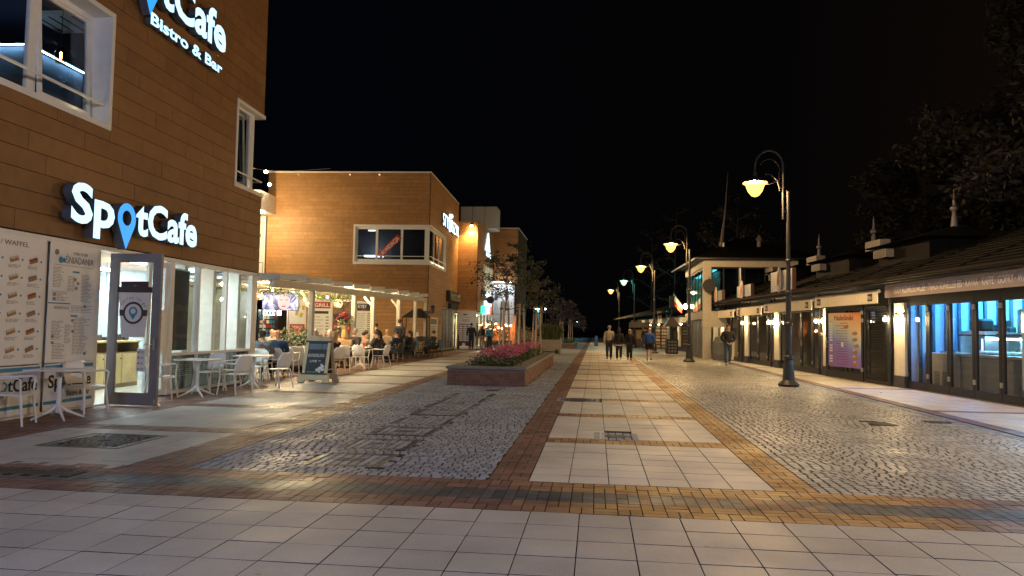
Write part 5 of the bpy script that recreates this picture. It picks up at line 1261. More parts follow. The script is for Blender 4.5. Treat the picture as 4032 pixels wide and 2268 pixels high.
q.build('shelf_edge',mDark,t)
t = shopthing('menu_easel','white framed easel with a dark poster inside the right hand door leaf','easel',.35,-.5); q=MB().box(-.42,-.34,-.03,.03,.3,1.6).box(.34,.42,-.03,.03,.3,1.6).box(-.34,.34,-.03,.03,.3,.38).box(-.34,.34,-.03,.03,1.52,1.6).bar((-.4,0,.3),(-.4,-.3,0),.04,.04).bar((.4,0,.3),(.4,-.3,0),.04,.04); q.build('frame',mRib,t); MB().box(-.34,.34,-.01,.01,.38,1.52).build('poster_sheet',mDark,t)
t = shopthing('shelf_stack','dark boxes and jars stacked high on the counter in the middle of the blue shop','jars',4.3,-2.2)
MB().box(-.5,.5,-.25,.25,0,1.6,b=.02).build('stand',mat('stand_wood',(.3,.22,.18),var=.2),t)
for k in range(5): MB().box(-.45+k*.19,-.3+k*.19,-.1,.1,1.6,1.75+.06*(k*3%4),b=.02).build('box',mDark,t)
# menu door leaves with the colourful poster and the louvred leaf
t = thing('open_menu_door','pair of open dark glazed door leaves carrying the colourful pancake poster','door',sf(7.5,.13,.03),SRZ+.05)
q=MB().box(0,2.68,-.03,.03,0,.24).box(0,2.68,-.03,.03,2.25,2.38).box(0,.1,-.031,.031,.24,2.25).box(2.5,2.68,-.031,.031,.24,2.25).box(1.1,1.2,-.031,.031,.24,2.25); q.build('frame',mAnth,t); MB().box(.1,2.5,-.008,.008,.24,2.25).build('pane',MATS['tinted_glass'],t)
MB().box(2.57,2.62,.03,.06,1.0,1.35).box(2.35,2.62,.06,.08,1.18,1.2).build('handle',mSteel,t)
for z in (.3,1.85,2.1): MB().box(-.05,.1,.03,.06,z,z+.12).build('hinge',mSteel,t)
ps = thing('pancake_poster','orange to violet gradient pancake menu poster headed Nalesniki','poster',sf(7.5,.13,.03),SRZ+.05)
mg = bpy.data.materials.new('poster_gradient'); mg.use_nodes=True; n=mg.node_tree.nodes; l_=mg.node_tree.links; b_=n['Principled BSDF']; b_.inputs['Roughness'].default_value=.4
tc=n.new('ShaderNodeTexCoord'); sp=n.new('ShaderNodeSeparateXYZ'); rp=n.new('ShaderNodeValToRGB'); mth=n.new('ShaderNodeMath'); mth.operation='MULTIPLY_ADD'; mth.inputs[1].default_value=-.35
l_.new(tc.outputs['Generated'],sp.inputs['Vector']); l_.new(sp.outputs['X'],mth.inputs[0]); l_.new(sp.outputs['Z'],mth.inputs[2]); l_.new(mth.outputs['Value'],rp.inputs['Fac']); l_.new(rp.outputs['Color'],b_.inputs['Base Color'])
e=rp.color_ramp.elements; e[0].position=0; e[0].color=(.28,.16,.55,1); e[1].position=.95; e[1].color=(.85,.28,.05,1)
for p_,c_ in [(.22,(.25,.25,.7,1)),(.42,(.45,.6,.65,1)),(.62,(.75,.6,.35,1))]: x_=rp.color_ramp.elements.new(p_); x_.color=c_
MATS['poster_gradient']=mg
MB().box(.12,2.42,.031,.045,.38,2.18).build('sheet',mg,ps)
text(ps,'Naleśniki',(1.95,.046,1.93),.17,mat('poster_ink_red',(.22,.02,.01),var=0),.004,.012,width=1.35,flip=True)
q=MB()
for j in range(15):
    q.box(2.1,2.32,.045,.05,1.78-j*.09,1.83-j*.09) if j not in (7,11) else None
q.box(1.3,1.45,.045,.05,1.05,1.2); q.build('price_labels',mPaper,ps)
q=MB()
for j in range(17): lines(q,1.0,1.95,.045,[1.82-j*.085],.02,.004,seed=j,sgn=1,jit=.5)
stuff(q.build('print',mat('poster_ink',(.2,.06,.05),var=0),ps))
for j,(x,z) in enumerate([(1.1,1.72),(.5,1.5),(.5,1.3),(.4,1.1),(.5,.9),(.5,.7),(.45,.52)]):
    MB().ball((x,.048,z),.14,10,s=(1.3,.06,.5)).ball((x+.05,.05,z+.05),.08,8,1,s=(1.2,.08,.5)).build('food_picture',[mWaf,mCream],ps)
t = thing('louvre_door','tall anthracite louvred door leaf beside the pancake poster','door',sf(5.86,.10,.03),SRZ+.02)
MB().box(0,1.55,-.03,.03,0,.1).box(0,1.55,-.03,.03,2.2,2.3).box(0,.09,-.031,.031,.1,2.2).box(1.46,1.55,-.031,.031,.1,2.2).build('frame',mAnth,t)
for k in range(42): MB().rbox((.775,0,.13+k*.05),(1.37,.05,.008),.6,'X').build('slat',mAnth,t)
# awnings
def awning(label,a,b,z,txt=None,logo=None,col=None):
    t = thing('awning_cassette',label,'awning',sf(a,.42,z),SRZ); w=b-a
    m_ = col or mat('awning_cream',(.88,.80,.66),rough=.75,var=.06,scale=12,bump=.15)
    MB().tube([(0,.02,.35),(w,.02,.35)],.055,10).build('roller',mat('awning_roll',(.5,.46,.4)),t)
    q=MB(); n=int(w/.09)
    for k in range(n):
        x0=k*w/n; x1=(k+1)*w/n; y0=.075+(.006 if k%2 else 0); y1=.075+(0 if k%2 else .006); q.add([(x0,y0,0),(x1,y1,0),(x1,y1,.36),(x0,y0,.36)],[(0,1,2,3)])
    q.box(0,w,.05,.072,.0,.36); q.build('valance',m_,t)
    for x in (.1,w-.1): MB().box(x-.03,x+.03,-.4,0,.28,.38).build('bracket',mAnth,t)
    if logo:
        for x in (w-.25,.6):
            MB().box(x-.3 if x>1 else x-.3,x,.083,.09,.07,.29).build('logo_plate',mDark,t); text(t,logo,(x-.02,.091,.12),.11,mCrm,.003,.005,width=.26,flip=True)
    if txt: text(t,txt,(w-.55,.083,.10),.18,mat('awning_letter_white',(.9,.88,.85),var=0),.004,.014,width=w*.895,flip=True)
    return t
awning('long grey pink awning lettered with ice cream, coffee and waffle words over the blue shop',-1.55,5.25,2.55,txt='LODY RZEMIEŚLNICZE · TRADITIONELLES EIS · KAWA · KAFFE · GOFRY · WAFFELN',col=mat('awning_taupe',(.46,.37,.33),rough=.75,var=.06,scale=12))
awning('cream awning over the pancake poster door',5.75,10.65,2.42,logo='PERŁA')
awning('cream awning between the first and second roof signs, behind the near lamp post',10.95,16.6,2.36,logo='PERŁA')
awning('cream awning of the fourth shop over the walking man',17.0,21.0,2.30,logo='PERŁA')
awning('small cream awning farthest along the pavilion row',21.6,25.9,2.25,logo='PERŁA')
# wall lanterns
def lantern(label,s,z):
    t = thing('wall_lantern',label,'lantern',sf(s,.05,z),SRZ,'black wall lanterns on the pavilion pillars')
    MB().lathe([(.045,0),(.075,.16),(.05,.2),(.0101,.24)],(0,.2,-.1),6).build('glass',glass('lantern_glass',(.95,.9,.8)),t)
    MB().ball((0,.2,-.03),.052,8,s=(1,1,1.3)).build('bulb',emat('lantern_bulb',(1,.76,.42),170),t)
    MB().tube([(0,0,.1),(0,.12,.2),(0,.2,.16)],.012,6).box(-.04,.04,-.02,.01,0,.16).lathe([(.09,.09),(.03,.15)],(0,.2,0),6).build('bracket',mDark,t)
for s,l in [(5.1,'on the pillar between louvred door and blue shop'),(5.8,'just left of the pillar beside the louvred door'),(10.6,'on the pillar left of the pancake poster, brighter one'),(11.2,'on the pillar left of the pancake poster, shop side'),(16.15,'on the pillar right of the near lamp post'),(16.75,'on the pillar beside the second roof sign, left one'),(-1.2,'at the far right picture edge in front of the blue shop'),(25.4,'right one of the pair behind the walking man'),(26.1,'left one of the pair behind the walking man'),(20.9,'on the pillar between the third and fourth awnings')]: lantern('lit black wall lantern '+l,s,1.98)
# cupolas with finials
mFin = mat('zinc_finial',(.20,.18,.18),rough=.5,metal=.3)
for s,l in [(7.1,'nearest'),(12.65,'middle'),(18.2,'farthest')]:
    t = thing('roof_cupola','%s of the three dark roof cupolas with a pointed finial' % l,'cupola',sf(s,-2.5,4.3),SRZ)
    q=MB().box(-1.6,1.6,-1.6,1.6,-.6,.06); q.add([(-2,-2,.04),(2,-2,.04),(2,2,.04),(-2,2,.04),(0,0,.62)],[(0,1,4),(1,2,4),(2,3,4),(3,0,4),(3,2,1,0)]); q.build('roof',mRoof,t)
    MB().lathe([(.12,.5),(.075,.9),(.06,1.05),(.12,1.13),(.12,1.19),(.05,1.26),(.035,1.5),(.012,1.75)],n=10).build('finial',mFin,t)
    MB().box(1.3,2.4,1.35,1.7,.02,.34).build('white_box',mat('roof_box_grey',(.20,.18,.16)),t)  # white boxes drawn in one even dark grey
    q=MB().box(.55,1.45,1.55,1.85,-.32,-.06); q.build('vent_box',MATS['roof_box_grey'],t)
    q=MB()
    for j in range(4): q.box(.62,1.38,1.85,1.86,-.29+j*.055,-.265+j*.055)
    q.build('vent_slat',mDark,t)
# roof signs
mSgn = mat('sign_pale_panel',(.42,.45,.50),rough=.45,var=.06); mFig = mat('sign_orange',(.55,.25,.12),rough=.5,var=.5,scale=5)
for (a,b,z0,z1,l) in [(12.6,15.2,3.08,4.0,'nearest roof sign panel, near the lamp post'),(18.1,20.5,2.95,3.72,'middle roof sign panel above the fourth shop awning'),(23.4,25.5,2.95,3.7,'farthest and darkest roof sign panel')]:
    t = thing('roof_sign',l+', pale with an upright oval emblem','sign',sf(a,.62,0),SRZ); w=b-a
    MB().box(0,w,-.12,0,z0,z1).build('panel',mSgn,t); MB().box(-.03,0,-.14,.01,z0-.02,z1+.02).build('return',mat('sign_brown',(.16,.08,.06)),t)
    MB().ball((w*.52,.06,(z0+z1)/2+.08),.32,14,s=(.62,.22,1.75)).build('oval_emblem',mat('emblem_white',(.6,.55,.52)),t); MB().ball((w*.52,.10,(z0+z1)/2+.12),.2,12,s=(.7,.3,1.6)).build('emblem_figure',mFig,t)
    q=MB(); r=random.Random(int(a))
    for k in range(16): q.box(w*(.1+.05*k),w*(.1+.05*k)+.05,0,.012,z0+.10+.05*math.sin(k*.6),z0+.17+.05*math.sin(k*.6))
    stuff(q.build('raised_script',mPaper,t))
    for x in (.3,w-.3): MB().tube([(x,-.06,z0-.25),(x,-.06,z0)],.03,6).build('support',mAnth,t)

# ================================================================ TWO STOREY CORNER BUILDING
tw = thing('corner_building','two storey glazed corner building with cream beams and teal lit side glass','building',(5.83,42.0,0),.0)
mCrB = mat('cream_beam',(.50,.46,.38),rough=.7,var=.06)
MB().box(0,.42,0,.42,0,5.05).build('corner_column',mCrB,tw); MB().box(0,5.0,0,.35,5.05,5.5).box(.0,.35,.35,8.4,5.05,5.5).box(-.03,1.2,-.03,.5,1.75,2.62).box(.0,.35,.5,8.4,2.2,2.62).box(4.5,5.0,0,.35,2.6,5.05).build('beam',mCrB,tw)
window(tw,.42,4.5,2.62,5.05,.15,.07,.08,mull=(1.1,2.2,3.3),fm=mAnth,gm=mGlassD,name='upper_glazing'); window(tw,.42,8.4,2.62,5.05,.10,.07,.06,mull=(1.8,3.2,4.6,6.0,7.2),fm=mAnth,gm=glass('teal_glass',(.45,.75,.8)),ax='y',name='side_glazing')
MB().box(.5,4.9,3.2,3.3,2.6,5.0).build('dim_inner_wall',mat('tower_inner',(.10,.10,.10),var=.4),tw)
MB().box(.6,.9,1.2,8.2,4.95,5.0).build('teal_light',emat('teal_glow',(.1,.7,.8),1.2),tw); MB().box(.95,1.0,.6,8.2,2.7,4.9).build('teal_curtain',mat('curtain_teal',(.25,.4,.42),var=.3,scale=4),tw)
MB().tube([(1.75,-.1,2.7),(1.95,-.1,3.1),(1.95,-.1,5.0)],.12,10).build('flue_pipe',mSteel,tw)
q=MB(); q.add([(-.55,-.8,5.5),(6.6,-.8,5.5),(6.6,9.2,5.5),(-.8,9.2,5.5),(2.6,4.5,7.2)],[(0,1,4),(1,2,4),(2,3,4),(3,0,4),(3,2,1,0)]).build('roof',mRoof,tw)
MB().tube([(-.8,9.2,5.46),(-.55,-.8,5.46),(6.6,-.8,5.46)],.05,6).build('gutter',mSteel,tw)
for y0 in (.6,3.0,5.4): MB().box(.08,.14,y0,y0+2.1,.02,2.1).build('grey_shutter',mat('shutter_grey',(.13,.12,.11),rough=.6,var=.2),tw)
MB().box(.1,.4,.42,8.4,0,.02).box(.16,.3,.42,8.4,2.1,2.2).build('frame',mAnth,tw)
MB().box(4.9,5.0,.35,8.4,2.6,5.05).box(.35,5,8.3,8.4,0,5.05).build('wall',mCrB,tw)
ds = thing('round_sign','black round sign hung at the corner column of the two storey building','sign',(6.1,41.7,4.0),0); MB().lathe([(.36,-.05),(.36,.05)],n=22).xf(Matrix.Rotation(PI/2,4,'X')).build('disc',mDark,ds); MB().tube([(0,0,.3),(0,.2,.5)],.02,5).build('bracket',mDark,ds)
ms = thing('roof_mast','thin tall leaning mast rising above the two storey roof','mast',(6.95,44,6.1),0); MB().tube([(0,0,0),(.12,0,.3),(.35,0,2.2),(.50,0,4.6)],[.16,.12,.05,.02],6).build('pole',mat('mast_grey',(.10,.085,.085)),ms); MB().box(.05,.3,-.08,.0,.05,.5).build('plate',mPaper,ms)
ch = thing('chimney_cowl','small pale chimney cowl on the two storey roof','chimney',(9.2,44,6.1),0); MB().lathe([(.12,0),(.12,.6),(.2,.7),(.05,.95)],n=10).build('cowl',mFin,ch)
fl = thing('flag','red and white flag hanging aslant from a pole beside the lit lantern','flag',(5.63,50,3.25),0)
MB().tube([(0,0,-.1),(-.62,0,.72)],.02,6).build('pole',mSteel,fl)
vs=[];n=6
for i in range(n+1):
    u=i/n
    for j in range(3): v=j/2; vs.append((-.62*u+ -.05*v + .0, .06*math.sin(u*6+v*2), .70*u-.05 - v*(.55+.15*u)))
q=MB(); q.add(vs,[(i*3+j,i*3+j+1,i*3+j+4,i*3+j+3) for i in range(n) for j in (0,)],0); q.add(vs,[(i*3+j,i*3+j+1,i*3+j+4,i*3+j+3) for i in range(n) for j in (1,)],1); q.build('cloth',[mat('flag_white',(.62,.58,.5)),mat('flag_red',(.45,.06,.03))],fl)
t = thing('wall_lantern','bright bare lantern beside the flag at the two storey building','lantern',(5.75,49.6,3.1),0); MB().ball((0,0,0),.10,10,s=(1,1,1.6)).build('bulb',emat('lantern_bulb2',(1,.7,.28),60),t); MB().tube([(0,0,.15),(.1,.1,.35),(.2,.2,.3)],.02,5).build('bracket',mDark,t)
ks = thing('drinks_kiosk_stand','dark menu stand with a small pyramid roof on a post between the lamp posts','stand',(4.82,49,0),.1)
MB().box(-.36,.36,-.3,.3,.05,.98,b=.02).build('cabinet',mDark,ks); MB().tube([(0,0,.98),(0,0,1.9)],.05,8).box(-.3,-.26,-.25,-.2,.9,1.85).box(.26,.3,-.25,-.2,.9,1.85).build('post',mDark,ks); q=MB(); q.add([(-.52,-.45,1.80),(.52,-.45,1.80),(.52,.45,1.80),(-.52,.45,1.80),(-.12,0,2.35),(.12,0,2.35)],[(0,1,5,4),(1,2,5),(2,3,4,5),(3,0,4),(3,2,1,0)]).build('roof',mat('kiosk_roof',(.14,.08,.05),rough=.5),ks)
q=MB()
for j in range(4):
    for i in range(3): q.box(-.28+i*.2,-.14+i*.2,-.31,-.3,.15+j*.2,.28+j*.2)
stuff(q.build('chalk_marks',mGreyP,ks)); MB().tube([(0,0,2.3),(0,0,3.7)],.03,6).box(-.14,.14,-.1,.1,3.0,3.75).build('smoke_pipe',mDark,ks)
for k,(x,l) in enumerate([(4.6,'left'),(5.1,'right')]):
    t = thing('photo_menu_panel','%s of two tall lit food photo panels behind the blue jacket walker' % l,'menu panel',(x,60,0),0); MB().box(0,.46,0,.06,.12,1.95).build('panel',mDark,t)
    for j in range(7): MB().box(.04,.42,-.012,0,.2+j*.25,.36+j*.25).build('photo_strip',mat('photo_%d'%((j+k)%3),[(.45,.35,.2),(.4,.2,.1),(.5,.45,.4)][(j+k)%3],var=.6,scale=9),t)
fr = thing('shop_pavilion','second low pavilion row with pale awnings farther along the right side','shops',(6.9,53,0),.10)
q=MB(); q.add([(-1.2,0,2.75),(-2.6,26,2.5),(3,26,4.0),(4,0,4.2)],[(0,3,2,1)]); q.add([(-1.2,0,2.85),(-2.6,26,2.6),(3,26,4.1),(4,0,4.3)],[(0,1,2,3)]); q.build('roof',mRoof,fr)
MB().box(.0,.3,0,26,0,2.7).build('wall',mPlinth,fr)
for k in range(6): MB().box(-.12,.0,.8+k*4.2,1.5+k*4.2,.35,2.3).build('pilaster',mCrm,fr); MB().box(-.75,-.3,2.0+k*4.2,4.6+k*4.2,2.15,2.5).build('awning_box',mCrm if k!=1 else mSgn,fr); MB().box(-.05,.0,1.8+k*4.2,4.7+k*4.2,.3,2.1).build('door_glass',mGlassD,fr)
for k in range(5):
    t = thing('wall_lantern','lit lantern number %s along the second pavilion row' % ['one','two','three','four','five'][k],'lantern',(6.3-.1*4.2*k-.35,54+4.2*k,2.0),0,'lanterns on the far pavilion'); MB().ball((0,0,0),.05,8).build('bulb',emat('lantern_bulb3',(1,.74,.4),90),t); MB().tube([(0,0,.05),(.2,0,.15)],.012,5).build('bracket',mDark,t)
for k,(x,l) in enumerate([(4.95,'brown'),(5.65,'white')]):
    t = thing('roof_sign','small %s roof sign on the second pavilion row'%l,'sign',(x,60,2.45),0); MB().box(-.18,.18,0,.08,0,.6).build('panel',[mat('sign_tan',(.3,.22,.14)),mPaper][k],t); MB().tube([(0,.04,-.2),(0,.04,0)],.02,5).build('support',mDark,t)
    if k: MB().box(-.1,.1,-.01,0,.15,.4).build('mark',mBlueP,t)
kf = thing('market_kiosk','dark timber kiosk with a board roof at the far end of the right side','kiosk',(3.9,66,0),0)
MB().box(-.9,.7,0,2,0,1.6).build('body',mat('kiosk_brown',(.14,.08,.045),var=.2),kf); MB().box(-.95,.75,-.3,2.2,1.75,2.2).build('roof',mat('kiosk_board',(.2,.13,.08),var=.2),kf); MB().box(-.4,.5,-.02,0,.8,1.5).build('hatch',mat('hatch_tan',(.4,.26,.12)),kf)
db = thing('grey_dustbin','tall rounded grey covered object beside the corner column','cover',(6.6,41.2,0),0); MB().lathe([(.38,0),(.42,.3),(.40,.9),(.25,1.22),(.05,1.3)],n=14).build('cover',mat('grey_cover',(.12,.125,.12),rough=.8,var=.2,bump=.3),db)
cb = thing('cream_planter','tall cream box standing next to the rounded grey cover','box',(7.15,40.9,0),0); MB().box(-.22,.22,-.2,.2,.05,1.12,b=.01).build('box',mCrm,cb); MB().box(-.2,.2,-.18,.18,0,.05).build('base',mDark,cb)
po = thing('door_poster','pale pink and blue poster leaning behind the walking man','poster',sf(24.4,.12,.1),SRZ); MB().box(0,.9,0,.03,0,1.05).build('sheet',mat('poster_pink',(.5,.32,.28)),po); MB().box(.1,.8,.03,.04,.5,.56).box(.1,.8,.03,.04,.7,.8).box(.15,.6,.03,.04,.2,.28).build('print',mat('poster_navy',(.05,.07,.2)),po)
# ================================================================ STREET LAMPS
mPole = mat('lamp_iron',(.03,.03,.033),rough=.5,metal=.1,var=.1)
def street_lamp(label,x,y,col=(1,.60,.20),estr=26,energy=0,kids=None,src=None,side=-1):
    t = thing('street_lamp',label,'street lamp',(x,y,0),0,'arched street lamps along the promenade')
    q=MB().lathe([(.27,0),(.30,.06),(.24,.12),(.17,.18),(.15,.5),(.11,.75),(.135,.78),(.135,.84),(.10,.88),(.09,1.7),(.12,1.72),(.12,1.78),(.08,1.82),(.072,2.6),(.09,2.62),(.09,2.68),(.065,2.7),(.058,3.5),(.085,3.52),(.085,3.57),(.06,3.6),(.055,5.55)],n=14); q.build('pole',mPole,t)
    ax=-.14
    arc=[(ax,0,4.75),(ax,0,5.85)]
    R=.37; cx=ax-.39
    arc+= [(cx+.39*math.cos(a),0,6.25+.48*math.sin(a)) for a in np.linspace(0,PI,12)]
    arc+= [(cx-.39,0,6.05)]
    MB().tube(arc,.032,8).build('arm',mPole,t)
    MB().tube([(cx+.30*math.cos(a)+.0,0,6.12+.36*math.sin(a)) for a in np.linspace(-2.4,PI*.8,18)],.014,6).tube([(ax-.10,0,5.55),(ax-.11,0,6.1)],.016,6).tube([(ax-.10,0,5.62),(ax-.16,0,5.85),(ax-.32,0,6.02),(ax-.5,0,6.05)],.02,6).build('scroll',mPole,t)
    for zc in (5.0,5.4): MB().tube([(0,0,zc),(ax,0,zc)],.03,6).build('clamp',mPole,t)
    hx=cx-.39
    MB().lathe([(.34,-.02),(.30,.03),(.16,.12),(.07,.17),(.05,.3)],(hx,0,5.82),20).build('shade',mPole,t)
    em=bowl_mat('lamp_bowl_%d_%d'%(int(col[0]*100),int(col[2]*100)),(col[0],col[1]*.56,col[2]*.22),2.3)
    ld=bpy.data.lights.new('lamp_light','POINT'); ld.energy=estr*5.2; ld.color=col; ld.shadow_soft_size=.11; lo=bpy.data.objects.new('lamp_light',ld); COL.objects.link(lo); lo.parent=t; lo.location=(hx,0,5.60)
    MB().lathe([(.02,-.43),(.10,-.40),(.20,-.27),(.265,-.09),(.345,-.04),(.345,-.03)],(hx,0,5.82),20).build('glass_bowl',em,t,smooth=True)
    return t
WARM=(1,.62,.26)
LS=95
street_lamp('nearest lit arched street lamp standing in the right hand cobbles',5.42,22.06,WARM,LS)
street_lamp('second lit street lamp, left of the walking man',4.56,37.7,WARM,LS)
street_lamp('third lit street lamp, beyond the blue jacket walker',3.88,51,WARM,LS)
street_lamp('fourth street lamp, the only one glowing teal',3.30,66,(.22,1.,.85),30)
street_lamp('fifth and farthest lit street lamp on the right side',2.49,82,WARM,LS)
street_lamp('street lamp just outside the upper right corner of the picture',6.9,9.4,(1,.76,.52),LS*1.0)
street_lamp('street lamp on the right side behind the viewer',7.4,-5,(1,.80,.60),LS*1.3)
cool_fill=street_lamp('added cool fill lamp, unseen on the left side behind the viewer',-2.2,-4.5,(.44,.58,1.),LS*2.5)  # added unseen lamp that tints the left foreground blue
tl = thing('street_lamp','slim teal lamp post with a flat round head far down the left side','street lamp',(-5.5,72,0),0)
MB().tube([(0,0,0),(0,0,3.4)],[.09,.06],8).build('pole',mat('teal_pole',(.12,.25,.32)),tl); MB().lathe([(.3,3.42),(.34,3.5),(.15,3.62)],n=14).build('head',mDark,tl); MB().lathe([(.28,3.36),(.28,3.415)],n=14).build('lens',emat('teal_lens',(.35,.95,1.),25),tl)
for k,(x,y,z) in enumerate([(-5.0,90,2.2),(-2.9,110,1.8),(-2.2,130,1.1),(-1.6,125,1.15),(-1.2,140,.9),(-4.3,105,3.0)]):
    t=thing('street_lamp','tiny far lamp on the dark horizon, %s from the left' % ['first','third','fourth','fifth','sixth','second'][k],'street lamp',(x-1.0,y,0),0,'tiny far lamps'); MB().tube([(0,0,0),(0,0,z+1.6)],.05,5).build('pole',mDark,t); MB().ball((0,0,z+1.65),.13,6).build('head',emat('far_teal' if k!=5 else 'far_warm',(.3,.9,1.) if k!=5 else (1,.5,.3),14),t)

# ================================================================ BRICK PLANTERS
mCop = mat('coping_stone',(.20,.19,.18),rough=.6,var=.12,scale=5,bump=.15); mSoil=mat('soil',(.03,.022,.015),rough=.95,bump=.5)
mBrk = [mat('wall_brick_%d'%i,c,rough=.7,var=.18,scale=10,bump=.25,bscale=60) for i,c in enumerate([(.21,.10,.075),(.18,.085,.065),(.24,.12,.085)])]
mMort = mat('mortar',(.20,.16,.13),rough=.9,var=.1)
def planter(label,x0,x1,y0,y1,h,bl=.25,bh=.075,nm=280):
    t = thing('brick_planter',label,'planter',(0,0,0),0)
    MB().box(x0+.012,x1-.012,y0+.012,y0+.2,0,h-.07).box(x1-.2,x1-.012,y0+.2,y1-.012,0,h-.07).box(x0+.012,x0+.2,y0+.2,y1-.012,0,h-.07).box(x0+.2,x1-.2,y1-.2,y1-.012,0,h-.07).build('core_wall',mMort,t)
    cells=[]; rows=int((h-.07)/bh)
    for j in range(rows):
        for face,(a,b) in (('f',(x0,x1)),('r',(y0,y1)),('l',(y0,y1))):
            x=a-(bl/2 if j%2 else 0)
            while x<b:
                u,v=max(x,a),min(x+bl,b)
                if v-u>.03: cells.append((face,u,v,j*bh+.003))
                x+=bl
    cells.sort(key=lambda c:(c[0]!='f', c[1] if c[0]!='f' else 0)); r=random.Random(4); rest=MB()
    for i,(fc,u,v,z) in enumerate(cells):
        q=MB() if i<nm else rest; mi=r.randrange(3); e=r.uniform(-.003,.003); g=.006
        z1=min(z+bh-.012,h-.075)
        if fc=='f': q.box(u+g,v-g,y0+e,y0+.10,z,z1,mi if i>=nm else 0)
        elif fc=='r': q.box(x1-.1,x1+e,u+g,v-g,z,z1,mi if i>=nm else 0)
        else: q.box(x0+e,x0+.1,u+g,v-g,z,z1,mi if i>=nm else 0)
        if i<nm: q.build('brick',mBrk[mi],t)
    if rest.v: stuff(rest.build('bricks_beyond',mBrk,t))
    w=.38; 
    for (a,b,c,d) in [(x0-.04,x1+.04,y0-.04,y0+w)]:
        n=3
        for k in range(n): MB().box(a+(b-a)*k/n+.003,a+(b-a)*(k+1)/n-.003,c,d,h-.07,h,b=.008).build('coping_slab',mCop,t)
    n=int((y1-y0-w)/1.0)
    for k in range(n):
        ya=y0+w+(y1-y0-w)*k/n+.003; yb=y0+w+(y1-y0-w)*(k+1)/n-.003
        MB().box(x1-w,x1+.04,ya,yb,h-.07,h,b=.008).build('coping_slab',mCop,t); MB().box(x0-.04,x0+w,ya,yb,h-.07,h,b=.008).build('coping_slab',mCop,t)
    MB().box(x0+w-.1,x1-w+.1,y0+w-.05,y1,.05,h-.06).build('soil_bed',mSoil,t)
    return t
planter('large brick planter with grey coping and pink flowers in the cobbles',-3.84,-1.80,19.42,32.5,.49)
planter('smaller low brick planter far behind the concrete tub',-2.9,-1.6,58.5,66,.42,bl=.5,bh=.11,nm=30)
fb = thing('flower_bed','dense bed of pink flowers over dark green leaves filling the brick planter','flowers',(0,0,.43),0)
r=random.Random(21); q=MB()
for k in range(170):
    y=19.95+(32-19.95)*r.random()**1.35; x=r.uniform(-3.35,-2.2); hh=.10+.16*r.random()+(.1 if y>20.5 else -.02); leaves(q,(x,y,hh*.6),(.22,.22,hh),34,.042,r)
stuff(q.build('foliage',mat('bed_leaf',(.055,.085,.035),rough=.6,var=.45,scale=14),fb))
q=MB()
for k in range(430):
    y=20.1+(32-20.1)*r.random()**1.25; x=r.uniform(-3.2,-2.15); z=.24+.18*r.random()+(.10 if y>21 else 0)*r.random()
    if y<21 and r.random()<.4: z-=.1
    leaves(q,(x,y,z+.05),(.085,.085,.05),10,.036,r,mi=0 if r.random()<.7 else 1)
stuff(q.build('blossoms',[mat('pink_bloom',(.52,.10,.19),rough=.6,var=.25,scale=30),mat('rose_bloom',(.58,.22,.24),rough=.6,var=.25,scale=30)],fb))
sh2 = shrub('low_shrub','low grey green shrubs filling the far brick planter',(-2.25,61,.42),(.5,2.2,.28),700,.07,mLeafD,seed=17)

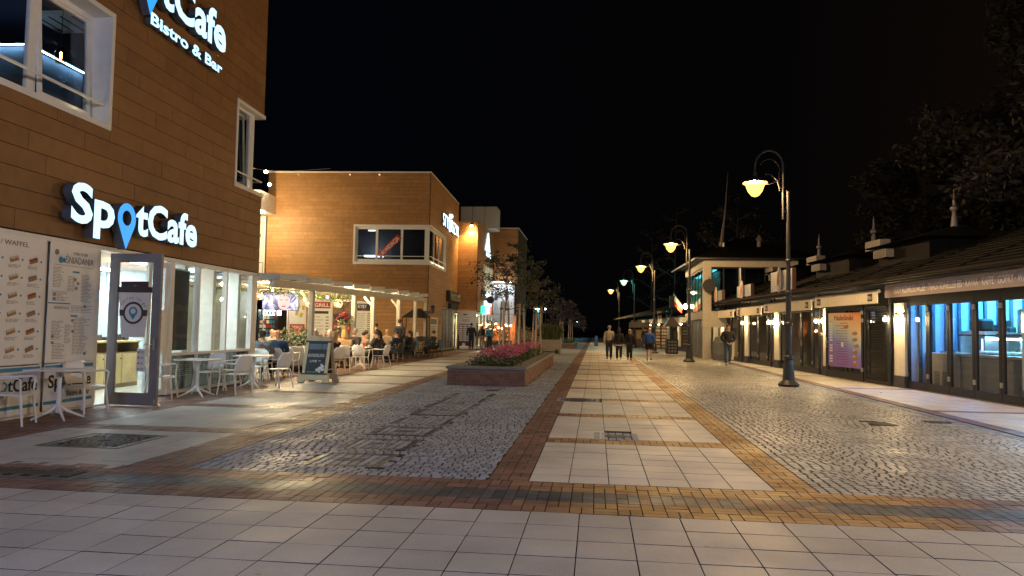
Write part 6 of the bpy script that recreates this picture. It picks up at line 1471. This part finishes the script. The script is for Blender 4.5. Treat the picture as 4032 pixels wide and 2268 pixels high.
# ================================================================ TREES
mBarkN=mat('dark_bark',(.03,.022,.018),rough=.9,var=.3,scale=20); mBark=mat('bark',(.09,.065,.05),rough=.85,var=.3,scale=20,bump=.4); mStake=mat('stake_wood',(.42,.35,.25),rough=.7,var=.2,scale=12)
mLf=[mat('tree_leaf_dark',(.038,.050,.022),rough=.55,var=.5,scale=6),mat('tree_leaf_purple',(.06,.045,.055),rough=.6,var=.4,scale=6)]
def tree(label,x,y,z0,h,trunk,cr,seed,nb=11,nl=26,ls=.055,lm=None,stakes=3,sh=1.95,rt=.045,cat='tree',zlo=None,leafn=1.):
    t=thing('staked_tree' if stakes else 'tree',label,cat,(x,y,z0),0); r=random.Random(seed)
    pts=[(0,0,0)]; n=7
    for i in range(1,n+1): pts.append((r.gauss(0,.03)*i*.35,r.gauss(0,.03)*i*.35,h*.93*i/n))
    MB().tube(pts,[rt*(1-.85*i/n) for i in range(n+1)],8).build('trunk',mBark if stakes else mBarkN,t)
    tips=[]; br=MB()
    for k in range(nb):
        u=trunk+(1-trunk)*(k/nb)**.9; zb=h*u*.93; i=min(n-1,int(u*n)); p=Vector(pts[i]).lerp(Vector(pts[i+1]),u*n-i) if u*n<n else Vector(pts[n])
        a=k*2.4+r.uniform(-.4,.4); L=cr*(1.05-.75*((u-trunk)/(1-trunk))**1.3)*r.uniform(.75,1.2); up=r.uniform(.15,.7)
        d=Vector((math.cos(a),math.sin(a),up)).normalized(); q1=p+d*L*.5+Vector((0,0,.04*L)); q2=p+d*L+Vector((r.gauss(0,.05),r.gauss(0,.05),-.04*L))
        br.tube([p,q1,q2],[rt*.45*(1-u*.5),rt*.28,rt*.08],5)
        for j in range(3):
            s=.35+.2*j; m0=p.lerp(q2,s); d2=(d+Vector((r.gauss(0,.7),r.gauss(0,.7),r.gauss(.1,.4)))).normalized(); e=m0+d2*L*.42; br.tube([m0,e],[rt*.2,rt*.05],4); tips+=[(m0.lerp(e,.5),L*.16),(e,L*.17)]
        tips+=[(q1,L*.15),(p.lerp(q2,.75),L*.17),(q2,L*.16)]
    tips.append((Vector(pts[-1]),cr*.2)); br.build('branches',mBark if stakes else mBarkN,t)
    lf=MB()
    for c,rad in tips: leaves(lf,c,(rad*1.25,rad*1.25,rad*.8),int(nl*leafn),ls,r,flat=.8)
    stuff(lf.build('crown',lm or mLf[0],t))
    for k in range(stakes):
        a=2*PI*k/stakes+.5; MB().tube([(math.cos(a)*.22,math.sin(a)*.22,-.02),(math.cos(a)*.12,math.sin(a)*.12,sh)],.035,8).build('stake',mStake,t)
    if stakes: MB().tube([(math.cos(a)*.14,math.sin(a)*.14,sh-.25+.02*math.sin(3*a)) for a in np.linspace(0,2*PI,13)],.022,5).build('tie_strap',mDark,t)
    return t
tree('nearest staked young tree in the brick planter, left of three',-2.92,24.0,.42,3.55,.50,1.35,5,nb=11,nl=12,lm=mLf[0])
tree('middle and tallest staked young tree in the brick planter',-2.68,26.6,.42,4.4,.45,1.2,11,nb=13,nl=12)
tree('right hand staked young tree in the brick planter',-2.32,29.6,.42,3.5,.50,1.3,23,nb=11,nl=12)
tree('distant staked purple leaved tree by the far brick planter',-2.75,60.3,.4,3.75,.38,1.35,31,nb=12,nl=30,ls=.09,lm=mLf[1])
tree('second distant staked tree just behind the purple one',-2.1,63,.4,3.2,.42,1.2,37,nb=9,nl=30,ls=.09,lm=mLf[1])
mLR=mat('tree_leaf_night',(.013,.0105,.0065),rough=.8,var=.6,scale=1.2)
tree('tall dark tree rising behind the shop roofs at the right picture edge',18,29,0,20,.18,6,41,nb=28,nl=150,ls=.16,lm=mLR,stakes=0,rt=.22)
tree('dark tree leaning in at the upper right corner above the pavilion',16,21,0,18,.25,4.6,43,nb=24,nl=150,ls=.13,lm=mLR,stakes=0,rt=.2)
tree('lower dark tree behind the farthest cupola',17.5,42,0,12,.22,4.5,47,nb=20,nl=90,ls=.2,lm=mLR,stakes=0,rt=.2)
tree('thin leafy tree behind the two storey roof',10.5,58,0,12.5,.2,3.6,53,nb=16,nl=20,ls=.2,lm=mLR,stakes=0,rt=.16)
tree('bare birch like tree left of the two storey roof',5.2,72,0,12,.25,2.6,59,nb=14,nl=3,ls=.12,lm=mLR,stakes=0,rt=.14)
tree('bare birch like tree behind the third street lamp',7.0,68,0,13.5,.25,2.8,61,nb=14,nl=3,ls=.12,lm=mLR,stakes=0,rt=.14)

# ================================================================ OTHER STREET OBJECTS
tub = thing('concrete_tub','square pale concrete tub with a tall grass clump beyond the brick planter','planter',(-2.78,46.5,0),.0)
MB().add([(-.62,-.5,0),(.62,-.5,0),(.62,.5,0),(-.62,.5,0),(-.72,-.6,.85),(.72,-.6,.85),(.72,.6,.85),(-.72,.6,.85)],[(0,1,5,4),(1,2,6,5),(2,3,7,6),(3,0,4,7),(4,5,6,7),(3,2,1,0)]).build('tub',mat('pale_concrete',(.34,.31,.27),rough=.8,var=.1,bump=.2),tub)
q=MB(); r=random.Random(2)
for k in range(420):
    a=r.uniform(0,2*PI); s=r.random()**.5*.55; hh=r.uniform(.5,1.15); x,y=math.cos(a)*s,math.sin(a)*s; ex,ey=x*1.5+r.gauss(0,.08),y*1.5+r.gauss(0,.08); q.add([(x-.012,y,.8),(x+.012,y,.8),(x*1.25+.008,y*1.25,.85+hh*.6),(ex,ey,.85+hh)],[(0,1,2),(0,2,3)])
stuff(q.build('grass_clump',mat('tall_grass',(.08,.10,.04),var=.4,scale=5),tub))
sc = thing('kick_scooter','dark electric scooter leaning against the concrete tub','scooter',(-3.25,45.6,0),.15)
q=MB().tube([(-.12,0,1.1),(-.02,0,.15)],.022,8).bar((-.0,0,.14),(.85,0,.12),.14,.05); q.build('frame',mDark,sc)
for x in (-.05,.92): MB().lathe([(.11,-.025),(.11,.025)],n=14).xf(Matrix.Translation((x,0,.11))@Matrix.Rotation(PI/2,4,'X')).build('wheel',mBlack,sc)
MB().tube([(-.12,-.22,1.1),(-.12,.22,1.1)],.016,8).build('handlebar',mDark,sc); MB().box(.8,1.0,-.06,.06,.2,.24,b=.02).build('mudguard',mDark,sc); MB().tube([(-.115,0,.55),(-.125,0,1.05)],.026,8).build('teal_sleeve',mat('teal_paint',(.12,.45,.38)),sc)
for k,(x,y,h,l) in enumerate([(-7.0,58,1.3,'bushy potted shrubs in dark boxes in front of the far lit restaurant, left group'),(-5.6,60,1.2,'brown ornamental grasses in the middle in front of the far lit restaurant'),(-7.6,55,1.6,'tall narrow potted bush right of the three walkers')]):
    shrub('potted_shrub',l,(x,y,h*.85),(.6,.5,h*.55),420,.08,mLeafD if k!=1 else mat('dry_grass',(.20,.14,.06),var=.4),seed=60+k,box=(.5,.4,.55,mDark))
pb = thing('slim_bollard','pale blue slim post standing alone in the dark far ahead','bollard',(.05,70,0),0); MB().lathe([(.16,0),(.15,.85),(.1,.95)],n=10).build('post',mat('blue_post',(.12,.18,.32)),pb)
wl = thing('restaurant_terrace_wall','brown slatted terrace screen in front of the farthest left building','screen',(-6.35,60,0),0)
for k in range(9): MB().box(.25*k-.0,.25*k+.22,-.02,.02,.02,1.2).build('slat',mat('screen_brown',(.25,.14,.07),var=.2),wl)
MB().box(1.9,2.1,0,.2,0,3.4).build('post',mat('screen_brown',()),wl)
ln = thing('litter','small white scrap of litter on the right pavement slabs','litter',(7.35,20.5,.0),0); MB().box(-.03,.03,-.02,.02,.002,.03,b=.008).build('scrap',mPaper,ln)
# ================================================================ PEOPLE
def skin_mesh(nodes, edges, m, name, sub=1):
    me = bpy.data.meshes.new('tmp'); me.from_pydata([n[0] for n in nodes], edges, [])
    o = bpy.data.objects.new('tmp', me)
    sk = o.modifiers.new('s', 'SKIN'); sk.use_smooth_shade = True
    if not me.skin_vertices: pass
    for i, n in enumerate(nodes):
        r = n[1]; me.skin_vertices[0].data[i].radius = r if isinstance(r, tuple) else (r, r); me.skin_vertices[0].data[i].use_root = (i == 0)
    ss = o.modifiers.new('u', 'SUBSURF'); ss.levels = sub; ss.render_levels = sub
    out = evaluated_mesh(o)
    bpy.data.objects.remove(o); bpy.data.meshes.remove(me)
    out.name = name; out.materials.clear(); out.materials.append(m)
    return out
CL = {}
def cloth(c):
    k = 'cloth_%03d_%03d_%03d' % tuple(int(v*999) for v in c)
    return mat(k, c, rough=.85, var=.18, scale=9, bump=.2, bscale=40)
mSkin = mat('skin_tone', (.50,.28,.19), rough=.5, var=.06); mShoeD = mat('shoe_dark', (.02,.02,.022), rough=.5); mShoeW = mat('shoe_white', (.6,.57,.52), rough=.6)
HAIR = {'dark':(.02,.014,.01),'brown':(.06,.035,.02),'grey':(.30,.28,.26),'blond':(.38,.26,.12),'white':(.5,.48,.44)}
def person(label, x, y, rz, H=1.74, pose='walk', top=(.05,.05,.06), bot=(.02,.02,.03), hair='dark', style='short', shoe=None, arms='down', lean=0., turn=0., stride=.22, coat=0., bare=False, z0=0., wide=1., hem=None, group=None, phase=1):
    t = thing('person', label, 'person', (x, y, z0), rz, group); k = H/1.75; V = Vector
    sit = pose == 'sit'; dz = -.42 if sit else 0
    J = {}
    J['pel'] = V((0,0,.95+dz)); 
    def up_(z, yy=0): 
        h = z-.95; return V((0, yy+math.sin(lean)*h, .95+dz+math.cos(lean)*h))
    J['wai'] = up_(1.10); J['che'] = up_(1.28); J['ucp'] = up_(1.41); J['nek'] = up_(1.50,.005); J['hdb'] = up_(1.575,.015); J['hdm'] = up_(1.65,.015); J['hdt'] = up_(1.735,.0)
    for s, n in ((-1,'l'),(1,'r')):
        c = J['ucp']; J['sh'+n] = c+V((s*.175*wide,0,-.02))
        if arms == 'down': el = c+V((s*.235*wide,-.03+s*.05*phase,-.29)); wr = c+V((s*.24*wide,.03+s*.09*phase,-.53))
        elif arms == 'front': el = c+V((s*.25*wide,.02,-.28)); wr = c+V((s*.07,.22,-.44))
        elif arms == 'table': el = c+V((s*.23*wide,.14,-.27)); wr = c+V((s*.09,.36,-.27))
        elif arms == 'face': el = c+V((s*.20*wide,.20,-.26)); wr = c+V((s*.05,.22,-.04))
        else: el = c+V((s*.22*wide,.05,-.27)); wr = c+V((s*.16,.28,-.42))
        J['el'+n] = el; J['wr'+n] = wr; d = (wr-el).normalized(); J['ha'+n] = wr+d*.07
        J['hi'+n] = J['pel']+V((s*.085,0,-.03))
        if sit: J['kn'+n] = V((s*.13,.44,.50)); J['an'+n] = V((s*.13,.42+.08*s*phase,.09)); J['to'+n] = J['an'+n]+V((0,.14,-.05))
        else:
            st = stride*s*phase if pose == 'walk' else s*.02
            J['kn'+n] = V((s*.095,st*.55+(.04 if st > 0 else .03),.50)); J['an'+n] = V((s*.09,st*1.0-(.0 if st > 0 else .06),.09 if st >= 0 else .14)); J['to'+n] = J['an'+n]+V((0,.14,-.055 if st >= 0 else -.09))
    S = lambda p: tuple(p*k)
    names = ['pel','wai','che','ucp','nek','hdb','hdm','hdt']; rr = [(.13,.10),(.115,.09),(.135,.10),(.12,.085),.052,(.066,.072),(.076,.092),(.055,.065)]
    nodes = [(S(J[n]), tuple(q*k for q in (r if isinstance(r, tuple) else (r,r)))) for n, r in zip(names, rr)]; ed = [(i,i+1) for i in range(7)]; idx = {n:i for i,n in enumerate(names)}
    def addn(n, p, r, par): nodes.append((S(p), (r*k, r*k))); idx[n] = len(nodes)-1; ed.append((idx[par], idx[n]))
    for n in 'lr':
        addn('sh'+n, J['sh'+n], .055, 'ucp'); addn('el'+n, J['el'+n], .040, 'sh'+n); addn('wr'+n, J['wr'+n], .027, 'el'+n); addn('ha'+n, J['ha'+n], .032, 'wr'+n)
        d = (J['ha'+n]-J['wr'+n]).normalized(); sx = d.cross(V((0,0,1))); sx = sx.normalized() if sx.length > .1 else V((0,1,0)); 
        for f in range(4): addn('f%d'%f+n, J['ha'+n]+d*(.085-.012*abs(f-1.3))+sx*(.012*(f-1.5))*1.6+V((0,0,-.012)), .009, 'ha'+n)
        addn('th'+n, J['wr'+n]+d*.06-sx*.05+V((0,.01,0)), .010, 'wr'+n)
        addn('hi'+n, J['hi'+n], .085, 'pel'); addn('kn'+n, J['kn'+n], .055, 'hi'+n); addn('an'+n, J['an'+n], .037, 'kn'+n); addn('to'+n, J['to'+n], .03, 'an'+n)
    me = skin_mesh(nodes, ed, mSkin, 'body'); body = put(me, 'body', t)
    hm = J['hdm']*k; hr = .09*k; ct, st_ = math.cos(turn), math.sin(turn)
    def HV(a, b, c): return (hm.x+(a*ct-b*st_)*k, hm.y+(a*st_+b*ct)*k, hm.z+c*k)
    face = MB().ball(HV(0,.095,-.015), .018*k, 6, s=(.8,1,1.3)).ball(HV(-.08,0,-.01), .022*k, 6, s=(.5,1,1.4)).ball(HV(.08,0,-.01), .022*k, 6, s=(.5,1,1.4)).ball(HV(0,.03,-.05), .062*k, 8, s=(.95,1.0,1.0)); face.build('face_features', mSkin, body, smooth=True)
    MB().ball(HV(-.032,.085,.015), .011*k, 6).ball(HV(.032,.085,.015), .011*k, 6).box(*[v for v in (HV(-.022,.085,-.062)[0],HV(.022,.085,-.062)[0])], HV(0,.08,0)[1], HV(0,.092,0)[1], HV(0,0,-.067)[2], HV(0,0,-.06)[2]).build('eyes_and_mouth', mShoeD, body)
    # clothes
    w = 1.0
    tn = ['pel','wai','che','ucp']; tr = [(.175*wide,.14),(.165*wide,.13),(.18*wide,.14),(.15*wide,.11)]
    nd = [(S(J[n]+(V((0,0,-.03)) if n == 'pel' else V((0,0,0)))), tuple(q*k for q in r)) for n, r in zip(tn, tr)]; e2 = [(0,1),(1,2),(2,3)]
    nd.append((S(J['nek']-V((0,0,.02))), (.068*k,.068*k))); e2.append((3,4))
    if coat:
        nd.append((S(J['pel']+V((0,0,-.2))), (.175*k,.14*k))); e2.append((0,len(nd)-1)); nd.append((S(J['pel']+V((0,0,-.2-coat))), (.19*k,.15*k))); e2.append((len(nd)-2,len(nd)-1))
    for n in 'lr':
        b0_ = len(nd); nd += [(S(J['sh'+n]), (.088*k,.088*k)), (S(J['el'+n]), (.07*k,.07*k)), (S(J['wr'+n]), (.052*k,.052*k))]; e2 += [(3,b0_),(b0_,b0_+1),(b0_+1,b0_+2)]
    put(skin_mesh(nd, e2, cloth(top), 'jacket'), 'jacket' if not coat else 'coat', t)
    nd = [(S(J['pel']-V((0,0,.0))), (.14*k,.115*k))]; e2 = []
    for n in 'lr':
        b0_ = len(nd); nd.append((S(J['hi'+n]), (.112*k,.112*k))); e2.append((0,b0_)); 
        if bare: nd.append((S(J['hi'+n].lerp(J['kn'+n],.85)), (.105*k,.105*k))); e2.append((b0_,b0_+1))
        else: nd += [(S(J['kn'+n]), (.084*k,.084*k)), (S(J['an'+n]+V((0,0,.01))), (.066*k,.07*k))]; e2 += [(b0_,b0_+1),(b0_+1,b0_+2)]
    put(skin_mesh(nd, e2, cloth(bot), 'trousers'), 'shorts' if bare else 'trousers', t)
    for n in 'lr':
        a, b = J['an'+n], J['to'+n]; put(skin_mesh([(S(a-V((0,.04,.03))), (.045*k,.045*k)), (S(a+V((0,.03,-.035))), (.046*k,.04*k)), (S(b+V((0,.01,.01))), (.042*k,.032*k))], [(0,1),(1,2)], shoe or mShoeD, 'shoe'), 'shoe', t)
    if hem: MB().lathe([(.17*k,-.03),(.175*k,.03)], (0,0,(.95+dz-.12)*k), 14).build('shirt_hem', cloth(hem), t)
    if style != 'bald':
        q = MB().ball(HV(0,-.018,.028), .098*k, 12, s=(.93,1.02,.98))
        if style == 'long': q.ball(HV(0,-.045,-.05), .10*k, 10, s=(1.0,.75,1.4)).ball(HV(0,-.05,-.14), .085*k, 8, s=(1.05,.6,1.0))
        if style == 'curly':
            r = random.Random(int(x*10)); 
            for _ in range(14): a = r.uniform(0,6.28); q.ball(HV(math.cos(a)*.07,math.sin(a)*.06-.03,.0+r.uniform(-.05,.09)), .04*k, 6)
        if style == 'short':
            for i, v in enumerate(q.v):
                if v[1]-hm.y > .05*k and v[2]-hm.z < .06*k: q.v[i] = (v[0]*.9, hm.y+.05*k, v[2]+.01)
        q.build('hair', mat('hair_'+hair, HAIR[hair], rough=.6, var=.3, scale=40, bump=.4), t, smooth=True)
    return t
A = PI  # facing towards the viewer
W_ = .0
person('walking man seen from behind in a beige sweater and dark trousers, leftmost of four',.67,37.9,W_,1.72,top=(.42,.36,.26),bot=(.03,.025,.035),hair='grey',stride=.10,arms='down')
person('walking woman with dark hair, black top over a pale shirt hem and white shoes',1.15,37.7,W_,1.60,top=(.02,.018,.02),bot=(.012,.012,.014),hair='dark',style='long',shoe=mShoeW,hem=(.5,.47,.4),stride=.08,phase=-1)
person('walking woman in a long black coat with blond hair, third of the four',1.68,37.95,W_,1.56,top=(.012,.012,.014),bot=(.015,.015,.015),hair='blond',style='long',coat=.33,stride=.12)
person('walking man in a bright blue jacket and black shorts with bare legs',2.65,38.0,W_,1.64,top=(.03,.10,.34),bot=(.01,.01,.012),style='bald',bare=True,stride=.10,phase=-1,wide=1.12)
person('man in a black jacket and jeans walking towards the viewer beside the pavilion shops',5.88,34.6,A+.05,1.84,top=(.018,.017,.018),bot=(.05,.08,.13),hair='dark',arms='front',stride=.06,wide=1.15,lean=.05)
person('dark figure half hidden behind the blue jacket walker, by the menu panels',3.7,58,0,1.75,pose='stand',top=(.02,.02,.02))
person('man in a dark padded jacket walking away at the narrow shopfront, left of three',-8.55,51.5,.0,1.80,top=(.022,.022,.03),bot=(.02,.025,.035),hair='dark',stride=.10,wide=1.15)
person('woman in brown trousers and a black top walking away, middle of three',-7.98,52.6,.0,1.66,top=(.03,.015,.018),bot=(.25,.17,.12),hair='brown',style='long',stride=.12,phase=-1)
person('person in a light blue jacket and black trousers walking away, right of three',-7.3,51.6,.0,1.62,top=(.05,.18,.36),bot=(.012,.012,.014),hair='grey',stride=.08)
person('pale haired person in a pink top behind the right hand planter stake',-3.65,48,.4,1.72,pose='stand',top=(.50,.18,.13),hair='white')
person('blond person in a dark red jacket standing right of the planter stakes',-3.32,48.5,.2,1.50,pose='stand',top=(.35,.03,.07),bot=(.02,.03,.08),hair='blond')
person('person in pale clothes sitting low beside the concrete tub',-3.55,46.9,1.2,1.5,pose='sit',top=(.32,.42,.42),hair='dark')
# seated guests (pelvis on the chair seats)
G_ = 'guests'
person('guest seen from behind with black hair and a grey vest over blue sleeves',-9.05,19.75,.15,1.72,pose='sit',top=(.16,.20,.25),bot=(.03,.03,.035),hair='dark',style='curly',arms='table',wide=1.15)
vt = thing('vest','brown grey quilted vest worn by the guest with black hair','vest',(-9.05,19.75,0),.15); put(skin_mesh([((0,-.01,.52),(.175,.14)),((0,-.01,.7),(.17,.135)),((0,-.005,.88),(.185,.14)),((0,0,.98),(.15,.11))],[(0,1),(1,2),(2,3)],cloth((.13,.10,.085)),'vest'),'quilted_body',vt)
person('bald guest in a dark blue jacket looking left',-8.92,20.45,.35,1.76,pose='sit',top=(.02,.06,.13),style='bald',arms='table',turn=.9,wide=1.15)
person('older bald guest behind the blue jacket man, nearer one',-10.25,23.2,.3,1.72,pose='sit',top=(.35,.30,.24),style='bald',arms='table',turn=.5)
person('older bald guest farthest left behind the others',-10.95,24.6,.3,1.78,pose='sit',top=(.25,.30,.38),style='bald',arms='table')
person('guest with grey hair in a rust brown jacket behind the chalkboard',-8.55,22.3,-1.35,1.76,pose='sit',top=(.17,.07,.045),bot=(.13,.11,.08),hair='grey',arms='face')
person('blond woman in a black coat holding her hands to her face',-7.86,22.1,1.15,1.70,pose='sit',top=(.012,.012,.014),bot=(.02,.02,.02),hair='blond',style='long',arms='face',shoe=mShoeW)
person('white haired guest in a bright red jacket looking up left',-8.95,24.7,-2.6,1.74,pose='sit',top=(.48,.02,.03),hair='white',arms='lap')
person('large guest in an open dark jacket with a grey shirt facing the drinks table',-8.5,26.0,PI-.5,1.84,pose='sit',top=(.035,.035,.045),bot=(.04,.04,.05),hair='grey',arms='table',wide=1.25)
person('man in a black hoodie sitting at the street side with his head bowed',-7.72,26.5,1.35,1.78,pose='sit',top=(.02,.018,.022),bot=(.014,.014,.016),hair='brown',arms='table',lean=.25,shoe=mShoeD,wide=1.1)
person('dark haired man behind the black hoodie man, with grey trousers and white shoes',-8.1,27.3,1.5,1.80,pose='sit',top=(.02,.025,.035),bot=(.08,.08,.09),hair='dark',arms='table',shoe=mShoeW)
person('bald bearded man in black facing the street at the dark tables',-9.25,36.2,PI,1.74,pose='sit',top=(.012,.012,.014),style='bald',arms='table')
person('person in a dusty pink coat seen from behind at the dark tables',-8.62,34.7,.3,1.66,pose='sit',top=(.28,.10,.10),hair='dark',style='long',arms='table')
person('guest in an olive green jacket behind the tables in front of the fish menu',-9.65,31,.2,1.72,pose='sit',top=(.06,.07,.035),hair='brown',arms='table')
person('guest in tan clothes sitting far back left of the standing waiter',-9.3,33,PI,1.78,pose='sit',top=(.35,.24,.15),hair='blond',arms='table')
person('guest in a pale pink jacket behind the man in the open dark jacket',-9.0,28.6,.4,1.66,pose='sit',top=(.40,.28,.24),hair='dark',arms='table')
person('guest in grey brown half hidden behind the pergola post',-9.55,27.2,-.4,1.72,pose='sit',top=(.18,.13,.10),hair='brown',arms='table')
person('guest in a navy jacket on the black chair near the white pergola post',-8.1,30.2,1.2,1.74,pose='sit',top=(.015,.018,.035),hair='dark',arms='table')
person('guest in charcoal with grey hair on the black chair beside the waiter',-8.9,30.4,-.9,1.72,pose='sit',top=(.03,.03,.03),hair='grey',arms='table')
person('dark clothed guest with fair hair far back beside the grill',-9.5,35.0,-.8,1.7,pose='sit',top=(.02,.02,.025),hair='blond',arms='lap')
person('guest in a dark green coat at the rightmost black chair',-8.05,37.0,1.3,1.72,pose='sit',top=(.02,.03,.022),hair='brown',arms='lap')
person('guest in maroon seated low behind the drinks table guests',-9.7,29.6,.3,1.7,pose='sit',top=(.12,.02,.03),hair='brown',arms='table')
person('guest in a slate jacket with pale hair past the fish menu',-9.5,32.2,-1,1.72,pose='sit',top=(.05,.06,.08),hair='white',arms='table')
person('guest in black turned to the street just past the waiter',-8.25,32.9,1.3,1.74,pose='sit',top=(.012,.012,.013),hair='brown',arms='lap')
person('standing waitress in black with her blond hair tied up, left of the bouquet',-9.65,27.6,PI+.4,1.70,pose='stand',top=(.012,.012,.014),hair='blond',arms='front')
person('standing dark guest just right of the flower bouquet',-8.75,29.4,.3,1.60,pose='stand',top=(.015,.015,.018),hair='dark',arms='front')
person('standing waiter in a dark tee shirt seen from behind near the grill',-8.55,32.2,-.3,1.80,pose='stand',top=(.02,.022,.03),hair='brown',arms='front',lean=.06)

bpy.data.scenes.remove(TS)
